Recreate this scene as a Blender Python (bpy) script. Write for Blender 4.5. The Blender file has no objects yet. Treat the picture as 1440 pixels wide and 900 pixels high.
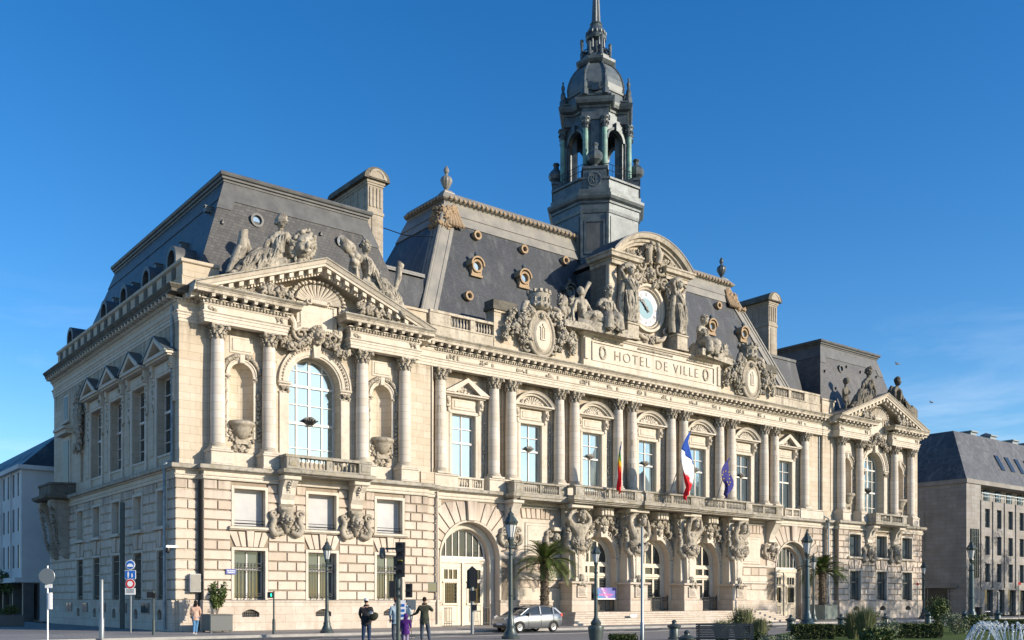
import bpy, bmesh, math, random
from mathutils import Vector, Matrix, Quaternion
random.seed(7)
R = math.radians; PI = math.pi
scene = bpy.context.scene
col = scene.collection

# ---------------------------------------------------------------- mesh builder
def _ico(sub):
    b = bmesh.new(); bmesh.ops.create_icosphere(b, subdivisions=sub, radius=1)
    v = [x.co.copy() for x in b.verts]; f = [[q.index for q in p.verts] for p in b.faces]; b.free(); return v, f
ICO1 = _ico(1); ICO2 = _ico(2); ICO3 = _ico(3)

SPLIT = {'pilaster','moulding','string_course','attic_cap','attic_wall','roof_vent','parapet','wall','segmental_pediment','link_roof','gutter','pedestal_course','notice_panel','roof_ornament','sign_symbol','roof_hip','panel','chimney_cap','gate','plinth','balustrade','rusticated_blocks','niche_frame','attic_wall'}
class MB:
    def __init__(s): s.v = []; s.f = []; s.M = None
    def add(s, vs, fs):
        n = len(s.v)
        if s.M is not None: vs = [s.M @ Vector(v) for v in vs]
        s.v.extend([tuple(v) for v in vs]); s.f.extend([[i + n for i in f] for f in fs])
    def box(s, x0, x1, y0, y1, z0, z1):
        s.add([(x0,y0,z0),(x1,y0,z0),(x1,y1,z0),(x0,y1,z0),(x0,y0,z1),(x1,y0,z1),(x1,y1,z1),(x0,y1,z1)],
              [(0,3,2,1),(4,5,6,7),(0,1,5,4),(1,2,6,5),(2,3,7,6),(3,0,4,7)])
    def cbox(s, x0, x1, yf, yb, z0, z1, c=.02):      # box whose front edges are chamfered (front = smaller y)
        s.add([(x0,yb,z0),(x1,yb,z0),(x1,yb,z1),(x0,yb,z1),(x0,yf+c,z0),(x1,yf+c,z0),(x1,yf+c,z1),(x0,yf+c,z1),
               (x0+c,yf,z0+c),(x1-c,yf,z0+c),(x1-c,yf,z1-c),(x0+c,yf,z1-c)],
              [(0,1,2,3),(0,4,5,1),(1,5,6,2),(2,6,7,3),(3,7,4,0),(4,8,9,5),(5,9,10,6),(6,10,11,7),(7,11,8,4),(8,11,10,9)])
    def prism(s, poly, y0, y1):                      # polygon in x,z extruded along y
        n = len(poly)
        s.add([(p[0],y0,p[1]) for p in poly] + [(p[0],y1,p[1]) for p in poly],
              [list(range(n)), list(range(2*n-1, n-1, -1))] + [(i, n+i, n+(i+1)%n, (i+1)%n) for i in range(n)])
    def prism_c(s, poly, yf, yb, c=.02):
        n = len(poly); cx = sum(p[0] for p in poly)/n; cz = sum(p[1] for p in poly)/n
        ins = []
        for p in poly:
            d = math.hypot(p[0]-cx, p[1]-cz) or 1; k = max(0, 1 - c*1.3/d); ins.append((cx+(p[0]-cx)*k, cz+(p[1]-cz)*k))
        vs = [(p[0],yb,p[1]) for p in poly] + [(p[0],yf+c,p[1]) for p in poly] + [(p[0],yf,p[1]) for p in ins]
        fs = [list(range(n)), list(range(3*n-1, 2*n-1, -1))]
        for i in range(n):
            j = (i+1) % n; fs.append((i,n+i,n+j,j)); fs.append((n+i,2*n+i,2*n+j,n+j))
        s.add(vs, fs)
    def zprism(s, poly, z0, z1, top=None):           # polygon in x,y extruded up; top = optional other outline
        n = len(poly); t = top or poly
        s.add([(p[0],p[1],z0) for p in poly] + [(p[0],p[1],z1) for p in t],
              [list(range(n-1,-1,-1)), list(range(n, 2*n))] + [(i, (i+1)%n, n+(i+1)%n, n+i) for i in range(n)])
    def sweep(s, path, prof, z=0, closed=False):     # profile (d,z) swept on a plan path, d to the right of travel
        n = len(path); P = [Vector((p[0], p[1])) for p in path]; rings = []
        for i in range(n):
            if closed or 0 < i < n-1:
                a = (P[i]-P[i-1]).normalized(); b = (P[(i+1) % n]-P[i]).normalized()
            elif i == 0: a = b = (P[1]-P[0]).normalized()
            else: a = b = (P[-1]-P[-2]).normalized()
            na = Vector((a.y, -a.x)); nb = Vector((b.y, -b.x)); m = na + nb
            m = m / max(.2, m.dot(na))
            rings.append([(P[i].x+m.x*d, P[i].y+m.y*d, z+h) for d, h in prof])
        k = len(prof); vs = [v for r in rings for v in r]; fs = []
        for i in range(n if closed else n-1):
            j = (i+1) % n
            for q in range(k): fs.append((i*k+q, j*k+q, j*k+(q+1)%k, i*k+(q+1)%k))
        if not closed: fs.append(list(range(k))); fs.append(list(range(n*k-1, (n-1)*k-1, -1)))
        s.add(vs, fs)
    def arc(s, cx, cz, y, prof, a0=0, a1=PI, seg=24): # profile (r, depth out) swept on an arc in the x,z plane
        k = len(prof); vs = []; fs = []
        for i in range(seg+1):
            a = a0+(a1-a0)*i/seg
            for r, d in prof: vs.append((cx+math.cos(a)*r, y-d, cz+math.sin(a)*r))
        for i in range(seg):
            for q in range(k): fs.append((i*k+q, (i+1)*k+q, (i+1)*k+(q+1)%k, i*k+(q+1)%k))
        fs.append(list(range(k))); fs.append(list(range((seg+1)*k-1, seg*k-1, -1)))
        s.add(vs, fs)
    def lathe(s, cx, cy, prof, seg=16, a0=0, full=2*PI, flute=0, nfl=12):
        vs = []; fs = []; k = len(prof); cl = abs(full-2*PI) < 1e-6; m = seg if cl else seg+1
        for i in range(m):
            a = a0+full*i/seg; g = 1 - flute*(i % 2)
            for r, z in prof: vs.append((cx+math.cos(a)*r*g, cy+math.sin(a)*r*g, z))
        for i in range(seg):
            j = (i+1) % m
            for q in range(k-1): fs.append((i*k+q, j*k+q, j*k+q+1, i*k+q+1))
        if cl:
            if prof[0][0] > 1e-4: fs.append([i*k for i in range(m)][::-1])
            if prof[-1][0] > 1e-4: fs.append([i*k+k-1 for i in range(m)])
        s.add(vs, fs)
    def tube(s, pts, r, seg=6, sm=None):             # r number or list
        P = [Vector(p) for p in pts]; n = len(P); vs = []; fs = []
        rr = list(r) if isinstance(r, (list, tuple)) else [r]*n; up = None
        if sm is None: sm = seg >= 5 and 3 <= n <= 7 and isinstance(r, (list, tuple))
        if sm:                                       # Catmull-Rom through the points
            Q = []; q = []
            for i in range(n-1):
                a, b, c, d = P[max(i-1,0)], P[i], P[i+1], P[min(i+2,n-1)]
                for k in range(4):
                    t = k/4; Q.append(.5*((2*b)+(c-a)*t+(2*a-5*b+4*c-d)*t*t+(3*b-a-3*c+d)*t*t*t)); q.append(rr[i]+(rr[i+1]-rr[i])*t)
            Q.append(P[-1]); q.append(rr[-1]); P, rr, n = Q, q, len(Q)
        for i in range(n):
            d = (P[min(i+1,n-1)]-P[max(i-1,0)]).normalized()
            if up is None: up = Vector((0,0,1)) if abs(d.z) < .9 else Vector((1,0,0))
            a = d.cross(up).normalized(); b = a.cross(d).normalized(); up = b
            for q in range(seg):
                t = 2*PI*q/seg; vs.append(P[i]+(a*math.cos(t)+b*math.sin(t))*rr[i])
        for i in range(n-1):
            for q in range(seg): fs.append((i*seg+q, i*seg+(q+1)%seg, (i+1)*seg+(q+1)%seg, (i+1)*seg+q))
        fs.append(list(range(seg))[::-1]); fs.append(list(range((n-1)*seg, n*seg)))
        s.add(vs, fs)
    def blob(s, c, r, seed=0, j=.18, ico=ICO1, rot=0):
        rn = random.Random(seed*7919+13); cr, sr = math.cos(rot), math.sin(rot); vs = []
        if not isinstance(r, (list, tuple)): r = (r, r, r)
        if ico is ICO1 and max(r) > .17 and j >= .15:  # big lumps become clusters of small ones
            for q in range(9):
                d = Vector((rn.gauss(0,1), rn.gauss(0,1)-.6, rn.gauss(0,1))).normalized(); k = rn.uniform(.34, .5)
                s.blob((c[0]+d.x*r[0]*.62, c[1]+d.y*r[1]*.62, c[2]+d.z*r[2]*.62), (r[0]*k*rn.uniform(.5,.85), r[1]*k, r[2]*k*rn.uniform(1.2,1.7)), seed*11+q, .149, ICO2 if max(r) > .4 else ICO1, rn.uniform(0,3))
            return
        for v in ico[0]:
            k = 1+rn.uniform(-j, j); x, y, z = v.x*r[0]*k, v.y*r[1]*k, v.z*r[2]*k
            vs.append((c[0]+x*cr-z*sr, c[1]+y, c[2]+x*sr+z*cr))
        s.add(vs, ico[1])
    def build(s, name, mat, parent=None, smooth=False, ang=40):
        if mat.name in ('carved_limestone', 'weathered_statue_stone', 'blackened_statue_stone'): smooth, ang = True, 75
        if name in SPLIT: return s.split_build(name, mat, parent, smooth, ang)
        return s.build1(name, mat, parent, smooth, ang)
    def split_build(s, name, mat, parent, smooth, ang, tol=.14):
        par = list(range(len(s.v)))
        def find(a):
            while par[a] != a: par[a] = par[par[a]]; a = par[a]
            return a
        for f in s.f:
            r0 = find(f[0])
            for q in f[1:]:
                r1 = find(q)
                if r1 != r0: par[r1] = r0
        bb = {}
        for i, v in enumerate(s.v):
            r = find(i); b = bb.get(r)
            if b is None: bb[r] = [*v, *v]
            else:
                for k in range(3): b[k] = min(b[k], v[k]); b[k+3] = max(b[k+3], v[k])
        it = sorted(bb.items(), key=lambda q: q[1][0]); g = {r: r for r, _ in it}
        def fg(a):
            while g[a] != a: g[a] = g[g[a]]; a = g[a]
            return a
        for i, (r, b) in enumerate(it):
            for j in range(i+1, len(it)):
                r2, b2 = it[j]
                if b2[0] > b[3]+tol: break
                if b2[1] <= b[4]+tol and b2[4] >= b[1]-tol and b2[2] <= b[5]+tol and b2[5] >= b[2]-tol:
                    x, y = fg(r), fg(r2)
                    if x != y: g[y] = x
        groups = {}
        for f in s.f: groups.setdefault(fg(find(f[0])), []).append(f)
        out = None
        for k, fs in groups.items():
            m = MB(); mp = {}
            for f in fs:
                nf = []
                for q in f:
                    if q not in mp: mp[q] = len(m.v); m.v.append(s.v[q])
                    nf.append(mp[q])
                m.f.append(nf)
            o = m.build1(name, mat, parent, smooth, ang); s.all = getattr(s, 'all', []) + [o]
            out = out or o
        return out
    def build1(s, name, mat, parent=None, smooth=False, ang=40):
        me = bpy.data.meshes.new(name); me.from_pydata(s.v, [], s.f)
        b = bmesh.new(); b.from_mesh(me); bmesh.ops.recalc_face_normals(b, faces=b.faces[:])
        if smooth:
            lim = R(ang)
            for f in b.faces: f.smooth = True
            for e in b.edges:
                if len(e.link_faces) == 2 and e.calc_face_angle(0) > lim: e.smooth = False
        b.to_mesh(me); b.free()
        me.materials.append(mat)
        o = bpy.data.objects.new(name, me); col.objects.link(o)
        if parent: o.parent = parent
        return o

def tag(o, label=None, cat=None, group=None, kind=None):
    if label: o['label'] = label
    if cat: o['category'] = cat
    if group: o['group'] = group
    if kind: o['kind'] = kind
    return o
def empty(name, loc=(0,0,0), rz=0):
    o = bpy.data.objects.new(name, None); col.objects.link(o); o.location = loc; o.rotation_euler = (0,0,rz); o.empty_display_size = .3; return o
def copy_tree(o, parent=None, off=None):
    c = o.copy(); col.objects.link(c); c.parent = parent
    if off: c.location = c.location + Vector(off)
    for ch in list(o.children): copy_tree(ch, c)
    return c

# ---------------------------------------------------------------- materials
def mat(name):
    m = bpy.data.materials.new(name); m.use_nodes = True; nt = m.node_tree
    return m, nt, nt.nodes['Principled BSDF']
def N(nt, t, **k):
    n = nt.nodes.new(t)
    for a, b in k.items(): setattr(n, a, b)
    return n
def ramp(nt, src, stops):
    r = N(nt, 'ShaderNodeValToRGB'); e = r.color_ramp.elements
    while len(e) < len(stops): e.new(.5)
    for i, (p, c) in enumerate(stops): e[i].position = p; e[i].color = (*c, 1) if len(c) == 3 else c
    nt.links.new(src, r.inputs[0]); return r
def noise(nt, vec, scale, detail=4, rough=.55, dist=0):
    n = N(nt, 'ShaderNodeTexNoise'); n.inputs['Scale'].default_value = scale; n.inputs['Detail'].default_value = detail
    n.inputs['Roughness'].default_value = rough; n.inputs['Distortion'].default_value = dist
    nt.links.new(vec, n.inputs['Vector']); return n
def mixc(nt, fac, a, b, mode='MIX'):
    m = N(nt, 'ShaderNodeMix', data_type='RGBA', blend_type=mode)
    for sock, v in ((m.inputs['Factor'], fac), (m.inputs[6], a), (m.inputs[7], b)):
        if isinstance(v, (int, float)): sock.default_value = v
        elif isinstance(v, tuple): sock.default_value = (*v, 1)
        else: nt.links.new(v, sock)
    return m.outputs[2]
def mth(nt, op, a, b=None, c=None):
    m = N(nt, 'ShaderNodeMath', operation=op)
    for i, v in enumerate((a, b, c)):
        if v is None: continue
        if isinstance(v, (int, float)): m.inputs[i].default_value = v
        else: nt.links.new(v, m.inputs[i])
    return m.outputs[0]

def stone(name, base, var, dirt=(.11,.10,.085), dirt_amt=.35, up_amt=.7, blocks=True, rough=.85, bump=.25, lichen=False, streak=.35, nscale=1.0, island=0, levels=()):
    m, nt, p = mat(name); L = nt.links
    g = N(nt, 'ShaderNodeNewGeometry'); pos = g.outputs['Position']
    sep = N(nt, 'ShaderNodeSeparateXYZ'); L.new(pos, sep.inputs[0])
    n1 = noise(nt, pos, .55*nscale, 6, .6); n2 = noise(nt, pos, 3.5*nscale, 5, .65)
    c = mixc(nt, ramp(nt, n1.outputs[0], [(.32,(0,0,0)),(.68,(1,1,1))]).outputs[0], base, var)
    if blocks:
        cb = N(nt, 'ShaderNodeCombineXYZ'); L.new(mth(nt, 'ADD', sep.outputs[0], sep.outputs[1]), cb.inputs[0]); L.new(sep.outputs[2], cb.inputs[1])
        br = N(nt, 'ShaderNodeTexBrick'); L.new(cb.outputs[0], br.inputs['Vector'])
        br.inputs['Scale'].default_value = 1; br.inputs['Brick Width'].default_value = 1.25; br.inputs['Row Height'].default_value = .46
        br.inputs['Mortar Size'].default_value = .012; br.inputs['Mortar Smooth'].default_value = .3
        br.inputs['Color1'].default_value = (1,1,1,1); br.inputs['Color2'].default_value = (.88,.855,.815,1); br.inputs['Mortar'].default_value = (.60,.55,.48,1)
        c = mixc(nt, 1.0, c, br.outputs[0], 'MULTIPLY')
    if island: c = mixc(nt, 1.0, c, ramp(nt, g.outputs['Random Per Island'], [(0,(1-island,1-island*1.15,1-island*1.35)),(.35,(1,.985,.97)),(.7,(1-island*.4,1-island*.5,1-island*.5)),(1,(1,1,1))]).outputs[0], 'MULTIPLY')
    # vertical weather streaks
    mp = N(nt, 'ShaderNodeMapping'); mp.inputs['Scale'].default_value = (2.2,2.2,.22); L.new(pos, mp.inputs[0])
    st = noise(nt, mp.outputs[0], 1.0, 5, .6)
    c = mixc(nt, mth(nt, 'MULTIPLY', ramp(nt, st.outputs[0], [(.5,(0,0,0)),(.78,(1,1,1))]).outputs[0], streak), c, dirt)
    c = mixc(nt, mth(nt, 'MULTIPLY', ramp(nt, n2.outputs[0], [(.5,(0,0,0)),(.72,(1,1,1))]).outputs[0], dirt_amt), c, dirt)
    for lv in levels:                                 # soot runs hanging below the ledges
        t = mth(nt, 'DIVIDE', mth(nt, 'SUBTRACT', sep.outputs[2], lv-1.5), 1.5)
        k = N(nt, 'ShaderNodeClamp'); L.new(t, k.inputs[0]); bl = mth(nt, 'MULTIPLY', k.outputs[0], mth(nt, 'LESS_THAN', sep.outputs[2], lv+.05))
        c = mixc(nt, mth(nt, 'MULTIPLY', bl, mth(nt, 'MULTIPLY', ramp(nt, st.outputs[0], [(.36,(0,0,0)),(.62,(1,1,1))]).outputs[0], .8)), c, (dirt[0]*.5, dirt[1]*.52, dirt[2]*.55))
    sn = N(nt, 'ShaderNodeSeparateXYZ'); L.new(g.outputs['Normal'], sn.inputs[0])
    up = ramp(nt, sn.outputs[2], [(.25,(0,0,0)),(.8,(1,1,1))])
    um = mth(nt, 'MULTIPLY', up.outputs[0], mth(nt, 'MULTIPLY', ramp(nt, n2.outputs[0], [(.3,(.45,.45,.45)),(.6,(1,1,1))]).outputs[0], up_amt))
    c = mixc(nt, um, c, (.13,.12,.10))
    if lichen:
        n3 = noise(nt, pos, 2.2, 4, .7)
        c = mixc(nt, mth(nt, 'MULTIPLY', ramp(nt, n3.outputs[0], [(.54,(0,0,0)),(.66,(1,1,1))]).outputs[0], .32), c, (.30,.22,.06))
    L.new(c, p.inputs['Base Color']); p.inputs['Roughness'].default_value = rough
    p.inputs['Specular IOR Level'].default_value = .25
    b = N(nt, 'ShaderNodeBump'); b.inputs['Strength'].default_value = bump; b.inputs['Distance'].default_value = .04
    nb = noise(nt, pos, 14*nscale, 6, .7); L.new(nb.outputs[0], b.inputs['Height']); L.new(b.outputs[0], p.inputs['Normal'])
    return m
def simple(name, c, rough=.6, metal=0, var=None, scale=3, spec=.5, bump=0, coat=0):
    m, nt, p = mat(name); L = nt.links
    if var:
        g = N(nt, 'ShaderNodeNewGeometry'); n = noise(nt, g.outputs['Position'], scale, 5, .6)
        L.new(mixc(nt, ramp(nt, n.outputs[0], [(.35,(0,0,0)),(.65,(1,1,1))]).outputs[0], c, var), p.inputs['Base Color'])
        if bump:
            b = N(nt, 'ShaderNodeBump'); b.inputs['Strength'].default_value = bump; b.inputs['Distance'].default_value = .03
            n2 = noise(nt, g.outputs['Position'], scale*4, 5, .7); L.new(n2.outputs[0], b.inputs['Height']); L.new(b.outputs[0], p.inputs['Normal'])
    else: p.inputs['Base Color'].default_value = (*c, 1)
    p.inputs['Roughness'].default_value = rough; p.inputs['Metallic'].default_value = metal; p.inputs['Specular IOR Level'].default_value = spec
    if coat: p.inputs['Coat Weight'].default_value = coat; p.inputs['Coat Roughness'].default_value = .05
    return m
def slate(name, base, var, bw=.24, rh=.13, rough=.5, streakc=(.26,.27,.27), mort=.35):
    m, nt, p = mat(name); L = nt.links
    g = N(nt, 'ShaderNodeNewGeometry'); pos = g.outputs['Position']; sep = N(nt, 'ShaderNodeSeparateXYZ'); L.new(pos, sep.inputs[0])
    cb = N(nt, 'ShaderNodeCombineXYZ'); L.new(mth(nt, 'ADD', sep.outputs[0], mth(nt,'MULTIPLY',sep.outputs[1],.7)), cb.inputs[0]); L.new(sep.outputs[2], cb.inputs[1])
    br = N(nt, 'ShaderNodeTexBrick'); L.new(cb.outputs[0], br.inputs['Vector']); br.inputs['Scale'].default_value = 1
    br.inputs['Brick Width'].default_value = bw; br.inputs['Row Height'].default_value = rh; br.inputs['Mortar Size'].default_value = .012
    br.inputs['Color1'].default_value = (1,1,1,1); br.inputs['Color2'].default_value = (.58,.58,.60,1); br.inputs['Mortar'].default_value = (mort,mort,mort,1)
    n1 = noise(nt, pos, .5, 6, .65)
    c = mixc(nt, ramp(nt, n1.outputs[0], [(.3,(0,0,0)),(.7,(1,1,1))]).outputs[0], base, var)
    c = mixc(nt, 1.0, c, br.outputs[0], 'MULTIPLY')
    mp = N(nt, 'ShaderNodeMapping'); mp.inputs['Scale'].default_value = (1.6,1.6,.16); L.new(pos, mp.inputs[0])
    st = noise(nt, mp.outputs[0], 1.0, 6, .65)
    c = mixc(nt, mth(nt, 'MULTIPLY', ramp(nt, st.outputs[0], [(.52,(0,0,0)),(.8,(1,1,1))]).outputs[0], .6), c, streakc)
    L.new(c, p.inputs['Base Color']); p.inputs['Roughness'].default_value = rough
    b = N(nt, 'ShaderNodeBump'); b.inputs['Strength'].default_value = .5; b.inputs['Distance'].default_value = .02
    L.new(br.outputs[0], b.inputs['Height']); L.new(b.outputs[0], p.inputs['Normal'])
    return m
def glass(name, c, rough=.03, metal=.75, wav=.02):
    m, nt, p = mat(name); p.inputs['Base Color'].default_value = (*c, 1); p.inputs['Metallic'].default_value = metal; p.inputs['Roughness'].default_value = rough
    g = N(nt, 'ShaderNodeNewGeometry'); n = noise(nt, g.outputs['Position'], .9, 2, .5); b = N(nt, 'ShaderNodeBump')
    b.inputs['Strength'].default_value = wav; b.inputs['Distance'].default_value = .3
    nt.links.new(n.outputs[0], b.inputs['Height']); nt.links.new(b.outputs[0], p.inputs['Normal']); return m

S = {}
S['wall']   = stone('limestone_ashlar', (.56,.50,.41), (.50,.43,.33), dirt=(.28,.215,.14), dirt_amt=.25, up_amt=.85, streak=.3, levels=(17.4, 22.2))
S['trim']   = stone('limestone_moulding', (.60,.545,.46), (.52,.46,.37), blocks=False, dirt=(.22,.18,.13), dirt_amt=.3, up_amt=1.0, streak=.35)
S['joint'] = stone('dark_joint_stone', (.33,.265,.195), (.25,.20,.145), blocks=False, dirt=(.14,.11,.08), dirt_amt=.4, up_amt=.8, streak=.4)  # backing stone, darker than the block faces, visible in the joints
S['trim_w'] = stone('weathered_moulding', (.52,.465,.38), (.38,.335,.26), blocks=False, dirt=(.10,.088,.068), dirt_amt=.6, up_amt=1.0, streak=.8)
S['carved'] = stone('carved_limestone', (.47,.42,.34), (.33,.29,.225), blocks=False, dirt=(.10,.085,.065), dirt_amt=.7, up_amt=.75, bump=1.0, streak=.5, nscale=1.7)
S['column'] = stone('column_limestone', (.62,.575,.51), (.56,.51,.44), blocks=True, dirt=(.44,.38,.30), dirt_amt=.15, up_amt=.3, streak=.12)
S['rust']   = stone('rusticated_limestone', (.60,.53,.445), (.53,.45,.37), blocks=False, dirt=(.36,.28,.21), dirt_amt=.3, up_amt=.9, streak=.32, nscale=.9, island=.19, levels=(8.6,))
S['plinth'] = stone('plinth_limestone', (.58,.52,.45), (.50,.43,.36), blocks=True, dirt=(.31,.24,.17), dirt_amt=.4, up_amt=.6, streak=.45)
S['ledge']  = stone('weathered_ledge', (.42,.385,.325), (.27,.25,.205), blocks=False, dirt=(.075,.07,.057), dirt_amt=.8, up_amt=.8, lichen=True, bump=.5)
S['statue'] = stone('weathered_statue_stone', (.50,.455,.37), (.27,.245,.20), blocks=False, dirt=(.042,.039,.033), dirt_amt=.95, up_amt=.5, bump=1.0, streak=.85, nscale=1.3)
S['statue_d'] = stone('blackened_statue_stone', (.24,.215,.17), (.12,.11,.09), blocks=False, dirt=(.035,.033,.028), dirt_amt=.9, up_amt=.5, bump=1.0, streak=.8, nscale=1.3)
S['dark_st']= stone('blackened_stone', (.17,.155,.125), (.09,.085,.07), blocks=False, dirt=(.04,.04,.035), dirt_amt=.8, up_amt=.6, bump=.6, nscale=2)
S['chimney']= stone('chimney_stone', (.44,.40,.33), (.34,.30,.245), blocks=True, dirt=(.12,.11,.09), dirt_amt=.45, up_amt=.8, streak=.6)
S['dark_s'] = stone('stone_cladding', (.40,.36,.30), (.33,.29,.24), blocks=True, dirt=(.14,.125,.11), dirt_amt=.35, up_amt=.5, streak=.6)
S['gold']   = stone('ochre_zinc_ornament', (.40,.285,.175), (.32,.235,.15), blocks=False, dirt=(.15,.11,.07), dirt_amt=.3, up_amt=.4, nscale=2)
S['slate']  = slate('blue_slate', (.038,.043,.049), (.062,.068,.075), streakc=(.17,.175,.17))
S['slate_o']= slate('old_slate', (.055,.055,.052), (.095,.093,.085), streakc=(.16,.13,.105), bw=.3, rh=.2)
S['zinc']   = simple('zinc_trim', (.17,.165,.15), .55, .1, (.25,.235,.20), .9, bump=.1)
S['zinc_d'] = simple('dark_zinc', (.058,.061,.063), .55, .1, (.095,.098,.096), 1.4, bump=.15)
S['lead']   = simple('lead_cladding', (.045,.058,.066), .45, .2, (.10,.125,.135), 1.6, bump=.4)
S['lead_l'] = simple('pale_lead', (.125,.145,.152), .5, .1, (.07,.09,.098), 1.0, bump=.3)
S['copper'] = simple('verdigris_column', (.17,.33,.27), .6, 0, (.10,.16,.145), 1.8, bump=.2)
S['white']  = simple('white_window_paint', (.66,.63,.58), .5, 0, (.56,.52,.46), 2)
S['door']   = simple('cream_door_paint', (.60,.53,.42), .5, 0, (.54,.47,.36), 2)
S['glass']  = glass('sky_glass', (.36,.45,.47), .03, .78)
nt = S['glass'].node_tree; p_ = nt.nodes['Principled BSDF']; g_ = N(nt, 'ShaderNodeNewGeometry'); mp_ = N(nt, 'ShaderNodeMapping'); mp_.inputs['Scale'].default_value = (1.1,1.1,.12); nt.links.new(g_.outputs['Position'], mp_.inputs[0])
r_ = ramp(nt, noise(nt, mp_.outputs[0], 1.3, 3, .6).outputs[0], [(.42,(.9,.9,.9)),(.62,(.6,.6,.6))]); nt.links.new(r_.outputs[0], p_.inputs['Metallic'])
S['glass_d']= glass('dark_glass', (.035,.042,.045), .06, .12)
S['glass_m']= glass('side_glass', (.085,.11,.12), .05, .25)
S['curt']   = simple('grey_blind', (.50,.50,.49), .8, 0, (.40,.40,.40), .6)
S['iron']   = simple('black_iron', (.03,.032,.032), .45, .3)
S['cast']   = simple('green_cast_iron', (.045,.062,.060), .42, .2, (.07,.088,.084), 6)
S['castb']  = simple('blue_green_cast_iron', (.028,.058,.072), .42, .2, (.04,.07,.082), 6)
S['grey_m'] = simple('grey_metal', (.22,.24,.25), .4, .5)
S['lglass'] = simple('lantern_glass', (.55,.56,.55), .2, 0)
S['black']  = simple('black_plastic', (.012,.012,.014), .4)
S['whitep'] = simple('white_sign', (.75,.75,.75), .5)
S['blue']   = simple('blue_sign', (.01,.12,.45), .5)
S['red']    = simple('red_sign', (.55,.02,.02), .5)
S['green_l'] = simple('lit_green_signal', (.0,.6,.35), .5); S['green_l'].node_tree.nodes['Principled BSDF'].inputs['Emission Color'].default_value = (.05,1,.6,1); S['green_l'].node_tree.nodes['Principled BSDF'].inputs['Emission Strength'].default_value = 1.2
S['lens_r'] = simple('amber_strip', (.45,.40,.03), .5)
# ================================================================ architectural pieces
ZP, ZS, ZW, ZC = 1.75, 8.95, 9.30, 17.26        # plinth top, string course, upper floor, top of capitals
def wallband(mb, x0, x1, z0, z1, yf, th, holes, dz=24):
    """wall strip with rectangular or arched holes: (xa, xb, za, zb[, 'arch'])"""
    hs = sorted(holes); x = x0
    for h in hs:
        xa, xb, za, zb = h[:4]
        if xa > x: mb.box(x, xa, yf, yf+th, z0, z1)
        if za > z0: mb.box(xa, xb, yf, yf+th, z0, za)
        if len(h) > 4:
            r = (xb-xa)/2; cx = (xa+xb)/2; zc = zb; n = 20
            top = z1; vs = []; fs = []
            for i in range(n+1):
                a = PI - PI*i/n; px, pz = cx+r*math.cos(a), zc+r*math.sin(a)
                vs += [(px,yf,pz),(px,yf,top),(px,yf+th,pz),(px,yf+th,top)]
            for i in range(n):
                a, b = i*4, i*4+4
                fs += [(a,b,b+1,a+1),(a+2,a+3,b+3,b+2),(a,a+2,b+2,b),(a+1,b+1,b+3,a+3)]
            fs += [(0,1,3,2),(n*4,n*4+2,n*4+3,n*4+1)]
            mb.add(vs, fs)
        elif zb < z1: mb.box(xa, xb, yf, yf+th, zb, z1)
        x = xb
    if x < x1: mb.box(x, x1, yf, yf+th, z0, z1)

def rust(mb, x0, x1, z0, z1, yf, holes=(), circles=(), h=.567, w=1.15, j=.075, back=.12, var=.0, seed=1):
    rn = random.Random(seed); nrow = max(1, round((z1-z0)/h)); h = (z1-z0)/nrow
    for k in range(nrow):
        za, zb = z0+k*h, z0+(k+1)*h; segs = [(x0, x1)]
        cuts = [(q[0], q[1]) for q in holes if min(q[3], zb)-max(q[2], za) > .25*h]
        for (cx, cz, r) in circles:
            m = max(za, cz) if zb > cz else zb
            d = max(0, (za+zb)/2-cz)
            if d < r: cuts.append((cx-math.sqrt(r*r-d*d), cx+math.sqrt(r*r-d*d)))
        for ca, cb in cuts:
            ns = []
            for a, b in segs:
                if cb <= a or ca >= b: ns.append((a, b)); continue
                if ca > a: ns.append((a, ca))
                if cb < b: ns.append((cb, b))
            segs = ns
        for a, b in segs:
            L = b-a
            if L < .12: continue
            n = max(1, round(L/w)); bw = L/n
            xs = [a+bw*i for i in range(n+1)]
            if k % 2 and L > 1.0: xs = [a]+[a+bw*(i+.5) for i in range(n)]+[b]
            for i in range(len(xs)-1):
                jj = j/2
                mb.cbox(xs[i]+(jj if i else 0), xs[i+1]-(jj if i < len(xs)-2 else 0), yf-rn.uniform(0, .012), yf+back, za+jj, zb-jj, .022)

def voussoirs(mb, cx, cz, r0, r1, ztop, yf, yb, n=13, a0=0, a1=PI, xlim=None, j=.04, skip=()):
    for i in range(n):
        if i in skip: continue
        ta, tb = a0+(a1-a0)*i/n, a0+(a1-a0)*(i+1)/n
        def out(t):
            r = r1
            if math.sin(t)*r > ztop-cz: r = (ztop-cz)/math.sin(t)
            if xlim:
                c = math.cos(t)
                if c*r > xlim[1]-cx: r = min(r, (xlim[1]-cx)/c)
                if c*r < xlim[0]-cx: r = min(r, (xlim[0]-cx)/c)
            return r
        p = []
        for t, rr, sg in ((ta, r0, 1), (ta, out(ta), 1), (tb, out(tb), -1), (tb, r0, -1)):
            t2 = t+sg*j/max(rr, .5); p.append((cx+math.cos(t2)*rr, cz+math.sin(t2)*rr))
        mb.prism_c(p, yf, yb, .025)

def keyfan(mb, xa, xb, z0, z1, yf, yb):           # three-stone fan over a square-headed window
    cx = (xa+xb)/2; w = (xb-xa)
    t = [-.62, -.36, -.13, .13, .36, .62]; bt = [-.42, -.25, -.09, .09, .25, .42]
    for i in range(5):
        e = .03; up = z1 - (.0 if i == 2 else .05)
        mb.prism_c([(cx+bt[i]*w+e, z0), (cx+t[i]*w+e, up), (cx+t[i+1]*w-e, up), (cx+bt[i+1]*w-e, z0)], yf-(.09 if i == 2 else 0), yb, .02)

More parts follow.
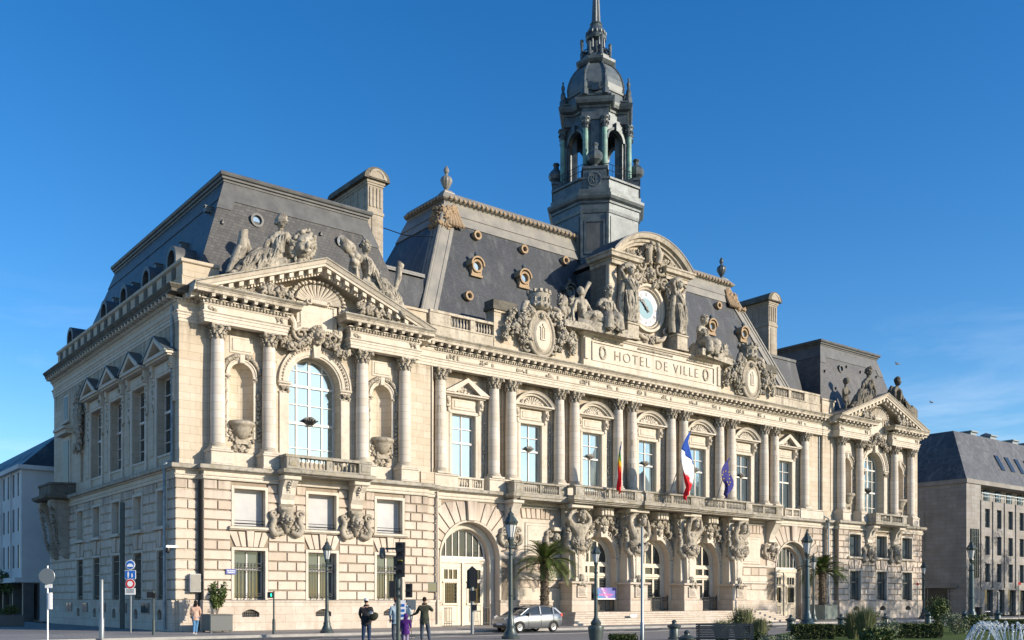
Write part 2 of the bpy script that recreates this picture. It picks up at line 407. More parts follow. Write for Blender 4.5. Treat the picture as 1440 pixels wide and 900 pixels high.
COL_SH = lambda r, z0, z1: [(r*.98, z0), (r, z0+(z1-z0)*.33), (r*.955, z0+(z1-z0)*.7), (r*.86, z1)]
def column(x, y, parent, r=.41, z0=10.2, z1=ZC, ped=(9.303, 10.2), pw=.62, pd=None):
    sb = z0+.38; cb = z1-.80
    m = MB(); m.lathe(x, y, COL_SH(r, sb, cb), 28); o = m.build('column', S['column'], parent, True, 60)
    m = MB(); m.box(x-r*1.32, x+r*1.32, y-r*1.32, y+r*1.32, z0, z0+.12)
    m.lathe(x, y, [(r*1.3, z0+.12), (r*1.34, z0+.17), (r*1.28, z0+.22), (r*1.1, z0+.245), (r*1.1, z0+.27), (r*1.18, z0+.31), (r*1.14, z0+.35), (r*1.0, z0+.38)], 24)
    m.build('column_base', S['trim'], o, True)
    m = MB()
    m.lathe(x, y, [(r*.86, cb), (r*.93, cb+.03), (r*.9, cb+.07), (r*.84, cb+.08), (r*.9, z1-.3), (r*1.12, z1-.12)], 16)
    for ring, (zz, rr, hh, n) in enumerate(((cb+.14, r*.92, .17, 9), (cb+.34, r*1.0, .17, 9))):
        for i in range(n):
            a = 2*PI*(i+.5*ring)/n; rx, ry = math.cos(a), math.sin(a)
            m.blob((x+rx*rr, y+ry*rr, zz), (.095, .095, hh), i+ring*20, .25)
            m.blob((x+rx*(rr+.08), y+ry*(rr+.08), zz+.13), (.075, .075, .05), i+ring*31, .25)
    for sx in (-1, 1):
        for sy in (-1, 1):
            for t in range(2):
                m.blob((x+sx*r*(1.12-.18*t), y+sy*r*(1.12-.18*t), z1-.2), (.12, .12, .14), t+sx+2*sy, .2)
    for sx, sy in ((0,-1), (-1,0), (1,0)): m.blob((x+sx*r*1.1, y+sy*r*1.1, z1-.15), (.11,.11,.11), 4, .3)
    q = r*1.28; c = .16*r
    m.zprism([(x-q,y-q),(x-.3*q,y-q+c),(x+.3*q,y-q+c),(x+q,y-q),(x+q-c,y-.3*q),(x+q-c,y+.3*q),(x+q,y+q),(x-q,y+q),(x-q+c,y+.3*q),(x-q+c,y-.3*q)], z1-.09, z1-.002)
    m.build('capital', S['carved'], o, False)
    if ped:
        m = MB(); pd = pd or pw
        m.cbox(x-pw, x+pw, y-pd, y+.95, ped[0], ped[1]-.14, .02)
        m.cbox(x-pw-.05, x+pw+.05, y-pd-.05, y+.95, ped[1]-.14, ped[1]-.002, .03)
        m.cbox(x-pw-.05, x+pw+.05, y-pd-.05, y+.95, ped[0]+.001, ped[0]+.12, .03)
        m.build('pedestal', S['trim'], o)
    return o

BAL = [(.055,0),(.055,.05),(.04,.07),(.075,.2),(.085,.3),(.06,.42),(.035,.52),(.035,.58),(.06,.62),(.06,.7)]
def balusters(mb, x0, x1, y, z0, z1, sp=.27, seg=8):
    n = max(1, round((x1-x0)/sp)); k = (z1-z0)/.7
    for i in range(n): mb.lathe(x0+(i+.5)*(x1-x0)/n, y, [(r, z0+z*k) for r, z in BAL], seg)

def scroll(mb, cx, cz, y, r, turns=1.6, dr=1, tr=.07, a0=0, yamp=0, seg=6):
    pts = []; n = int(14*turns); rs = []
    for i in range(n+1):
        t = i/n; rr = r*(1-.86*t); a = a0+dr*2*PI*turns*t
        pts.append((cx+math.cos(a)*rr, y-yamp*t, cz+math.sin(a)*rr)); rs.append(tr*(1-.35*t))
    mb.tube(pts, rs, seg)
def foliage_relief(mb, x0, x1, z0, z1, y, n, s=.12, seed=0, d=.7):
    rn = random.Random(seed)
    for i in range(n):
        k = rn.uniform(.6, 1.25)
        mb.blob((rn.uniform(x0, x1), y-rn.uniform(0, s*.5), rn.uniform(z0, z1)), (s*k, s*d*k, s*k*rn.uniform(.7, 1.5)), seed+i, .3, rot=rn.uniform(0, 3))
def garland(mb, pts, s=.14, seed=0, n=8, d=.8):
    rn = random.Random(seed)
    for a, b in zip(pts[:-1], pts[1:]):
        for i in range(n):
            t = i/n; p = [a[q]+(b[q]-a[q])*t for q in range(3)]
            k = s*rn.uniform(.75, 1.25)
            mb.blob((p[0]+rn.uniform(-s, s)*.7, p[1]-rn.uniform(0, s)*d, p[2]+rn.uniform(-s, s)*.6), (k, k*d, k), seed*31+i, .3)
def mask_head(mb, x, y, z, s, mane=True, seed=0):
    mb.blob((x, y, z), (.5*s, .42*s, .62*s), seed, .05, ICO2)
    mb.blob((x, y-.42*s, z-.08*s), (.11*s, .16*s, .22*s), seed, .1); mb.blob((x, y-.36*s, z-.32*s), (.24*s, .16*s, .1*s), seed, .1)
    for q in (-1, 1):
        mb.blob((x+q*.2*s, y-.34*s, z+.16*s), (.14*s, .1*s, .06*s), seed, .1); mb.blob((x+q*.26*s, y-.3*s, z-.14*s), (.15*s, .13*s, .16*s), seed, .1)
    if mane:
        rn = random.Random(seed)
        for i in range(26):
            a = 2*PI*i/26; k = rn.uniform(.75, 1.05)
            mb.blob((x+math.cos(a)*.62*s*k, y+.12*s+rn.uniform(-.1,.1)*s, z+math.sin(a)*.72*s*k), (.17*s, .2*s, .17*s), seed+i, .148)

def casement(fr, pn, x0, x1, z0, z1, y, mull=(.5,), trans=(), fw=.075, mw=.05, arch=False):
    """fr: frame builder, pn: pane builder. arch -> z1 is springing line, radius (x1-x0)/2"""
    yb = y+.07; r = (x1-x0)/2; cx = (x0+x1)/2
    if arch:
        fr.box(x0, x0+fw, y-.03, yb, z0, z1); fr.box(x1-fw, x1, y-.03, yb, z0, z1); fr.box(x0+fw, x1-fw, y-.03, yb, z0, z0+fw)
        fr.arc(cx, z1, y, [(r-fw, .03), (r, .03), (r, -.07), (r-fw, -.07)], seg=20)
        pn.prism([(x0+fw*.5, z0+.02)]+[(x1-fw*.5, z0+.02)]+[(cx+math.cos(PI*i/20)*(r-fw*.5), z1+math.sin(PI*i/20)*(r-fw*.5)) for i in range(21)], y+.02, y+.045)
    else:
        fr.box(x0, x0+fw, y-.03, yb, z0, z1); fr.box(x1-fw, x1, y-.03, yb, z0, z1); fr.box(x0+fw, x1-fw, y-.03, yb, z0, z0+fw); fr.box(x0+fw, x1-fw, y-.03, yb, z1-fw, z1)
        pn.box(x0+fw*.5, x1-fw*.5, y+.02, y+.045, z0+.02, z1-.02)
    for m in mull:
        xm = x0+(x1-x0)*m; top = z1-fw if not arch else z1+math.sqrt(max(0, r*r-(xm-cx)**2))-fw
        w = mw if m != .5 else mw*1.7
        fr.box(xm-w/2, xm+w/2, y-.045, y+.06, z0+fw, top)
    for t, w in trans:
        zt = z0+(z1-z0)*t; hw = r
        if arch and zt > z1: hw = math.sqrt(max(.01, r*r-(zt-z1)**2))
        fr.box(cx-hw+fw*.8, cx+hw-fw*.8, y-.05-w*.3, y+.055, zt-w/2, zt+w/2)

def win(parent, x0, x1, z0, z1, y, gm='glass', fm='white', shell=False, **k):
    fr, pn = MB(), MB(); casement(fr, pn, x0, x1, z0, z1, y, **k)
    o = fr.build('window', S[fm], parent); pn.build('pane', S[gm], o)
    return o

def fan_lamp(mb, x, y, z, s=.42):                 # little shell-like iron fan on the transoms
    mb.prism([(x-s, z+.02), (x-s*.3, z+s*.52), (x+s*.3, z+s*.52), (x+s, z+.02), (x+s*.25, z-s*.6), (x-s*.25, z-s*.6)], y-.12, y-.05)
    for i in range(7):
        t = -1+2*i/6; mb.tube([(x+t*.1, y-.14, z-s*.5), (x+t*s*.9, y-.2, z+s*(.5-.4*abs(t)))], .025, 4)
    mb.tube([(x-s, y-.15, z+.02), (x, y-.22, z-s*.1), (x+s, y-.15, z+.02)], .03, 4)

# cornice profiles (d outward from frieze face, z absolute); closed polygons
ARCHI = [(-.5,ZC),(.0,ZC),(.0,ZC+.16),(.04,ZC+.17),(.04,ZC+.36),(.08,ZC+.37),(.08,ZC+.47),(.15,ZC+.53),(.15,ZC+.57),(-.5,ZC+.57)]
FRI0, FRI1 = ZC+.57, 18.20
FRIEZE = [(-.5,FRI0),(.01,FRI0),(.01,FRI1),(-.5,FRI1)]
BEDM = [(-.5,FRI1),(.03,FRI1),(.07,FRI1+.06),(.07,FRI1+.10),(.10,FRI1+.11),(.10,FRI1+.26),(.24,FRI1+.27),(.24,FRI1+.32),(-.5,FRI1+.32)]
CORO = [(-.5,18.72),(.64,18.72),(.64,18.88),(.68,18.90),(.70,18.95),(-.5,18.95)]
CORT = [(-.45,18.952),(.70,18.952),(.78,19.03),(.81,19.06),(.81,19.12),(-.45,19.16)]
def seg_iter(path, closed=False):
    for a, b in zip(path[:-1], path[1:]):
        A, B = Vector((a[0], a[1])), Vector((b[0], b[1])); L = (B-A).length
        if L < .05: continue
        d = (B-A)/L; yield A, d, Vector((d.y, -d.x)), L
def obox(mb, c, d, n, hl, d0, d1, z0, z1):         # box along direction d, outward n
    p = [c+d*(-hl)+n*d0, c+d*hl+n*d0, c+d*hl+n*d1, c+d*(-hl)+n*d1]
    mb.zprism([(q.x, q.y) for q in p], z0, z1)
def modillions(mod, den, path, sp=.62, dent=True, ms=.72, z0=FRI1+.32, z1=18.72):
    for A, d, n, L in seg_iter(path):
        k = max(1, round(L/sp))
        for i in range(k):
            c = A+d*(L*(i+.5)/k)
            if L > .3: obox(mod, c, d, n, .13*ms, .05, .78*ms, z0+.03, z1-.001); obox(mod, c, d, n, .155*ms, .05, .82*ms, z1-.07, z1-.002)
        if dent:
            k = max(1, round(L/.2))
            for i in range(k):
                c = A+d*(L*(i+.5)/k); obox(den, c, d, n, .055, .08, .2, FRI1+.125, FRI1+.265)
def entabl(path, parent, dent=True):
    m = MB(); m.sweep(path, ARCHI); m.sweep(path, FRIEZE); m.sweep(path, BEDM); o = m.build('entablature', S['trim'], parent)
    m = MB(); m.sweep(path, CORO); m.build('cornice', S['trim_w'], o); m = MB(); m.sweep(path, CORT); m.build('cornice_crown', S['ledge'], o)
    a, b = MB(), MB(); modillions(a, b, path, dent=dent); a.build('modillion_band', S['trim'], o)
    if dent: b.build('dentil_band', S['carved'], o)  # darker stone on the dentils stands in for shade under the cornice
    return o
STR = [(-.4,9.04),(.31,9.04),(.34,9.08),(.34,9.26),(.28,9.30),(-.4,9.30)]
STL = [(-.4,8.5),(.03,8.5),(.06,8.56),(.06,8.66),(.12,8.70),(.12,8.74),(.02,8.76),(.02,8.95),(.14,8.97),(.20,9.03),(-.4,9.038)]
PLI = [(-.3,0),(.16,0),(.16,1.58),(.10,1.70),(.06,1.75),(-.3,1.75)]

hall = empty('town_hall', (0,0,0))
tag(hall, 'grand cream limestone town hall with slate mansard roofs, clock and tall central belfry', 'town hall')

def strip_x(mb_r, mb_w, x0, x1, yg, yu):
    rust(mb_r, x0, x1, ZP, 8.5, yg, w=2, seed=int(x0*3)); mb_w.box(x0, x1, yg+.06, yg+1.2, 0, 9.2)

# ================================================================ end pavilion (built once at left, copied for the right)
PC = 8.3; YG = -.8; YU = 0.0
pav_parts = []
def pavilion():
    P = pav_parts
    X0, X1 = 1.1, 16.0
    hx = [(2.85, 4.75), (7.45, 9.35), (12.15, 14.05)]
    # ground floor ------------------------------------------------
    m = MB()
    wallband(m, X0, X1, 1.0, 5.30, YG+.07, .75, [(a, b, 1.75, 4.6) for a, b in hx]); wallband(m, X0, X1, 5.30, 9.2, YG+.07, .75, [(a, b, 5.95, 8.1) for a, b in hx])
    o = m.build1('wall', S['joint'], hall); P.append(o)
    m = MB()
    holes = [(a-.16, b+.16, 1.7, 4.58) for a, b in hx] + [(a-.22, b+.22, 4.58, 5.72) for a, b in hx] + [(a-.16, b+.16, 5.72, 8.5) for a, b in hx]
    rust(m, X0, X1, ZP, 8.5, YG, holes, seed=5)
    for a, b in hx: keyfan(m, a-.08, b+.08, 4.78, 5.70, YG-.02, YG+.1)
    m.build('rusticated_blocks', S['rust'], o)
    # plinth with basement vents
    m = MB(); hv = [((a+b)/2-.52, (a+b)/2+.52, .95, 1.0) for a, b in hx]
    y = YG-.14
    x = X0-.1
    for a, b, z0_, zs in hv:
        m.box(x, a, y, y+.8, 0, 1.60); m.box(a, b, y, y+.8, 0, .78)
        n = 12; vs = []; fs = []
        for i in range(n+1):
            t = i/n; px = a+(b-a)*t; pz = 1.02+.20*math.sin(PI*t); vs += [(px,y,pz),(px,y,1.60),(px,y+.8,pz),(px,y+.8,1.60)]
        for i in range(n):
            q, w = i*4, i*4+4; fs += [(q,w,w+1,q+1),(q+2,q+3,w+3,w+2),(q,q+2,w+2,w),(q+1,w+1,w+3,q+3)]
        fs += [(0,1,3,2),(n*4,n*4+2,n*4+3,n*4+1)]; m.add(vs, fs); x = b
    m.box(x, X1+.1, y, y+.8, 0, 1.60)
    m.sweep([(X0-.1, y+.02), (X1+.1, y+.02)], [(-.6,1.601),(.03,1.601),(.06,1.64),(.03,1.70),(-.04,1.748),(-.6,1.748)])
    pl = m.build('plinth', S['plinth'], hall); P.append(pl)
    for a, b, _, _ in hv:
        m = MB(); m.box(a, b, y+.35, y+.4, .78, 1.25); g = m.build('basement_vent', S['black'], pl)
        m = MB()
        for i in range(1, 8): m.box(a+(b-a)*i/8-.014, a+(b-a)*i/8+.014, y+.14, y+.17, .78, 1.22)
        for z in (.9, 1.06): m.box(a, b, y+.13, y+.16, z-.012, z+.012)
        m.build('vent_grille', S['iron'], pl)
    # windows of the ground floor and mezzanine
    for a, b in hx:
        m = MB()
        for (za, zb) in ((1.75, 4.6), (5.95, 8.1)):
            m.box(a-.15, a+.012, YG-.03, YG+.3, za+.01, zb+.15); m.box(b-.012, b+.15, YG-.03, YG+.3, za+.01, zb+.15); m.box(a+.012, b-.012, YG-.03, YG+.3, zb-.012, zb+.15)
        m.sweep([(a-.3, YG+.05), (b+.3, YG+.05)], [(0,5.72),(.14,5.72),(.2,5.78),(.26,5.80),(.26,5.92),(.2,5.945),(0,5.945)])
        fr = m.build('window_surround', S['trim'], hall); P.append(fr)
        w = win(hall, a, b, 1.77, 4.6, YG+.5, gm='glass_m', mull=(.5,), trans=((.62, .09),)); P.append(w)
        m = MB(); m.box(a+.12, (a+b)/2-.12, YG+.62, YG+.64, 1.85, 4.5); m.box((a+b)/2+.12, b-.12, YG+.62, YG+.64, 1.85, 4.5)
        m = MB(); yb = YG+.22
        for i in range(9): m.tube([(a+.1+(b-a-.2)*i/8, yb, 1.8), (a+.1+(b-a-.2)*i/8, yb, 3.9)], .017, 4)
        for z in (1.98, 2.12, 3.45, 3.62, 3.85): m.box(a, b, yb-.015, yb+.015, z-.015, z+.015)
        for i in range(8):
            xx = a+.1+(b-a-.2)*(i+.5)/8; scroll(m, xx, 3.53, yb-.01, .07, 1, 1, .012, seg=4)
        for i in range(5): xx = a+.2+(b-a-.4)*i/4; m.tube([(xx, yb, 1.95), (xx+.06, yb-.2, 1.85), (xx, yb-.12, 1.77)], .018, 4)
        g = m.build('window_grille', S['iron'], w)
        w = win(hall, a, b, 5.96, 8.1, YG+.5, gm='curt', mull=(), trans=()); P.append(w)
        m = MB(); m.tube([(a, YG+.2, 6.12), (b, YG+.2, 6.12)], .03, 5); m.tube([(a, YG+.2, 6.3), (b, YG+.2, 6.3)], .02, 5); m.build('guard_rail', S['iron'], w)
    # string course
    for pf, mm in ((STR, 'ledge'), (STL, 'trim')): m = MB(); m.sweep([(X0, .9), (X0, YG-.05), (X1, YG-.05), (X1, .9)], pf); P.append(m.build('string_course', S[mm], hall))
    # upper wall ---------------------------------------------------
    AR = 1.72; AZ = 14.75
    m = MB()
    nich = [(3.62, .70, 12.05, 14.72), (12.98, .70, 12.05, 14.72)]
    wallband(m, .98, 15.9, 9.2, 18.6, YU, 1.0, [(PC-AR, PC+AR, 10.05, AZ, 'arch')] + [(c-r, c+r, a, b, 'arch') for c, r, a, b in nich])
    # tympanum under the raking cornice
    m.prism([(1.2, 18.6), (15.2, 18.6), (15.2, 18.9), (PC, 21.5), (1.3, 18.9)], -.02, .9)
    o = m.build1('wall', S['wall'], hall); P.append(o)
    for c, r, a, b in nich:
        m = MB()                                      # hollow of the niche
        vs = []; fs = []; n = 10; rows = [a, b]
        for z in rows:
            for i in range(n+1): t = PI*i/n; vs.append((c-r*math.cos(t)*1.02, YU+.02+r*math.sin(t)*.95, z))
        for i in range(n): fs.append((i, i+1, n+1+i+1, n+1+i))
        base = len(vs); nn = 6
        for q in range(nn+1):
            e = PI/2*q/nn
            for i in range(n+1): t = PI*i/n; vs.append((c-r*1.02*math.cos(t)*math.cos(e), YU+.02+r*.95*math.sin(t)*math.cos(e), b+r*1.02*math.sin(e)))
        for q in range(nn):
            for i in range(n): k = base+q*(n+1)+i; fs.append((k, k+1, k+n+2, k+n+1))
        m.add(vs, fs); m.box(c-r*1.1, c+r*1.1, YU+.01, YU+.8, a-.1, a)
        nb = m.build('niche', S['wall'], hall); P.append(nb)
        m = MB()
        m.arc(c, b, YU, [(r, .04), (r+.13, .07), (r+.17, .12), (r+.24, .12), (r+.24, -.02), (r, -.02)])
        for sx in (-1, 1):
            m.cbox(c+sx*(r+.14)-.16, c+sx*(r+.14)+.16, YU-.10, YU+.02, b-.32, b-.001, .03); m.cbox(c+sx*(r+.12)-.10, c+sx*(r+.12)+.10, YU-.06, YU+.02, 11.1, b-.32, .02)
        m.cbox(c-.16, c+.16, YU-.2, YU+.02, b+r-.02, b+r+.5, .03)
        m.cbox(c-.72, c+.72, YU-.05, YU+.01, 15.95, 16.95, .04); m.cbox(c-.58, c+.58, YU-.1, YU, 16.08, 16.82, .04)
        m.cbox(c-.75, c+.75, YU-.09, YU, 9.32, 10.25, .04)
        m.build('niche_frame', S['trim'], nb)
        m = MB()
        m.lathe(c, YU, [(.1,11.0),(.3,11.05),(.45,11.3),(.62,11.62),(.66,11.75),(.78,11.8),(.8,11.92),(.74,12.04),(0,12.05)], 18, PI, PI)
        m.box(c-.4, c+.4, YU-.16, YU, 10.75, 11.15)
        foliage_relief(m, c-.5, c+.5, 10.35, 10.8, YU-.05, 16, .13, 3); foliage_relief(m, c-.75, c-.45, 10.8, 11.6, YU-.04, 9, .1, 4); foliage_relief(m, c+.45, c+.75, 10.8, 11.6, YU-.04, 9, .1, 5)
        for sx in (-1, 1):
            garland(m, [(c+sx*(r+.37), YU-.05, 11.0), (c+sx*(r+.37), YU-.05, 14.1)], .13, 8+sx, 26)
            for i in range(9):
                t = PI/2+sx*(-.25-.14*i); m.blob((c+math.cos(t)*(r+.42), YU-.12, b+math.sin(t)*(r+.42)), (.15,.14,.15), i, .3)
            scroll(m, c+sx*.42, b+r+.32, YU-.12, .2, 1.3, sx, .06)
            m.blob((c+sx*(r+.14), YU-.14, b-.16), (.15, .05, .1), 3, .3)
        m.build('niche_carving', S['carved'], nb)
    # great arched window
    fr, pn = MB(), MB()
    casement(fr, pn, PC-AR, PC+AR, 10.05, AZ, YU+.75, mull=(.25,.5,.75), trans=((.20,.05),(.52,.16),(.76,.05),(1.0,.14),(1.2,.05)), fw=.14, mw=.10, arch=True)
    w = fr.build('window', S['white'], hall); P.append(w); pn.build('pane', S['glass'], w)
    m = MB(); fan_lamp(m, PC, YU+.68, 12.7, .5); m.build('iron_fan', S['iron'], w)
    m = MB()
    m.arc(PC, AZ, YU, [(AR, .02), (AR+.10, .05), (AR+.12, .1), (AR+.34, .1), (AR+.36, .14), (AR+.56, .14), (AR+.60, .20), (AR+.70, .2), (AR+.70, -.02), (AR, -.02)], seg=32)
    for sx in (-1, 1):
        xx = PC+sx*(AR+.32)
        m.cbox(xx-.3, xx+.3, YU-.10, YU+.01, 10.0, AZ-.62, .02); m.cbox(xx-.42, xx+.42, YU-.24, YU+.02, AZ-.16, AZ-.002, .04); m.cbox(xx-.36, xx+.36, YU-.16, YU+.01, AZ-.3, AZ-.16, .03); m.cbox(xx-.33, xx+.33, YU-.14, YU+.01, AZ-.68, AZ-.6, .02)
    m.prism_c([(PC-.2, AZ+AR-.1), (PC-.3, AZ+AR+.95), (PC+.3, AZ+AR+.95), (PC+.2, AZ+AR-.1)], YU-.34, YU, .03)
    a_ = m.build('archivolt', S['trim'], hall); P.append(a_)
    m = MB()
    for i in range(34):
        t = PI*(i+.5)/34
        if abs(t-PI/2) > .13: m.blob((PC+math.cos(t)*(AR+.46), YU-.15, AZ+math.sin(t)*(AR+.46)), (.09,.06,.09), i, .25)
    for sx in (-1, 1):
        xx = PC+sx*(AR+.32); foliage_relief(m, xx-.26, xx+.26, AZ-.58, AZ-.34, YU-.13, 9, .1, 2)
        garland(m, [(PC+sx*2.75, YU-.08, 14.9), (PC+sx*2.7, YU-.08, 16.3)], .12, 4, 12)
    m.build('arch_carving', S['carved'], a_)
    # lion mask, scrolls and tablet between the broken entablature
    m = MB()
    mask_head(m, PC, YU-.55, 17.75, .72, True, 3)
    for sx in (-1, 1):
        garland(m, [(PC+sx*.6, YU-.35, 17.5), (PC+sx*1.2, YU-.4, 16.95), (PC+sx*1.9, YU-.35, 16.75), (PC+sx*2.45, YU-.3, 17.35)], .25, 12+sx, 7)
        scroll(m, PC+sx*1.1, 17.7, YU-.3, .55, 1.5, -sx, .13, PI/2); scroll(m, PC+sx*2.15, 17.35, YU-.22, .4, 1.4, sx, .1, 0)
        foliage_relief(m, PC+sx*1.55-.4, PC+sx*1.55+.4, 16.9, 17.9, YU-.1, 20, .17, 9+sx)
    P.append(m.build('lion_mask_carving', S['carved'], hall))
    m = MB()
    m.cbox(PC-1.35, PC+1.35, YU-.32, YU+.02, 17.93, 19.68, .04); m.cbox(PC-1.05, PC+1.05, YU-.2, YU, 18.18, 19.43, .02)
    t_ = m.build('tablet', S['trim'], hall); P.append(t_)
    m = MB()
    for xa, xb, za, zb in ((PC-1.15,PC-1.05,18.08,19.53),(PC+1.05,PC+1.15,18.08,19.53)):
        for i in range(14): m.blob(((xa+xb)/2, YU-.34, za+(zb-za)*i/13), .06, i, .2)
    for i in range(20): m.blob((PC-1.15+2.3*i/19, YU-.34, 19.55), .06, i, .2); m.blob((PC-1.15+2.3*i/19, YU-.34, 18.06), .06, i, .2)
    for i in range(15):                               # scallop shell
        t = PI*(i+.5)/15; m.tube([(PC+math.cos(t)*.3, YU-.3, 19.68+math.sin(t)*.15), (PC+math.cos(t)*1.15, YU-.42, 19.68+math.sin(t)*.75), (PC+math.cos(t)*1.5, YU-.5, 19.73+math.sin(t)*1.0)], [.04, .09, .13], 6)
    for i in range(19): t = PI*(i+.5)/19; m.blob((PC+math.cos(t)*1.75, YU-.5, 19.68+math.sin(t)*1.22), (.14,.14,.12), i, .3)
    m.tube([(PC-.55, YU-.45, 19.70), (PC+.55, YU-.45, 19.70)], .16, 8)
    for sx in (-1, 1):
        scroll(m, PC+sx*1.7, 19.53, YU-.35, .34, 1.6, -sx, .1, PI/2); scroll(m, PC+sx*.62, 19.70, YU-.5, .2, 1.2, sx, .06)
        m.tube([(PC+sx*1.75, YU-.3, 19.68), (PC+sx*1.95, YU-.3, 18.98), (PC+sx*1.55, YU-.32, 18.28), (PC+sx*1.5, YU-.35, 17.88), (PC+sx*1.1, YU-.35, 18.05)], [.16,.2,.18,.15,.1], 8)
    m.build('shell_carving', S['trim'], t_, True)
    # columns and broken entablature
    YC = -.42
    for cx in (2.05, 5.15, 11.35, 14.45):
        P.append(column(cx, YC, hall))
        if cx in (5.15, 11.35): pass
    m = MB()
    for cx in (2.05, 5.15, 11.35, 14.45): m.cbox(cx-.42, cx+.42, YU-.09, YU+.02, 10.2, ZC-.02, .02)
    m.build('pilaster', S['wall'], hall); P.extend(m.all)
    fy = -.86; back = .04
    for xa, xb in ((1.12, 6.1), (10.3, 15.3)):
        P.append(entabl([(xa, back), (xa, fy), (xb, fy), (xb, back)], hall))
        m = MB(); foliage_relief(m, xa+.3, xa+.75, 17.88, 18.15, fy-.01, 8, .09, 1); foliage_relief(m, xb-.75, xb-.3, 17.88, 18.15, fy-.01, 8, .09, 2)
        if xa < 5: foliage_relief(m, 2.6, 6.0, 19.2, 19.4, fy-.1, 26, .2, 3); garland(m, [(4.3, fy-.3, 19.52), (5.9, fy-.3, 19.42)], .34, 6, 10); garland(m, [(5.0, fy-.3, 19.9), (5.9, fy-.3, 19.7)], .25, 7, 7)
        else: garland(m, [(10.7, fy-.3, 19.52), (12.5, fy-.3, 19.42)], .34, 6, 10); garland(m, [(10.8, fy-.3, 19.95), (11.8, fy-.3, 19.7)], .28, 7, 7); foliage_relief(m, 11, 14, 19.2, 19.4, fy-.1, 22, .18, 5)
        P.append(m.build('frieze_carving', S['carved'], hall))
    # raking cornice of the pediment
    caps = []
    def rake(x_end, sgn):
        m, d_, g = MB(), MB(), MB(); zE = 19.08; xe = x_end; ax, az = PC-.05, 22.0
        L = math.hypot(ax-xe, az-zE); tx, tz = (ax-xe)/L, (az-zE)/L
        prof = [(-.62, .0), (-.62, -.9), (-.34, -.9), (-.34, -1.0), (-.28, -1.72), (-.22, -1.75), (-.05, -1.98), (0, -2.0)]   # (down, y)
        prof = [(0.0,.3)] + [(-.62,.3),(-.62,-.96),(-.36,-.98),(-.34,-1.46),(-.22,-1.48),(-.18,-1.54),(-.06,-1.62),(0,-1.67)]
        vs = []; k = len(prof)
        for h, y in prof: vs.append((xe, y, zE+h*L/abs(ax-xe)))
        for h, y in prof: vs.append((ax, y, az+h*L/abs(ax-xe)))
        fs = [(i, (i+1)%k, k+(i+1)%k, k+i) for i in range(k)] + [list(range(k)), list(range(2*k-1, k-1, -1))]
        m.add(vs, fs); cr_ = MB(); cr_.prism([(xe-.0,zE+.03),(ax,az+.03),(ax,az+.11),(xe-.03,zE+.11)], -1.70, .3); caps.append(cr_)
        n = int(L/.62)
        for i in range(1, n):
            t = (i+.5)/n; cx, cz = xe+(ax-xe)*t, zE+(az-zE)*t-.40
            q = [( -.14*tx, -.14*tz), (.14*tx, .14*tz), (.14*tx, .14*tz-.24), (-.14*tx, -.14*tz-.24)]
            g.prism([(cx+a, cz+b) for a, b in q], -1.38, -.9)
        for i in range(2, int(L/.2)-1):
            t = (i+.5)/int(L/.2); cx, cz = xe+(ax-xe)*t, zE+(az-zE)*t-.70
            g.prism([(cx-.05, cz-.07), (cx+.05, cz-.07), (cx+.05, cz+.12), (cx-.05, cz+.12)], -1.08, -.9)
        return m, g
    for xe, sg in ((.31, 1), (16.11, -1)):
        m, g = rake(xe, sg); o = m.build('raking_cornice', S['trim'], hall); g.build('modillion_band', S['trim'], o); caps[-1].build('cornice_crown', S['ledge'], o); P.append(o)
    # balcony on two consoles
    by0, by1 = -2.15, YG-.1
    m = MB(); m.sweep([(5.5, by1), (5.5, by0+.25), (11.1, by0+.25), (11.1, by1)], [(-1.2,8.98),(-.02,8.98),(.04,9.04),(.2,9.08),(.22,9.12),(.24,9.28),(.16,9.32),(-1.2,9.32)])
    m.box(6.0, 10.6, by0+.4, by1, 8.97, 9.30)
    bs = m.build('balcony', S['ledge'], hall); P.append(bs)
    m = MB(); yb = by0+.28
    for a, b in ((5.52, 6.35), (10.25, 11.08)): m.cbox(a, b, yb-.1, yb+.3, 9.33, 10.1, .03); m.cbox(a+.15, b-.15, yb-.13, yb, 9.5, 9.95, .02)
    m.cbox(8.1, 8.5, yb-.04, yb+.2, 9.33, 10.0, .02)
    m.box(5.45, 11.15, yb-.14, yb+.34, 10.0, 10.16); m.box(6.3, 10.3, yb-.06, yb+.26, 9.325, 9.42)
    balusters(m, 6.4, 8.1, yb+.1, 9.42, 10.0); balusters(m, 8.5, 10.2, yb+.1, 9.42, 10.0)
    for xx in (5.6, 11.0):
        m.box(xx-.14, xx+.14, yb+.34, by1, 10.0, 10.16); m.box(xx-.1, xx+.1, yb+.3, by1, 9.33, 10.0)
    m.build('balustrade', S['ledge'], bs)
    for cx in (6.0, 10.6):
        m = MB(); prof = [(by1+.3, 8.97), (by0+.45, 8.97), (by0+.42, 8.8), (by0+.55, 8.6), (by0+.8, 8.3), (YG-.45, 7.9), (YG-.25, 7.6), (YG-.3, 7.35), (YG-.1, 7.2), (by1+.3, 7.1)]
        for xa, xb, g in ((cx-.42, cx+.42, 0),):
            vs = [(xa, y, z) for y, z in prof]+[(xb, y, z) for y, z in prof]; n = len(prof)
            m.add(vs, [(i, (i+1)%n, n+(i+1)%n, n+i) for i in range(n)]+[list(range(n)), list(range(2*n-1, n-1, -1))])
        m.cbox(cx-.55, cx+.55, by0+.35, by1, 8.72, 8.965, .04)
        for i in range(10): m.blob((cx, by0+.5+i*.1, 8.62-i*.14), (.2,.1,.1), i, .3)
        cns = m.build('console', S['trim'], hall); P.append(cns)
        m = MB(); m.cbox(cx-.45, cx+.45, YG-.42, YG+.1, 7.0, 7.2, .03)
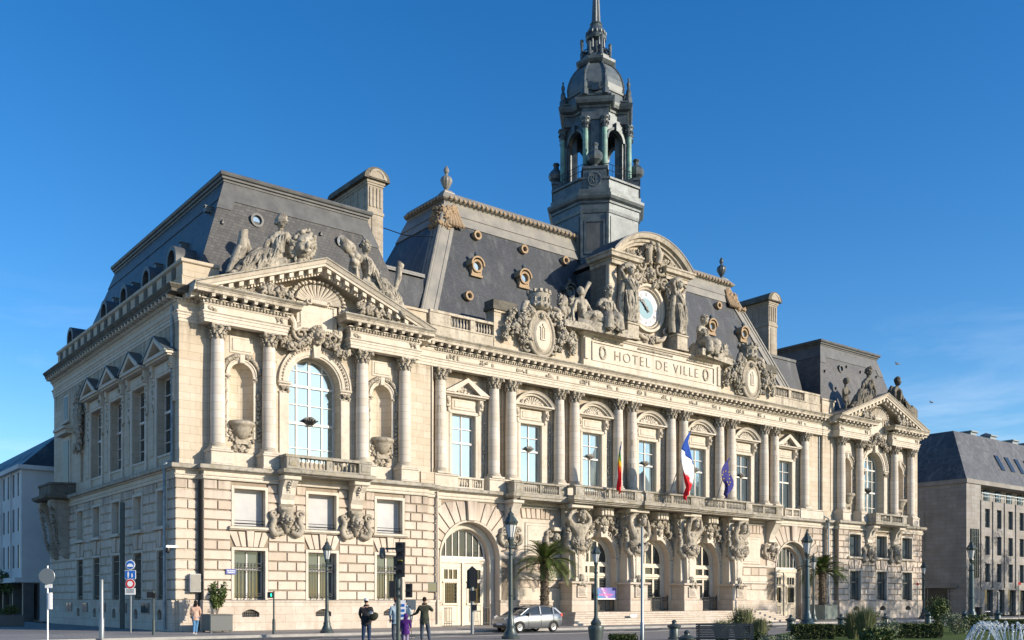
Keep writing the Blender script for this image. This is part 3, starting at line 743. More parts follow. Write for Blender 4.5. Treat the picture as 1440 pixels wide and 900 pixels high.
        mask_head(m, cx, YG-.42, 6.5, .62, True, 5); m.lathe(cx, YG-.15, [(.05,5.6),(.16,5.75),(.26,6.1),(.32,6.5),(.4,6.8),(.48,7.0)], 18)
        for sx in (-1, 1):
            m.tube([(cx+sx*.3, YG-.15, 5.75), (cx+sx*.75, YG-.2, 5.6), (cx+sx*.95, YG-.2, 5.95), (cx+sx*.8, YG-.2, 6.4), (cx+sx*.98, YG-.2, 6.75)], [.14,.2,.2,.18,.12], 7)
            scroll(m, cx+sx*.82, 6.75, YG-.2, .28, 1.3, sx, .1); foliage_relief(m, cx+sx*.5-.25, cx+sx*.5+.25, 5.45, 6.0, YG-.05, 12, .16, 7+sx)
            garland(m, [(cx+sx*.75, YG-.12, 6.3), (cx+sx*.7, YG-.12, 5.5)], .15, 3, 6)
        m.build('mask_carving', S['carved'], cns)
_before = set(hall.children)
pavilion()
pav_parts = [c for c in hall.children if c not in _before]
# ================================================================ copy pavilion to the right
for o in list(pav_parts):
    c = copy_tree(o, hall, (61.15, 0, 0))
    for ch in c.children:
        if ch.name.startswith('pane') and ch.data.materials[0] is S['curt']: ch.data = ch.data.copy(); ch.data.materials[0] = S['glass_m']

# corner strips beside the pavilions
CORS = [(-.5,18.68),(.60,18.68),(.60,18.84),(.64,18.86),(.72,18.96),(.76,19.0),(.76,19.08),(-.5,19.12)]
def side_ent():
    p = [(-.03, 27), (-.03, -.03), (1.15, -.03)]; m = MB(); m.sweep(p, ARCHI); m.sweep(p, FRIEZE); m.sweep(p, [(d, z-.04) for d, z in BEDM]); o = m.build('entablature', S['trim'], hall)
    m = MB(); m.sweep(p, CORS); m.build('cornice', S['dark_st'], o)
    a, b = MB(), MB(); modillions(a, b, p, ms=.72, z1=18.68, z0=FRI1+.25); a.build('modillion_band', S['trim'], o); b.build('dentil_band', S['trim'], o)
def strips():
    m, w = MB(), MB()
    rust(m, -.30, 1.04, ZP, 8.5, -.28, w=2, seed=9); w.box(-.23, 1.05, -.21, .31, 0, 9.0); w.box(-.22, 1.05, .31, .8, 0, 9.0); w.box(.006, 1.0, .001, .8, 9.2, 17.3)
    w.box(.006, .97, -.03, .3, 9.302, 10.25)
    rust(m, 16.0, 17.0, ZP, 8.5, -.4, w=2, seed=4); w.box(16.0, 17.05, -.33, .8, 0, 9.2); w.box(15.91, 16.9, .05, 1.6, 9.2, 18.6); w.box(15.92, 16.95, -.1, .3, 9.3, 10.2)
    rust(m, 61.0, 62.25, ZP, 8.5, -.3, w=2, seed=8); w.box(61.05, 62.25, -.23, .8, 0, 9.2); w.box(60.9, 62.1, .05, 1.6, 9.2, 18.6); w.box(60.85, 62.1, -.1, .3, 9.3, 10.2)
    rust(m, 77.15, 77.9, ZP, 8.5, -.3, w=2, seed=8); w.box(77.15, 77.85, -.23, 25, 0, 9.2); w.box(77.05, 77.8, .05, 25, 9.2, 18.6)
    w.box(5.7, 71, 20, 20.5, 0, 19)
    o = w.build('wall', S['wall'], hall); m.build('rusticated_blocks', S['rust'], o)
    m = MB()
    for a, b, y in ((-.1, 1.15, -.38), (15.95, 17.1, -.5), (60.95, 62.2, -.4), (77.2, 78.0, -.4)): m.box(a, b, y, y+1, 0, 1.6); m.box(a-.04, b+.04, y-.04, y+1, 1.601, 1.749)
    m.build('plinth', S['plinth'], hall)
    for pf, mm in ((STR, 'ledge'), (STL, 'trim')): m = MB(); m.sweep([(-.28, 27), (-.28, -.30), (1.04, -.30)], pf); m.sweep([(16.07, -.42), (17.04, -.42)], pf); m.sweep([(60.96, -.32), (62.2, -.32)], pf); m.sweep([(77.2, -.32), (77.9, -.32), (77.9, 25)], pf); m.build('string_course', S[mm], hall)
    side_ent()
    entabl([(15.5, -.02), (16.95, -.02), (16.95, .3)], hall, False); entabl([(60.85, .3), (60.85, -.02), (62.3, -.02)], hall, False); entabl([(76.6, -.02), (77.8, -.02), (77.8, 25)], hall, False)
strips()

# ================================================================ side front on the left street (local frame: x = -Y, y into the building)
def side_front():
    M = Matrix(((0,1,0,0),(-1,0,0,0),(0,0,1,0),(0,0,0,1)))
    def mb(): b = MB(); b.M = M; return b
    G = -.30; LX = -26.9
    up = [(-3.45,-1.05),(-7.95,-5.55),(-12.4,-10.05),(-16.8,-14.4)]
    gf = [(-2.7,-1.15),(-6.9,-5.35),(-11.2,-9.6),(-15.45,-13.85),(-19.35,-17.8)]
    m = mb()
    wallband(m, LX, -.3, 1.0, 5.3, G+.07, .7, [(a, b, 1.75, 4.6) for a, b in gf]); wallband(m, LX, -.3, 5.3, 9.2, G+.07, .7, [(a, b, 5.95, 8.0) for a, b in gf])
    wallband(m, LX, -.005, 9.2, 17.3, 0, .95, [(a, b, 10.1, 14.6) for a, b in up]+[(-19.6,-18.9,10.1,12.2)])
    m.box(LX, LX+.6, .5, 25, 0, 18.6); m.box(LX-.3, LX+6, -.02, .5, 9.3, 10.2)
    o = m.build('wall', S['wall'], hall)
    m = mb()
    rust(m, LX, .155, ZP, 8.5, G, [(a-.16, b+.16, 1.7, 4.58) for a, b in gf] + [(a-.2, b+.2, 4.58, 5.72) for a, b in gf] + [(a-.16, b+.16, 5.72, 8.5) for a, b in gf], seed=15)
    for a, b in gf: keyfan(m, a-.05, b+.05, 4.78, 5.70, G-.02, G+.1)
    m.build('rusticated_blocks', S['rust'], o)
    m = mb(); vents = [((a+b)/2-.35, (a+b)/2+.35) for a, b in gf]
    x = LX-.1; y = G-.13
    for a, b in sorted(vents):
        m.box(x, a, y, y+.8, 0, 1.6); m.box(a, b, y, y+.8, 0, .62); m.box(a, b, y, y+.8, 1.22, 1.6); m.box(a, b, y+.25, y+.8, .62, 1.22)
        m.prism([(a, 1.22), (a, 1.02), (a+.12, 1.16), (a+.35, 1.221)], y+.001, y+.2); m.prism([(b, 1.22), (b, 1.02), (b-.12, 1.16), (b-.35, 1.221)], y+.001, y+.2); x = b
    m.box(x, .1, y, y+.8, 0, 1.6); m.box(LX-.1, .13, y-.03, y+.3, 1.601, 1.749)
    pl = m.build('plinth', S['plinth'], hall)
    m = mb()
    for a, b in vents: m.box(a, b, y+.2, y+.24, .62, 1.22)
    m.build('basement_vent', S['black'], pl)
    for a, b in gf:
        m = mb()
        for za, zb in ((1.75, 4.6), (5.95, 8.0)):
            m.box(a-.15, a+.012, G-.03, G+.3, za+.01, zb+.15); m.box(b-.012, b+.15, G-.03, G+.3, za+.01, zb+.15); m.box(a+.012, b-.012, G-.03, G+.3, zb-.012, zb+.15)
        m.box(a-.3, b+.3, G-.2, G+.1, 5.75, 5.94); m.build('window_surround', S['trim'], hall)
        for za, zb in ((1.77, 4.6), (5.96, 8.0)):
            fr, pn = mb(), mb(); casement(fr, pn, a, b, za, zb, G+.42, trans=((.6,.08),) if za < 3 else ()); w = fr.build('window', S['white'], hall); pn.build('pane', S['glass_m'] if za < 3 else S['curt'], w)
            if za < 3:
                g = mb()
                for i in range(7): xx = a+.1+(b-a-.2)*i/6; g.tube([(xx, G+.1, 1.85), (xx, G+.1, 4.5)], .02, 4)
                for z in (2.0, 3.4, 4.2): g.box(a, b, G+.08, G+.12, z-.02, z+.02)
                g.build('window_grille', S['iron'], w)
    # upper windows with triangular pediments
    for a, b in up:
        c = (a+b)/2
        fr, pn = mb(), mb(); casement(fr, pn, a, b, 10.12, 14.6, .44, trans=((.33,.05),(.56,.14),(.78,.05),(.17,.05))); w = fr.build('window', S['white'], hall); pn.build('pane', S['glass_d'], w)
        m = mb()
        for xa, xb in ((a-.30, a), (b, b+.30)): m.cbox(xa, xb, -.10, .01, 10.1, 14.9, .03)
        m.cbox(a-.30, b+.30, -.11, .01, 14.61, 15.35, .03); m.cbox(a+.25, b-.25, -.15, 0, 14.75, 15.2, .03)
        for xa in (a-.55, b+.25): m.cbox(xa, xa+.3, -.3, .02, 14.7, 15.5, .04); m.cbox(xa+.02, xa+.28, -.16, .01, 12.9, 14.7, .03)
        w2 = (b-a)/2+.72
        m.box(c-w2, c+w2, -.62, .02, 15.5, 15.68); m.box(c-w2+.08, c+w2-.08, -.5, .02, 15.40, 15.499)
        for s in (-1, 1):
            m.prism([(c+s*w2, 15.681), (c, 16.75), (c, 16.42), (c+s*(w2-.75), 15.681)], -.66, .02)
        m.prism([(c-w2+.5, 15.682), (c+w2-.5, 15.682), (c, 16.45)], -.1, .01)
        m.cbox(a-.3, a+.05, -.1, .3, 9.31, 10.15, .02); m.cbox(b-.05, b+.3, -.1, .3, 9.31, 10.15, .02); m.box(a, b, -.06, .3, 9.97, 10.1); m.box(a, b, -.06, .3, 9.31, 9.45)
        m.box(a, b, .2, .35, 9.4, 10.0)
        s_ = m.build('window_surround', S['trim'], hall)
        m = mb(); m.prism([(c-w2+.0, 15.70), (c, 16.78), (c+w2, 15.70), (c+w2, 15.62), (c, 16.70), (c-w2, 15.62)], -.72, .02); m.build('lead_cover', S['lead'], s_)
        m = mb(); balusters(m, a+.1, b-.1, .06, 9.45, 9.97, .26, 6); m.build('balustrade', S['trim'], s_)
        m = mb()
        for xa in (a-.4, b+.4): garland(m, [(xa, -.1, 12.8), (xa, -.1, 14.6)], .09, 4, 10); m.blob((xa, -.25, 15.0), (.14,.16,.3), 3, .2)
        m.build('window_carving', S['carved'], s_)
    m = mb()
    for xa, xb in ((-5.4,-3.6+.0),(-9.9,-8.1),(-14.25,-12.55),(-18.7,-16.95)): m.cbox(xa+.5, xb-.5, -.05, .01, 10.2, 16.0, .03)
    m.build('pilaster', S['wall'], hall)
    # carved trophy near the far end
    m = mb()
    foliage_relief(m, -20.0, -18.6, 12.4, 16.3, -.15, 75, .27, 8); m.blob((-19.3, -.3, 14.5), (.5, .25, 1.0), 1, .1, ICO2); m.cbox(-19.8, -18.8, -.35, 0, 16.0, 16.9, .05)
    m.build('trophy_carving', S['carved'], hall)
    # far end bay with balcony on big scroll brackets
    m = mb(); x0, x1 = -25.9, -20.6; yo = -1.7
    m.sweep([(x0, 0), (x0+.9, yo), (x1-.9, yo), (x1, 0)], [(-1.2,8.98),(.0,8.98),(.25,9.1),(.28,9.3),(-1.2,9.32)])
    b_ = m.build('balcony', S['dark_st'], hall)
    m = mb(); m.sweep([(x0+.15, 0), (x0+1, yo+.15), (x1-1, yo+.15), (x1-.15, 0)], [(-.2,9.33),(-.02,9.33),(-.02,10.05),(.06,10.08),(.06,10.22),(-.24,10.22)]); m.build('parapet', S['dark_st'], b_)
    m = mb()
    for cx in (x0+1.2, x1-1.2):
        prof = [(.1, 8.97), (yo+.15, 8.97), (yo+.1, 8.6), (yo+.5, 8.2), (-.9, 7.3), (-.75, 6.2), (-.9, 5.6), (-.6, 4.9), (.1, 4.6)]
        vs = [(cx-.4, y, z) for y, z in prof]+[(cx+.4, y, z) for y, z in prof]; n = len(prof)
        m.add(vs, [(i, (i+1)%n, n+(i+1)%n, n+i) for i in range(n)]+[list(range(n)), list(range(2*n-1, n-1, -1))])
        for i in range(14): m.blob((cx, -.95-.04*i, 5.6+i*.22), (.3,.16,.16), i, .3)
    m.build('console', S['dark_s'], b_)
    m = mb(); c = (x0+x1)/2+.2
    m.cbox(c-1.0, c+1.0, -.1, .01, 10.1, 13.8, .04); m.box(c-1.4, c+1.4, -.5, .02, 13.9, 14.2); m.box(c-1.5, c+1.5, -.65, .02, 14.2, 14.4); m.cbox(c-.7, c+.7, -.12, 0, 14.9, 16.9, .04); m.box(c-.85, c+.85, -.25, .02, 14.75, 14.9)
    s_ = m.build('window_surround', S['trim'], hall)
    m = mb(); m.box(c-.75, c+.75, -.13, -.09, 10.1, 13.5); m.box(c-.5, c+.5, -.14, -.1, 15.1, 16.7); m.build('pane', S['iron'], s_)
    # notice panels on the plinth
    for xa in (-4.3, -8.5, -12.8, -16.9, -20.8):
        m = mb(); m.box(xa-.72, xa+.72, G-.17, G-.13, .95, 1.6); o = m.build('notice_panel', S['zinc'], hall)
        m = mb(); m.box(xa-.66, xa-.03, G-.19, G-.171, 1.0, 1.55); m.box(xa+.03, xa+.66, G-.19, G-.171, 1.0, 1.55); m.build('panel_glass', S['glass_m'], o)
side_front()

# parapets, roof of the pavilions
def pav_roof(dx, left):
    x0, x1 = 1.2+dx, 16.3+dx; rx0, rx1 = 3.9+dx, 13.6+dx; yb0, yr0 = 1.0, 3.1; zb, zr = 19.6, 27.05; yr1, yb1 = 24.6, 26.5
    if not left: x0 += -.3; rx0 = 65.0; rx1 = 74.9; x1 = 77.0
    m = MB(); m.zprism([(x0,yb0),(x1,yb0),(x1,yb1),(x0,yb1)], zb, zr, [(rx0,yr0),(rx1,yr0),(rx1,yr1),(rx0,yr1)])
    o = m.build('mansard_roof', S['slate_o'], hall)
    if not left: o['label'] = 'right pavilion mansard roof of grey slate'
    m = MB()                                          # zinc band and rolled top edge
    k = 1.25/(zr-zb)
    q = lambda a, b, t: a+(b-a)*t
    e = .05
    lo = [(q(rx0,x0,k)-e, q(yr0,yb0,k)-e), (q(rx1,x1,k)+e, q(yr0,yb0,k)-e), (q(rx1,x1,k)+e, q(yr1,yb1,k)), (q(rx0,x0,k)-e, q(yr1,yb1,k))]
    m.zprism(lo, zr-1.25, zr+.02, [(rx0-e,yr0-e),(rx1+e,yr0-e),(rx1+e,yr1),(rx0-e,yr1)])
    for (ax, sx) in ((rx0, 1), (rx1, -1)):            # stepped corners of the band
        k2 = 1.9/(zr-zb); bx = q(ax, x0 if sx > 0 else x1, k2); m.add([(bx-sx*.05, q(yr0,yb0,k2)-.05, zr-1.9), (bx+sx*.9, q(yr0,yb0,k2)-.05, zr-1.9), (q(ax, x0 if sx>0 else x1, k)+sx*.9, lo[0][1]-.001, zr-1.25), (q(ax, x0 if sx>0 else x1, k)-sx*.051, lo[0][1]-.001, zr-1.25)], [(0,1,2,3)])
    m.sweep([(rx0,yr1),(rx0,yr0),(rx1,yr0),(rx1,yr1)], [(-.4,-.05),(.12,-.05),(.14,.05),(.24,.1),(.26,.2),(.36,.26),(.40,.36),(.36,.47),(.24,.54),(.0,.56),(-.4,.60)], zr)
    m.box(rx0+.3, rx1-.3, yr0+.3, yr1-.3, zr, zr+.55)
    m.build('roof_edge', S['zinc_d'], o)
    # oculi in the front slope
    fr_y = lambda z: yb0+(yr0-yb0)*(z-zb)/(zr-zb)
    for (ox, oz, r) in ([(5.65, 24.9, .42), (11.5, 24.9, .42)] if left else [(67.2+.3, 24.9, .4)]):
        y = fr_y(oz)-.12
        m = MB(); m.arc(ox, oz, y, [(r*.62, .0), (r*.7, .06), (r, .06), (r, -.6), (r*.62, -.6)], 0, 2*PI, 18); w = m.build('oculus', S['zinc_d'], o, True)
        m = MB(); m.prism([(ox+math.cos(2*PI*i/14)*r*.64, oz+math.sin(2*PI*i/14)*r*.64) for i in range(14)], y+.1, y+.14); m.build('pane', S['glass'], w)
    m = MB()                                          # small vents
    for vx, vz in ((3.4+dx,24.1),(7.6+dx,25.2),(10.0+dx,25.0),(12.9+dx,24.9),(4.6+dx,22.5),(14.0+dx, 23.2)): y = fr_y(vz); m.prism([(vx-.08,vz),(vx+.08,vz),(vx,vz+.25)], y-.14, y+.1)
    m.build('roof_vent', S['zinc_d'], o)
    return o
rl = pav_roof(0, True); rl['label'] = 'left pavilion mansard roof of old mottled slate'
pav_roof(61.1, False)
# side dormers of the left roof
for i, (yy, px) in enumerate(((4.0,1),(8.55,1),(13.05,1),(17.5,1),(26.2,1))):
    M = Matrix(((0,1,0,.95),(-1,0,0,yy),(0,0,1,0),(0,0,0,1)))
    def mb(): b = MB(); b.M = M; return b
    m = mb(); w = .62; zs = 21.9
    m.box(-w-.22, -w+.05, 0, 2.2, 20.4, zs); m.box(w-.05, w+.22, 0, 2.2, 20.4, zs)
    m.arc(0, zs, 0, [(w-.05,.0),(w+.22,.0),(w+.22,-2.2),(w-.05,-2.2)]); m.box(-w, w, .0, .3, 20.4, 20.65)
    o = m.build('dormer_window', S['zinc_d'], rl)
    m = mb(); m.arc(0, zs, .0, [(w+.23,.22),(w+.32,.30),(w+.38,.30),(w+.38,-2.3),(w+.23,-2.3)], -.05, PI+.05); m.cbox(-w-.5, -w-.0, -.3, 2.2, zs-.16, zs, .03); m.cbox(w+.0, w+.5, -.3, 2.2, zs-.16, zs, .03)
    m.box(-w+.1, w-.1, .2, .24, 20.6, zs); m.prism([(math.cos(PI*i/12)*(w-.1), zs+math.sin(PI*i/12)*(w-.1)) for i in range(13)], .2, .24)
    for k in (-.3, 0, .3): m.box(k-.03, k+.03, .14, .2, 20.6, zs+.5)
    m.box(-.5, .5, .14, .2, 21.2, 21.26); m.box(-.5, .5, .14, .2, 21.86, 21.92)
# small vents on the left slope
m = MB()
for yy, zz in ((3.6, 25.1), (6.1, 23.5), (10.6, 23.4), (15.2, 23.3), (19.5, 23.3), (22.0, 23.3)):
    x = 1.2+2.7*(zz-19.6)/7.45; m.box(x-.35, x+.2, yy-.16, yy+.16, zz, zz+.32); m.box(x-.42, x+.2, yy-.2, yy+.2, zz+.32, zz+.36)
m.build('roof_vent', S['lead_l'], rl)
# parapet around the left pavilion
m = MB(); m.sweep([(.25, 27), (.25, .2), (2.4, .2)], [(-.5,19.10),(.0,19.10),(.0,19.85),(.03,19.9),(-.5,19.9)]); m.sweep([(.25, 27), (.25, .2), (2.4, .2)], [(-.35,19.9),(-.05,19.9),(-.05,20.62),(.06,20.68),(.06,20.86),(-.4,20.88)])
m.box(14.6, 16.6, .35, .9, 19.1, 20.8); m.box(14.5, 16.7, .25, 1.0, 20.8, 20.95); m.box(61.3, 63.3, .35, .9, 19.1, 20.7); m.box(61.2, 63.4, .27, 1.0, 20.7, 20.85); m.box(60.4, 61.0, .5, 3, 19.1, 20.8)
m.box(76.5, 77.6, .35, 1, 19.1, 20.8)
m.build('parapet', S['wall'], hall)
m = MB()
for i in range(16): y = 1.6+i*1.62; m.box(.24, .36, y-.28, y+.28, 19.95, 20.6)
m.build('parapet', S['dark_st'], hall)

# chimneys
def chimney(x0, x1, y0, y1, z0, z1):
    m = MB(); m.box(x0, x1, y0, y1, z0, z1-1.2); m.box(x0-.06, x1+.06, y0-.06, y1+.06, z1-3.4, z1-3.2)
    m.cbox(x0+.3, x1-.3, y0-.06, y0, z0+1, z1-3.6, .02); m.box(x0-.12, x1+.12, y0-.12, y1+.12, z1-1.2, z1-1.0); m.box(x0-.06, x1+.06, y0-.06, y1+.06, z1-1.35, z1-1.201)
    for i in range(4): xx = x0+.2+(x1-x0-.4)*i/3; m.cbox(xx-.07, xx+.07, y0-.07, y0, z1-2.9, z1-1.5, .02)
    for i in range(5): yy = y0+.5+(y1-y0-1)*i/4; m.box(x0-.06, x0, yy-.06, yy+.06, z1-2.9, z1-1.5)
    o = m.build('chimney', S['chimney'], hall)
    m = MB(); c = (x0+x1)/2; w = (x1-x0)/2
    rr = (w+.3); h = .5; Rr = (rr*rr+h*h)/(2*h)
    pts = [(c+rr*math.cos(PI-PI*i/12), z1-.95+h*math.sin(PI*i/12)*1.0) for i in range(13)]
    m.prism([(c-rr-.12, z1-1.0), (c+rr+.12, z1-1.0)] + [(c+(rr+.12)*math.cos(PI*i/12), z1-.98+(h+.36)*math.sin(PI*i/12)) for i in range(0, 13)], y0-.3, y1+.3)
    cp = m.build('chimney_cap', S['dark_st'], o, True)
    m = MB(); m.prism([(c+(rr-.15)*math.cos(PI*i/12), z1-.92+(h-.0)*math.sin(PI*i/12)) for i in range(0, 13)], y0-.34, y0-.301)
    m.arc(c, z1-.92, y0-.3, [(rr*.55, .08), (rr*.72, .08), (rr*.72, 0), (rr*.55, 0)]); m.build('cap_panel', S['chimney'], cp)
chimney(16.05, 17.3, 7.0, 12.0, 19, 32.75)
chimney(59.6, 60.9, 5.2, 9.2, 19, 31.9)

# ================================================================ central block
B = [20.0, 26.0, 32.05, 38.1, 44.15, 50.2, 56.2]; PR = [23.0, 29.05, 35.1, 41.1, 47.15, 53.2]
YW = .88; YK = .32; YN = 0.0
def centre():
    # ground floor wall
    m = MB()
    for a, b in ((17.0, 23.2), (53.1, 61.05)):
        c = B[0] if a < 20 else B[6]
        wallband(m, a, b, 0, 9.2, YN+.07, .55, [(c-2.45, c+2.45, 0, 4.6, 'arch')]); wallband(m, a+.01, b-.01, 0, 9.1, YN+.63, .4, [(c-2.02, c+2.02, 0, 4.6, 'arch')])
    wallband(m, 23.2, 53.1, 0, 9.2, YN+.08, 1.0, [(B[k]-1.72, B[k]+1.72, .0, 4.95, 'arch') for k in (2,3,4)])
    o = m.build('wall', S['rust'], hall)
    m = MB()
    jb = MB()
    for a, b, c in ((17.0, 23.9, B[0]), (52.4, 61.0, B[6])):
        wallband(jb, a+.03, b-.03, 1.76, 8.48, YN+.055, .012, [(c-2.6, c+2.6, 1.76, 4.6, 'arch')])
        rust(m, a, b, ZP, 8.5, YN, [(c-2.52, c+2.52, 0, 4.62)], [(c, 4.6, 4.35)], seed=int(a), w=1.2)
        voussoirs(m, c, 4.6, 2.62, 4.25, 8.42, YN-.02, YN+.12, 15, xlim=(a, b-.0))
        m.prism_c([(c-.3, 7.15), (c-.42, 8.49), (c+.42, 8.49), (c+.3, 7.15)], YN-.22, YN+.1, .03)
    for a, b in ((23.9, 28.1), (48.0, 52.4)):
        rust(m, a, b, 3.9, 4.6, YN, h=.7, w=1.1); rust(m, a, b, ZP+.9, 3.2, YN, h=.75, w=2, j=.06)
        for i in range(7): x = a+.6+(b-a-1.2)*i/7; m.prism_c([(x+.03, 7.6), (x+(i-3)*.03, 8.3), (x+(b-a-1.2)/7-.06+(i-3)*.03, 8.3), (x+(b-a-1.2)/7-.03, 7.6)], YN-.02, YN+.1, .02)
    m.build('rusticated_blocks', S['rust'], o); jb.build1('joint_face', S['joint'], o)
    m = MB()
    for a, b in ((23.9, 28.1), (48.0, 52.4)):
        m.cbox(a+.9, b-.9, YN+.0, YN+.1, 4.9, 7.3, .05); m.cbox(a+1.1, b-1.1, YN-.04, YN+.05, 5.1, 7.1, .03); m.box(a, b, YN-.08, YN+.1, 4.66, 4.8); m.box(a, b, YN-.12, YN+.1, 3.22, 3.38); m.box(a, b, YN-.05, YN+.1, 3.4, 3.86); m.box(a+.3, b-.3, YN-.1, YN+.1, 8.32, 8.42)
        m.box(a, b, YN-.06, YN+.1, 1.76, 2.6)
    for c in (B[0], B[6]):
        m.arc(c, 4.6, YN+.02, [(2.45,.0),(2.47,.08),(2.6,.1),(2.6,-.04),(2.45,-.3)]); m.arc(c, 4.6, YN+.63, [(2.02,.02),(2.08,.07),(2.22,.07),(2.3,.12),(2.42,.12),(2.42,-.02),(2.02,-.02)])
        for sx in (-1, 1): m.box(c+sx*2.53-.07, c+sx*2.53+.07, YN-.07, YN+.3, 1.7, 4.6); m.box(c+sx*2.22-.18, c+sx*2.22+.18, YN+.53, YN+.7, 1.7, 4.6)
    m.build('moulding', S['trim'], o)
    m = MB()
    for a, b in ((17.05, B[0]-2.46), (B[0]+2.46, 28.0), (48.1, B[6]-2.46), (B[6]+2.46, 61.0)):
        m.box(a, b, YN-.14, YN+.3, 0, 1.6); m.box(a-.0, b+.0, YN-.19, YN+.3, 1.601, 1.749)
    for c in (B[0], B[6]):
        for sx in (-1, 1): m.box(c+sx*2.24-.21, c+sx*2.24+.21, YN+.5, YN+.8, 0, 1.69)
    m.build('plinth', S['plinth'], hall)
    # carriage doors in the two side arches
    for c in (B[0], B[6]):
        fr, pn = MB(), MB(); casement(fr, pn, c-1.95, c+1.95, 4.62, 4.72, YN+1.0, mull=(.14,.28,.42,.58,.72,.86), arch=True, fw=.14, mw=.06)
        w = fr.build('fanlight', S['white'], hall); pn.build('pane', S['glass_d'], w)
        m = MB(); y = YN+1.0
        m.box(c-2.0, c+2.0, y-.12, y+.1, 4.3, 4.62); m.box(c-2.0, c-1.9, y-.1, y+.1, 0, 4.3); m.box(c+1.9, c+2.0, y-.1, y+.1, 0, 4.3); m.box(c-.09, c+.09, y-.14, y+.1, 0, 4.3)
        for s in (-1, 1):
            a, b = (c-1.9, c-.09) if s < 0 else (c+.09, c+1.9); q = (a+b)/2
            m.box(a, q-.55, y-.04, y+.08, .02, 3.99); m.box(q+.55, b, y-.04, y+.08, .02, 3.99); m.box(q-.55, q+.55, y-.04, y+.08, 3.85, 3.99); m.box(q-.55, q+.55, y-.04, y+.08, 2.9, 3.2); m.box(q-.55, q+.55, y-.02, y+.08, .02, 1.55)
            m.cbox(q-.42, q+.42, y-.07, y, .25, 1.25, .05); m.box(q-.62, q-.5, y-.08, y, 1.5, 2.95); m.box(q+.5, q+.62, y-.08, y, 1.5, 2.95); m.box(q-.66, q+.66, y-.12, y, 2.95, 3.05); m.box(q-.66, q+.66, y-.12, y, 1.42, 1.54)
            for k in (-.2, .17): m.box(q+k-.02, q+k+.05, y-.04, y+.06, 3.2, 3.85)
            m.box(a, b, y-.04, y+.07, 4.0, 4.3)
        d = m.build('door', S['door'], hall)
        m = MB(); m.box(c-1.9, c+1.9, y+.03, y+.06, 1.5, 4.1); m.build('pane', S['glass_d'], d)
        m = MB()
        for s in (-1, 1):
            q = c+s*1.0
            for k in range(6): m.tube([(q-.45+.18*k, y-.06, 1.55), (q-.45+.18*k, y-.06, 2.93)], .014, 4)
            for z in (1.7, 1.95, 2.2, 2.45, 2.7): m.box(q-.5, q+.5, y-.075, y-.045, z-.012, z+.012)
        m.build('door_grille', S['iron'], d)
        m = MB()
        for s in (-1, 1):
            for k in range(5): m.tube([(c+s*(1.35+.14*k), YN+.35, 0), (c+s*(1.35+.14*k), YN+.35, 1.25)], .02, 4)
            m.box(min(c+s*1.3, c+s*1.95), max(c+s*1.3, c+s*1.95), YN+.33, YN+.37, 1.2, 1.25); m.box(min(c+s*1.3, c+s*1.95), max(c+s*1.3, c+s*1.95), YN+.33, YN+.37, .15, .2)
        m.build('gate', S['iron'], hall)
    # entrance doors
    for k in (2, 3, 4):
        c = B[k]; yd = .72; r = 1.5
        m = MB()
        m.arc(c, 4.95, YN+.08, [(1.72,.0),(1.74,.10),(1.95,.12),(1.98,.2),(2.2,.2),(2.2,-.02),(1.72,-.02)], seg=28); m.arc(c, 4.95, YN+.67, [(1.45,.05),(1.72,.05),(1.72,-.15),(1.45,-.15)])
        for s in (-1, 1): m.cbox(c+s*1.95-.22, c+s*1.95+.22, YN-.06, YN+.1, .9, 4.7, .03); m.cbox(c+s*1.95-.28, c+s*1.95+.28, YN-.12, YN+.1, 4.7, 4.93, .03); m.box(c+s*1.6-.13, c+s*1.6+.13, YN+.62, YN+.82, .9, 4.95)
        m.prism([(c-.32, 6.5), (c-.5, 8.9), (c+.5, 8.9), (c+.32, 6.5)], YN-.55, YN+.1); m.cbox(c-.62, c+.62, -.95, YN, 8.1, 8.7, .04)
        for q in (-.28, 0, .28): m.cbox(c+q-.1, c+q+.1, -1.05, -.9, 8.15, 8.6, .02)
        a_ = m.build('archivolt', S['trim'], hall)
        m = MB()
        for i in range(26): t = PI*(i+.5)/26; m.blob((c+math.cos(t)*2.1, YN-.15, 4.95+math.sin(t)*2.1), (.1,.08,.1), i, .3)
        for s in (-1, 1):
            foliage_relief(m, c+s*1.65-.55, c+s*1.65+.55, 7.0, 8.6, YN-.02, 46, .2, 11+s+k); garland(m, [(c+s*.6, YN-.3, 7.9), (c+s*1.2, YN-.25, 7.1), (c+s*1.9, YN-.2, 6.7)], .2, 5, 7)
            garland(m, [(c+s*2.35, YN-.1, 6.3), (c+s*2.42, YN-.1, 3.3)], .12, 6+s, 20)
        foliage_relief(m, c-.4, c+.4, 7.5, 8.0, YN-.6, 14, .16, 3); m.blob((c, YN-.6, 7.2), (.3,.2,.4), 3, .2)
        m.build('arch_carving', S['carved'], a_)
        fr, pn = MB(), MB(); casement(fr, pn, c-1.45, c+1.45, 4.55, 4.95, YN+yd, mull=(.36,.64), arch=True, fw=.13, mw=.15)
        w = fr.build('fanlight', S['door'], hall); pn.build('pane', S['glass_d'], w)
        m = MB(); y = YN+yd
        m.box(c-1.5, c+1.5, y-.1, y+.1, 4.35, 4.55); m.box(c-1.5, c+1.5, y-.12, y+.1, 3.6, 3.78)
        for xa, xb in ((-1.5,-1.3),(-.62,-.42),(.42,.62),(1.3,1.5)): m.box(c+xa, c+xb, y-.06, y+.08, .9, 4.35)
        for xa, xb in ((-1.3,-.62),(-.42,.42),(.62,1.3)): m.box(c+xa, c+xb, y-.03, y+.08, .9, 1.9); m.cbox(c+xa+.08, c+xb-.08, y-.07, y, 1.05, 1.75, .03); m.box(c+xa, c+xb, y-.03, y+.08, 3.45, 3.6); m.box(c+xa, c+xb, y-.03, y+.08, 3.78, 3.85)
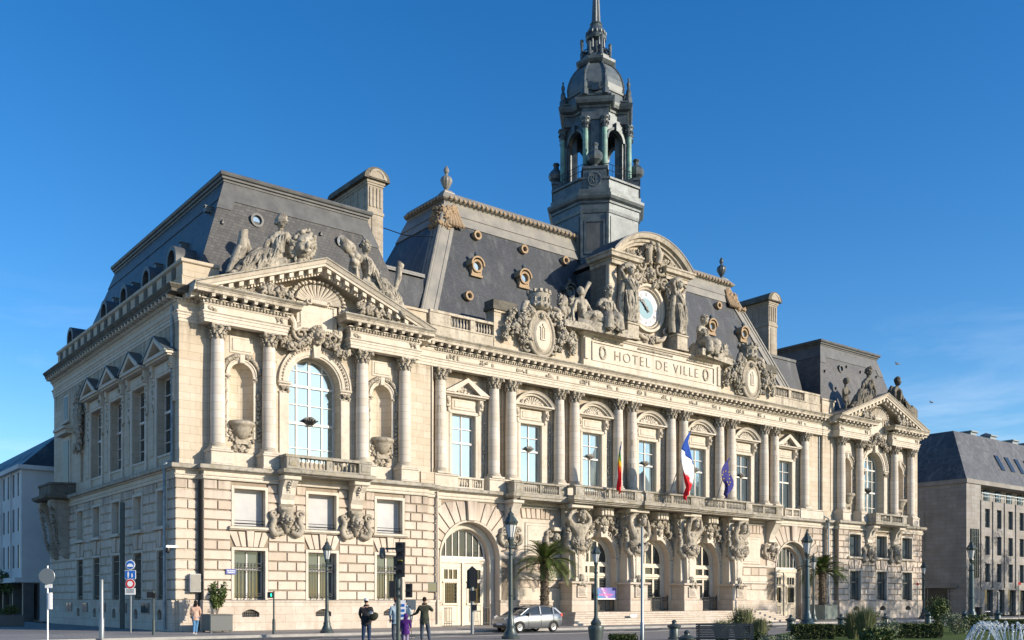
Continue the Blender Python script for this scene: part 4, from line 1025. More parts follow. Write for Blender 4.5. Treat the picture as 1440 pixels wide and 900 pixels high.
        d = m.build('door', S['door'], hall)
        m = MB(); m.box(c-1.4, c+1.4, y+.03, y+.06, 1.8, 4.36); m.build('pane', S['glass_d'], d)
        m = MB()
        for q in (-.96, 0, .96):
            hw = .34
            for t in range(5): m.tube([(c+q-hw+2*hw*t/4, y-.06, 1.9), (c+q-hw+2*hw*t/4, y-.06, 3.45)], .015, 4)
            for z in range(7): m.box(c+q-hw, c+q+hw, y-.075, y-.05, 2.0+z*.22, 2.03+z*.22)
        m.build('door_grille', S['iron'], d)
        m = MB(); y = YN+.2
        for t in range(25):
            x = c-1.68+3.36*t/24; m.tube([(x, y, .92), (x, y, 2.05+(.12 if t % 6 == 0 else 0))], .022 if t % 6 else .05, 4)
        for z in (1.0, 1.75, 1.98): m.box(c-1.7, c+1.7, y-.02, y+.02, z-.02, z+.02)
        for t in range(12): scroll(m, c-1.55+.28*t, 1.86, y-.02, .09, 1.2, 1, .014, seg=4)
        m.build('gate', S['iron'], hall)
    # telamons, their herm shafts and pedestals
    for i, x in enumerate((28.97, 34.9, 40.95, 46.95)):
        m = MB(); m.cbox(x-1.1, x+1.1, -1.55, YN+.1, .0, 1.75, .03); m.cbox(x-.95, x+.95, -1.4, YN+.1, 1.75, 2.95, .03); m.cbox(x-1.15, x+1.15, -1.6, YN+.1, 2.95, 3.12, .04)
        m.cbox(x-.5, x+.5, -1.5, -1.38, 1.95, 2.8, .03); m.add([(x-.38,-1.5,2.05),(x+.38,-1.5,2.05),(x+.38,-1.5,2.7),(x-.38,-1.5,2.7),(x,-1.68,2.37)], [(0,1,4),(1,2,4),(2,3,4),(3,0,4)])
        p = m.build('telamon_pedestal', S['plinth'], hall)
        m = MB(); m.add([(x-.38,-1.25,3.4),(x+.38,-1.25,3.4),(x+.38,0,3.4),(x-.38,0,3.4),(x-.62,-1.3,6.0),(x+.62,-1.3,6.0),(x+.62,0,6.0),(x-.62,0,6.0)], [(0,3,2,1),(4,5,6,7),(0,1,5,4),(1,2,6,5),(2,3,7,6),(3,0,4,7)])
        m.box(x-.55, x+.55, -1.35, 0, 3.13, 3.4); m.cbox(x-.28, x+.28, -1.33, -1.2, 3.6, 5.6, .05); m.box(x-.8, x+.8, -.9, 0, 3.125, 8.6)
        m.cbox(x-1.05, x+1.05, -1.5, .05, 8.45, 8.72, .04)
        m.build('herm_shaft', S['trim'], p)
        m = MB(); mask_head(m, x, -1.35, 3.3, .45, True, i); foliage_relief(m, x-.4, x+.4, 2.75, 3.1, -1.5, 12, .12, i)
        garland(m, [(x-.8, -1.2, 6.1), (x-.4, -1.45, 5.7), (x, -1.5, 5.9), (x+.45, -1.45, 5.6), (x+.8, -1.2, 6.1)], .2, i, 6)
        foliage_relief(m, x-1.0, x-.75, 5.4, 8.3, -.7, 30, .11, i+3); foliage_relief(m, x+.75, x+1.0, 5.4, 8.3, -.7, 30, .11, i+5)
        garland(m, [(x-.9, -.85, 7.4), (x-.85, -.95, 6.2)], .13, i+2, 12); garland(m, [(x+.9, -.85, 7.4), (x+.85, -.95, 6.2)], .13, i+2, 12)
        m.build('telamon_carving', S['carved'], p)
        telam.append((x, i, p))
    # scrolled consoles under the balcony ends
    for x in (23.35, 27.5, 48.6, 52.75):
        big = x in (23.35, 52.75)
        m = MB()
        if big:
            prof = [(.1, 8.74), (-.95, 8.74), (-1.0, 8.5), (-.75, 8.1), (-.45, 7.6), (-.3, 7.1), (-.35, 6.9), (.1, 6.8)]; vs = [(x-.38, y, z) for y, z in prof]+[(x+.38, y, z) for y, z in prof]; n = len(prof)
            m.add(vs, [(i, (i+1)%n, n+(i+1)%n, n+i) for i in range(n)]+[list(range(n)), list(range(2*n-1, n-1, -1))]); m.cbox(x-.5, x+.5, -1.1, .0, 8.5, 8.73, .04)
        else: m.cbox(x-.4, x+.4, -.5, .05, 6.75, 7.05, .04)
        c_ = m.build('console', S['trim'], hall)
        m = MB(); mask_head(m, x, -.3, 6.3, .6, False, 3); 
        for sx in (-1, 1): scroll(m, x+sx*.62, 6.6, -.2, .3, 1.4, sx, .11); m.tube([(x+sx*.85, -.2, 6.4), (x+sx*.9, -.2, 5.9), (x+sx*.5, -.2, 5.6)], [.14,.18,.1], 6); foliage_relief(m, x+sx*.4-.2, x+sx*.4+.2, 5.5, 5.9, -.1, 7, .13, 2)
        m.build('mask_carving', S['carved'], c_)
    # string course and upper wall
    for pf, mm in ((STR, 'ledge'), (STL, 'trim')): m = MB(); m.sweep([(17.05, .0), (60.95, .0)], pf); m.build('string_course', S[mm], hall)
    m = MB(); HW = 1.0
    wallband(m, 16.9, 60.9, 9.2, 17.5, YW, .9, [(c-HW, c+HW, 10.05, 14.5) for c in B]); m.box(16.9, 60.9, YN-.02+.5, YW+.9, 17.5, 18.6); m.box(16.9, 60.9, YW-.3, YW, 9.31, 10.15) if 0 else None
    m.build('wall', S['wall'], hall)
    m = MB()                                          # pedestal course between the pedestals
    edges = [(17.0, 18.9)] + [(p-1.45, p+1.45) for p in PR] + [(57.3, 60.9)]
    for a, b in edges: m.cbox(a, b, -.10, YW, 9.303, 10.06, .02); m.cbox(a-.04, b+.04, -.15, YW, 10.06, 10.2, .03)
    m.build('pedestal_course', S['trim'], hall)
    for c in (B[0], B[6], B[1], B[2], B[3], B[4], B[5]):
        if c in (B[0], B[6]):
            m = MB(); m.box(c-1.1, c+1.1, -.02, .28, 9.303, 9.42); m.box(c-1.1, c+1.1, -.05, .3, 9.98, 10.1); m.box(c-.12, c+.12, 0, .26, 9.42, 9.98); m.box(c-1.1, c-1.0, 0, .26, 9.42, 9.98); m.box(c+1.0, c+1.1, 0, .26, 9.42, 9.98)
            balusters(m, c-.98, c-.14, .13, 9.42, 9.98, .2); balusters(m, c+.14, c+.98, .13, 9.42, 9.98, .2); m.build('balustrade', S['trim'], hall)
    for x in [17.72] + [p+s*.76 for p in PR for s in (-1, 1)] + [58.45]:
        column(x, YK, hall, ped=None)
    m = MB()
    for x in [17.72] + [p+s*.76 for p in PR for s in (-1, 1)] + [58.45]: m.cbox(x-.42, x+.42, YW-.14, YW+.02, 10.2, ZC-.02, .02); m.box(x-.5, x+.5, YW-.22, YW, 10.2, 10.5)
    m.cbox(16.9, 17.25, YW-.5, YW, 10.2, ZC, .02); m.cbox(58.95, 60.9, YW-.5, YW, 10.2, ZC, .02)
    m.build('pilaster', S['wall'], hall)
    for k, c in enumerate(B):
        w = win(hall, c-HW, c+HW, 10.08, 14.5, YW+.26, mull=(.5,), trans=((.56,.13),(.78,.05)), gm='glass' if k < 5 else 'glass_m', fw=.1)
        if 0 < k < 6: m = MB(); fan_lamp(m, c, YW+.18, 12.75, .36); m.build('iron_fan', S['zinc'], w)
        m = MB()
        for a, b in ((c-HW-.24, c-HW+.015), (c+HW-.015, c+HW+.24)): m.cbox(a, b, YW-.12, YW+.05, 10.2, 14.5, .03)
        m.cbox(c-HW-.24, c+HW+.24, YW-.12, YW+.05, 14.501, 14.74, .03)
        for s in (-1, 1):
            a = c+s*(HW+.24); m.cbox(min(a, a+s*.36), max(a, a+s*.36), YW-.08, YW+.02, 10.2, 14.9, .02); m.cbox(min(a-s*.02, a+s*.3), max(a-s*.02, a+s*.3), YW-.3, YW+.02, 14.9, 15.62, .04)
            m.cbox(min(a, a+s*.12)-.02, max(a, a+s*.12)+.02, YW-.2, YW+.02, 14.6, 14.9, .03)
        m.cbox(c-.98, c+.98, YW-.06, YW+.02, 14.80, 15.55, .03); m.cbox(c-.8, c+.8, YW-.1, YW, 14.95, 15.4, .03)
        w2 = 1.78; yp = YW-.62
        m.sweep([(c-w2+.12, YW), (c-w2+.12, YW-.34), (c+w2-.12, YW-.34), (c+w2-.12, YW)], [(-.4,15.62),(.0,15.62),(.06,15.70),(.2,15.73),(.22,15.84),(-.4,15.85)])
        s_ = None
        if k in (0, 6):
            for s in (-1, 1): m.prism([(c+s*(w2+.12), 15.851), (c, 16.92), (c, 16.62), (c+s*(w2-.72), 15.851)], yp, YW)
            m.prism([(c-w2+.5, 15.852), (c+w2-.5, 15.852), (c, 16.65)], YW-.15, YW)
        else:
            rr = w2+.1; h = 1.0; Rr = (rr*rr+h*h)/(2*h); zc = 15.852+h-Rr; a0 = math.asin((Rr-h)/Rr)
            m.arc(c, zc, YW, [(Rr-.34,.0),(Rr-.32,.34),(Rr-.2,.38),(Rr-.16,.52),(Rr-.08,.56),(Rr,.64),(Rr,0)], a0, PI-a0, 22)
            n = 12; m.prism([(c+(Rr-.3)*math.cos(PI-a0-(PI-2*a0)*i/n), max(15.853, zc+(Rr-.3)*math.sin(PI-a0-(PI-2*a0)*i/n))) for i in range(n+1)], YW-.15, YW)
        s_ = m.build('window_surround', S['trim'], hall)
        m = MB()
        for s in (-1, 1):
            m.blob((c+s*1.4, YW-.32, 15.3), (.12,.12,.26), 3, .3); garland(m, [(c+s*1.68, YW-.1, 10.6), (c+s*1.68, YW-.1, 14.6)], .08, 3+s, 22, .6)
        if k in (0, 6): foliage_relief(m, c-.6, c+.6, 15.95, 16.2, YW-.15, 16, .11, 3); foliage_relief(m, c-.2, c+.2, 16.2, 16.4, YW-.15, 5, .1, 3)
        else:
            foliage_relief(m, c-.95, c+.95, 15.95, 16.1, YW-.16, 26, .12, k)
            for i in range(9): t = PI*(i+.5)/9; m.tube([(c+math.cos(t)*.2, YW-.18, 15.9+math.sin(t)*.1), (c+math.cos(t)*.75, YW-.22, 15.9+math.sin(t)*.55)], [.04,.09], 5)
        m.build('window_carving', S['trim'], s_, True, 75)
    # entablature of the centre with relief panels in the frieze
    e = entabl([(16.96, .02), (60.84, .02)], hall)
    m = MB(); fy = .0
    for c in B:
        for s in (-1, 1):
            foliage_relief(m, c+s*1.35-.55, c+s*1.35+.1, 17.88, 18.15, fy, 12, .09, int(c)+s); m.cbox(c+s*1.05-.08, c+s*1.05+.08, fy-.07, fy+.02, 17.85, 18.18, .02); m.cbox(c+s*1.9-.1, c+s*1.9+.1, fy-.05, fy+.02, 17.85, 18.12, .02)
        for i in range(18): m.blob((c-.9+1.8*i/17, fy-.01, 17.86), .05, i, .2)
    m.build('frieze_carving', S['carved'], e)
    # balcony across the five middle bays
    segs = [(23.0, 27.9, -1.0), (27.9, 34.2, -1.75), (34.2, 40.2, -1.95), (40.2, 46.2, -1.95), (46.2, 48.3, -1.75), (48.3, 53.2, -1.0)]
    m = MB(); path = [(23.0, .2), (23.0, -1.0), (27.9, -1.0), (27.9, -1.8), (34.9, -1.8), (34.9, -2.0), (41.0, -2.0), (41.0, -1.8), (48.1, -1.8), (48.1, -1.0), (53.2, -1.0), (53.2, .2)]
    m.sweep(path, [(-1.0,8.74),(-.04,8.74),(.0,8.82),(.12,8.86),(.14,8.92),(.26,8.96),(.28,9.16),(.2,9.2),(-1.0,9.2)]); m.box(23.4, 52.8, -1.2, .4, 8.78, 9.17)
    b_ = m.build('balcony', S['ledge'], hall)
    m = MB(); bl = MB()
    m.sweep(path, [(-.22,9.205),(.02,9.205),(.02,9.3),(-.22,9.3)]); m.sweep(path, [(-.26,9.9),(.06,9.9),(.1,9.94),(.1,10.02),(.04,10.06),(-.26,10.06)])
    def run(a, b, y, blocks):
        for q in blocks: m.cbox(q-.42, q+.42, y-.05, y+.25, 9.301, 9.9, .02); m.cbox(q-.25, q+.25, y-.08, y, 9.4, 9.8, .02)
        pts = sorted([a]+[b]+[q+s*.42 for q in blocks for s in (-1, 1) if a < q+s*.42 < b])
        for i in range(len(pts)-1):
            pa, pb = pts[i], pts[i+1]
            if any(abs((pa+pb)/2-q) < .42 for q in blocks) or pb-pa < .5: continue
            mid = (pa+pb)/2; m.box(mid-.11, mid+.11, y+.0, y+.2, 9.301, 9.9); balusters(m, pa+.05, mid-.13, y+.1, 9.3, 9.9, .19, 6); balusters(m, mid+.13, pb-.05, y+.1, 9.3, 9.9, .19, 6)
    run(23.0, 27.9, -1.0, [23.4, 27.5]); run(27.9, 34.9, -1.8, [28.4, 34.4]); run(34.9, 41.0, -2.0, [35.4, 40.5]); run(41.0, 48.1, -1.8, [41.5, 47.6]); run(48.1, 53.2, -1.0, [48.6, 52.8])
    for x, y0 in ((23.1, -1.0), (53.1, -1.0)): m.box(x-.1, x+.1, y0+.2, .2, 9.301, 9.9)
    m.build('balustrade', S['ledge'], b_)
    # entrance steps
    m = MB()
    for i in range(6): e = .34*(5-i); m.cbox(27.0-e, 49.0+e, -2.9-e, 1.0, .15*i, .15*(i+1)-.002*0, .015)
    m.build('entrance_steps', S['plinth'], hall)
telam = []
centre()

# ================================================================ attic, cartouches, panel with the name
def attic():
    m = MB()                                          # balustrades at both ends
    for a, b in ((16.9, 22.2), (54.0, 60.9)):
        m.box(a, b, .3, 1.0, 19.12, 20.1); m.box(a, b, .25, 1.0, 20.1, 20.2); m.box(a, b, .3, .8, 20.95, 21.12)
        if a < 20: blk = [(16.9, 18.6), (20.25, 20.65)]
        else: blk = [(54.0, 54.1), (56.1, 56.5), (58.5, 60.9)]
        for p, q in blk: m.box(p, q, .35, .75, 20.2, 20.95)
        x = a
        for p, q in sorted(blk)+[(b, b)]:
            if p-x > .4: balusters(m, x+.05, p-.05, .55, 20.2, 20.95, .25)
            x = max(x, q)
    m.build('balustrade', S['trim_w'], hall)
    m = MB()
    for a, b in ((22.2, 30.4), (45.9, 54.0)):
        m.box(a, b, .25, 1.2, 19.12, 20.0); m.box(a+.03, b-.03, .3, 1.2, 20.0, 21.9); m.box(a, b, .22, 1.2, 21.9, 22.05)
    m.build('attic_wall', S['wall'], hall)
    m = MB()
    for a, b in ((22.1, 24.2), (28.2, 30.3), (45.9, 48.0), (52.1, 54.1)): m.box(a-.06, b+.06, .12, 1.3, 22.06, 22.3); m.box(a, b, .18, 1.25, 22.3, 22.75)
    m.build('attic_cap', S['dark_st'], hall)
    for c in (26.2, 50.0):
        m = MB(); y = .18
        n = 24; ring = [(c+math.cos(2*PI*i/n)*1.15*(1-.12*math.sin(2*PI*i/n)), 20.9+math.sin(2*PI*i/n)*1.6) for i in range(n)]
        m.prism_c(ring, y-.35, y+.2, .12); m.tube([(p[0], y-.3, p[1]) for p in ring+ring[:1]], .15, 7)
        o = m.build('cartouche', S['carved'], hall, True)
        m = MB(); m.prism_c([(c+math.cos(2*PI*i/n)*.75, 20.75+math.sin(2*PI*i/n)*1.15) for i in range(n)], y-.48, y-.3, .1)
        m.box(c-.22, c+.22, y-.55, y-.47, 20.4, 20.5); m.box(c-.22, c-.12, y-.55, y-.47, 20.5, 21.3); m.box(c+.12, c+.22, y-.55, y-.47, 20.5, 21.3); m.box(c-.3, c+.3, y-.55, y-.47, 21.3, 21.4); m.box(c-.05, c+.05, y-.55, y-.47, 20.5, 21.6)
        m.build('shield', S['trim'], o)
        m = MB()
        m.lathe(c, y, [(.5,22.6),(.85,22.75),(.88,22.95),(.8,23.05),(.75,23.5),(.82,23.7),(.78,23.85),(.4,23.92),(0,23.93)], 14); 
        for i in range(12): t = 2*PI*i/12; m.blob((c+math.cos(t)*.85, y+math.sin(t)*.85, 22.85), .16, i, .3); m.box(c+math.cos(t)*.78-.11, c+math.cos(t)*.78+.11, y+math.sin(t)*.78-.11, y+math.sin(t)*.78+.11, 23.8, 24.02); m.box(c+math.cos(t)*.76-.04, c+math.cos(t)*.76+.04, y+math.sin(t)*.78-.08, y+math.sin(t)*.78+.04, 23.15, 23.45)
        mask_head(m, c, y-.35, 22.2, .5, True, 4)
        for s in (-1, 1):
            scroll(m, c+s*1.1, 22.1, y-.25, .6, 1.5, -s, .17, PI/2*(1+s)); scroll(m, c+s*1.3, 19.9, y-.15, .45, 1.4, s, .13)
            garland(m, [(c+s*.9, y-.2, 22.5), (c+s*1.6, y-.3, 21.9), (c+s*1.9, y-.3, 21.2), (c+s*1.6, y-.3, 20.4)], .3, 17+s, 8)
            garland(m, [(c+s*1.7, y-.2, 21.8), (c+s*2.4, y-.25, 21.2), (c+s*2.7, y-.25, 20.6)], .27, 27+s, 8); garland(m, [(c+s*2.7, y-.2, 22.0), (c+s*3.1, y-.2, 21.2), (c+s*3.2, y-.2, 19.9)], .25, 37+s, 9)
            garland(m, [(c+s*1.2, y-.2, 20.2), (c+s*2.0, y-.2, 20.0)], .24, 37+s, 6)
            m.tube([(c+s*1.15, y-.2, 23.0), (c+s*1.5, y-.3, 22.8), (c+s*1.75, y-.3, 22.2)], [.14,.25,.2], 7)
        m.build('cartouche_carving', S['statue'], o)
    # inscribed panel
    m = MB(); xa, xb, y = 30.3, 46.0, -.15
    m.box(xa, xb, y, 1.6, 19.13, 19.75); m.box(xa+.05, xb-.05, y+.05, 1.6, 19.75, 21.6); m.sweep([(xa, 1.6), (xa, y), (xb, y), (xb, 1.6)], [(-.6,21.6),(.05,21.6),(.1,21.68),(.2,21.72),(.24,21.85),(-.6,21.95)])
    m.cbox(xa+.9, xb-.9, y-.04, y+.06, 19.85, 21.0, .0) if 0 else None
    for q in (xa+.85, xb-.95): m.box(q, q+.1, y-.05, y+.06, 19.86, 21.15)
    m.box(xa+.85, xb-.85, y-.05, y+.06, 21.15, 21.25); m.box(xa+.85, xb-.85, y-.05, y+.06, 19.77, 19.87)
    for q in (xa+.1, xb-.45): m.cbox(q, q+.35, y-.06, y+.06, 19.8, 21.4, .03)
    p = m.build('inscription_panel', S['trim'], hall)
    m = MB()
    for q in (xa+2.0, xb-1.9):
        for i in range(20): t = 2*PI*i/20; m.blob((q+math.cos(t)*.3, y-.0, 20.5+math.sin(t)*.42), (.1,.06,.12), i, .3)
    for i in range(40): m.blob((xa+1+3.2*i/40, y, 21.42), (.07,.06,.1), i, .3); m.blob((xb-4.2+3.2*i/40, y, 21.42), (.07,.06,.1), i, .3); m.blob((c0-2+4*i/40, y, 21.42), (.07,.06,.1), i, .3)
    m.build('panel_carving', S['trim_w'], p)
    cu = bpy.data.curves.new('lettering', 'FONT'); cu.body = 'HOTEL DE VILLE'; cu.size = 1; cu.extrude = .02; cu.offset = -.018; cu.space_character = 1.22; cu.align_x = 'CENTER'
    t = bpy.data.objects.new('tmp', cu); col.objects.link(t); bpy.context.view_layer.update()
    me = bpy.data.meshes.new_from_object(t.evaluated_get(bpy.context.evaluated_depsgraph_get())); bpy.data.objects.remove(t)
    xs = [v.co.x for v in me.vertices]; ys = [v.co.y for v in me.vertices]; W = 9.6/(max(xs)-min(xs)); H = .72/(max(ys)-min(ys)); cx = (max(xs)+min(xs))/2
    for v in me.vertices: v.co = Vector((38.35+(v.co.x-cx)*W, y+.02-v.co.z, 20.12+(v.co.y-min(ys))*H))
    me.materials.clear(); me.materials.append(S['letter']); me.name = 'inscription'
    o = bpy.data.objects.new('inscription', me); col.objects.link(o); o.parent = p; o['label'] = 'HOTEL DE VILLE in large capital letters'
c0 = 38.1
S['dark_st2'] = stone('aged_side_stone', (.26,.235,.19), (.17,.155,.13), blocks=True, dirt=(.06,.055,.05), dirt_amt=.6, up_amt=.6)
S['letter'] = stone('aged_letter_stone', (.36,.315,.25), (.29,.25,.195), blocks=False, dirt=(.1,.09,.07), dirt_amt=.4, up_amt=.4)
attic()

# ================================================================ clock frontispiece
def clockfront():
    c = 37.95; y = .60; hw = 4.3
    m = MB()
    q_ = MB(); q_.box(c-hw, c+hw, y+.44, 2.7, 21.9, 28.6); q_.box(c-hw-.02, c-hw+.03, y-.06, y+.44, 21.9, 27.7); m.box(c-hw+.05, c+hw, y+.33, y+.43, 21.9, 28.6)
    rr = hw+.15; h = 2.05; Rr = (rr*rr+h*h)/(2*h); zc = 28.6+h-Rr; a0 = math.asin((Rr-h)/Rr); n = 24
    m.prism([(c+(Rr-.05)*math.cos(PI-a0-(PI-2*a0)*i/n), max(28.59, zc+(Rr-.05)*math.sin(PI-a0-(PI-2*a0)*i/n))) for i in range(n+1)], y+.1, 2.7)
    for s in (-1, 1): m.cbox(c+s*3.95-.42, c+s*3.95+.42, y-.08, y+.3, 21.9, 27.9, .04); m.cbox(c+s*2.75-.55, c+s*2.75+.55, y-.3, y+.3, 21.9, 27.7, .04)
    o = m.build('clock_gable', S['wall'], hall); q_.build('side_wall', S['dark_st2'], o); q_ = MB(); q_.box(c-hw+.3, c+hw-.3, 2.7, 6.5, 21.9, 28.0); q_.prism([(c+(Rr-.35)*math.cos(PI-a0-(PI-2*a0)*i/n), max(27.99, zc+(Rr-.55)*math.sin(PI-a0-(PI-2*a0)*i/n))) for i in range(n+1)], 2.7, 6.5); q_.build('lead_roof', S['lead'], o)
    m = MB()
    for s in (-1, 1):
        x0, x1 = (c-hw-.05, c-1.75) if s < 0 else (c+1.75, c+hw+.05)
        m.sweep([(x0, 2.7), (x0, y-.35), (x1, y-.35), (x1, y+.2)], [(-.5,27.75),(.02,27.75),(.02,28.0),(.1,28.04),(.1,28.12),(.35,28.2),(.4,28.42),(.5,28.5),(.5,28.6),(-.5,28.62)]) if s < 0 else m.sweep([(x0, y+.2), (x0, y-.35), (x1, y-.35), (x1, 2.7)], [(-.5,27.75),(.02,27.75),(.02,28.0),(.1,28.04),(.1,28.12),(.35,28.2),(.4,28.42),(.5,28.5),(.5,28.6),(-.5,28.62)])
        xx = c+s*2.8; m.cbox(xx-.62, xx+.62, y-1.15, y+.1, 21.95, 23.05, .03); m.cbox(xx-.7, xx+.7, y-1.22, y+.1, 23.05, 23.2, .03); m.cbox(xx-.7, xx+.7, y-1.22, y+.1, 21.94, 22.1, .03); m.cbox(xx-.55, xx+.55, y-.8, y, 27.5, 27.74, .03)
    m.arc(c, zc, y, [(Rr-.75,.0),(Rr-.72,.25),(Rr-.55,.3),(Rr-.5,.45),(Rr-.3,.5),(Rr-.26,.72),(Rr-.1,.8),(Rr+.02,.86),(Rr+.05,.86),(Rr+.05,-.3),(Rr-.75,-.3)], a0-.02, PI-a0+.02, 36)
    m.cbox(c-1.6, c+1.6, y-.1, y+.1, 21.95, 23.0, .04)
    m.build('segmental_pediment', S['trim_w'], o)
    m = MB(); m.prism([(c+(Rr+.16)*math.cos(PI-a0-(PI-2*a0)*i/n), zc+(Rr+.16)*math.sin(PI-a0-(PI-2*a0)*i/n)) for i in range(n+1)] + [(c+(Rr+.0)*math.cos(a0+(PI-2*a0)*i/n), zc+(Rr+.06)*math.sin(a0+(PI-2*a0)*i/n)) for i in range(n+1)], y-.9, 2.9); m.build('lead_cover', S['zinc_d'], o)
    # carving
    m = MB()
    mask_head(m, c, y-.35, 27.75, .75, True, 9)
    for s in (-1, 1):
        scroll(m, c+s*1.0, 28.3, y-.3, .6, 1.5, -s, .16, PI/2); scroll(m, c+s*1.55, 27.2, y-.25, .5, 1.4, s, .13); foliage_relief(m, c+s*1.2-.7, c+s*1.2+.7, 26.9, 28.9, y-.1, 60, .2, 21+s)
        foliage_relief(m, c+s*2.4-.9, c+s*2.4+.9, 28.75, 29.25, y-.1, 36, .2, 31+s); scroll(m, c+s*1.9, 23.4, y-.2, .4, 1.4, s, .12)
        m.tube([(c+s*1.9, y-.2, 23.2), (c+s*1.3, y-.3, 22.7), (c+s*.5, y-.3, 22.5)], [.14,.2,.15], 7); garland(m, [(c+s*1.9, y-.25, 26.9), (c+s*2.1, y-.25, 25.9), (c+s*2.05, y-.25, 24.6)], .16, 8, 12)
    foliage_relief(m, c-.6, c+.6, 22.2, 22.8, y-.2, 22, .16, 77); foliage_relief(m, c-1.3, c+1.3, 28.6, 29.6, y-.2, 50, .22, 78); garland(m, [(c-.9, y-.5, 29.4), (c, y-.5, 29.9), (c+.9, y-.5, 29.3)], .26, 5, 8)
    m.tube([(c-.5, y-.6, 28.6), (c-.65, y-.7, 29.2), (c-.4, y-.7, 29.8)], [.22,.3,.18], 8); m.blob((c-.35, y-.75, 30.0), .2, 2, .1, ICO2); m.tube([(c+.5, y-.6, 28.6), (c+.6, y-.7, 29.2), (c+.35, y-.7, 29.8)], [.22,.3,.18], 8); m.blob((c+.3, y-.75, 30.0), .2, 2, .1, ICO2)
    m.build('clock_carving', S['carved'], o)
    # the clock
    cz = 25.12; yk = y+.3; m = MB(); m.arc(c, cz, yk, [(1.42,-.05),(1.42,.12),(1.5,.24),(1.62,.18),(1.72,.36),(1.92,.36),(2.0,.2),(2.0,-.2),(1.42,-.2)], 0, 2*PI, 48)
    k = m.build('clock', S['trim'], hall, True); yf = yk-.07
    m = MB(); m.prism([(c+math.cos(2*PI*i/48)*1.44, cz+math.sin(2*PI*i/48)*1.44) for i in range(48)], yf, yf+.1); m.build('dial', S['dialw'], k)
    m = MB(); m.prism([(c+math.cos(2*PI*i/40)*.83, cz+math.sin(2*PI*i/40)*.83) for i in range(40)], yf-.015, yf-.001); m.build('dial_centre', S['dialb'], k)
    m = MB(); num = ['XII','I','II','III','IIII','V','VI','VII','VIII','IX','X','XI']
    def bar(a, rad, u0, v0, u1, v1, w=.022):          # stroke in the local frame of numeral at angle a (v outward)
        ca, sa = math.cos(a), math.sin(a)
        P = lambda u, v: (c+ca*(rad+v)+sa*u, cz+sa*(rad+v)-ca*u)
        p, q = P(u0, v0), P(u1, v1); L = math.hypot(q[0]-p[0], q[1]-p[1]); nx, nz = -(q[1]-p[1])/L*w, (q[0]-p[0])/L*w
        m.prism([(p[0]+nx, p[1]+nz), (q[0]+nx, q[1]+nz), (q[0]-nx, q[1]-nz), (p[0]-nx, p[1]-nz)], yf-.012, yf-.001)
    for i, s in enumerate(num):
        a = PI/2-2*PI*i/12; wd = {'I':.07,'V':.15,'X':.15}; W = sum(wd[q] for q in s); u = -W/2
        for q in s:
            w = wd[q]; h = .15
            if q == 'I': bar(a, 1.12, u+w/2, -h, u+w/2, h)
            elif q == 'V': bar(a, 1.12, u+.02, h, u+w/2, -h); bar(a, 1.12, u+w-.02, h, u+w/2, -h, .014)
            else: bar(a, 1.12, u+.02, h, u+w-.02, -h); bar(a, 1.12, u+w-.02, h, u+.02, -h, .014)
            u += w
    for i in range(60):
        a = 2*PI*i/60; bar(a, 1.36, 0, -.03, 0, .03, .012 if i % 5 else .03)
    for i in range(12): a = 2*PI*(i+.5)/12; bar(a, 1.1, 0, -.24, 0, .22, .008)
    m.build('numerals', S['dialn'], k)
    m = MB()
    def hand(a, L, w, yy, back=.3):
        ca, sa = math.cos(a), math.sin(a); P = lambda u, v: (c+ca*v+sa*u, cz+sa*v-ca*u)
        m.prism([P(-w*.6, -back), P(-w, 0), P(-w*.9, L*.6), P(-w*1.8, L*.68), P(0, L), P(w*1.8, L*.68), P(w*.9, L*.6), P(w, 0), P(w*.6, -back)], yy-.03, yy)
    hand(R(90+34), .82, .075, yf-.05, .35); hand(R(90+48), 1.25, .05, yf-.1, .4)
    m.arc(c, cz, yf-.05, [(.0,.1),(.12,.1),(.12,0),(.0,0)], 0, 2*PI, 12); m.build('hand', S['black'], k)
S['dialw'] = simple('white_enamel', (.56,.56,.56), .5); S['dialb'] = simple('pale_blue_enamel', (.10,.235,.30), .5); S['dialn'] = simple('grey_numeral_enamel', (.20,.20,.24), .5)
clockfront()
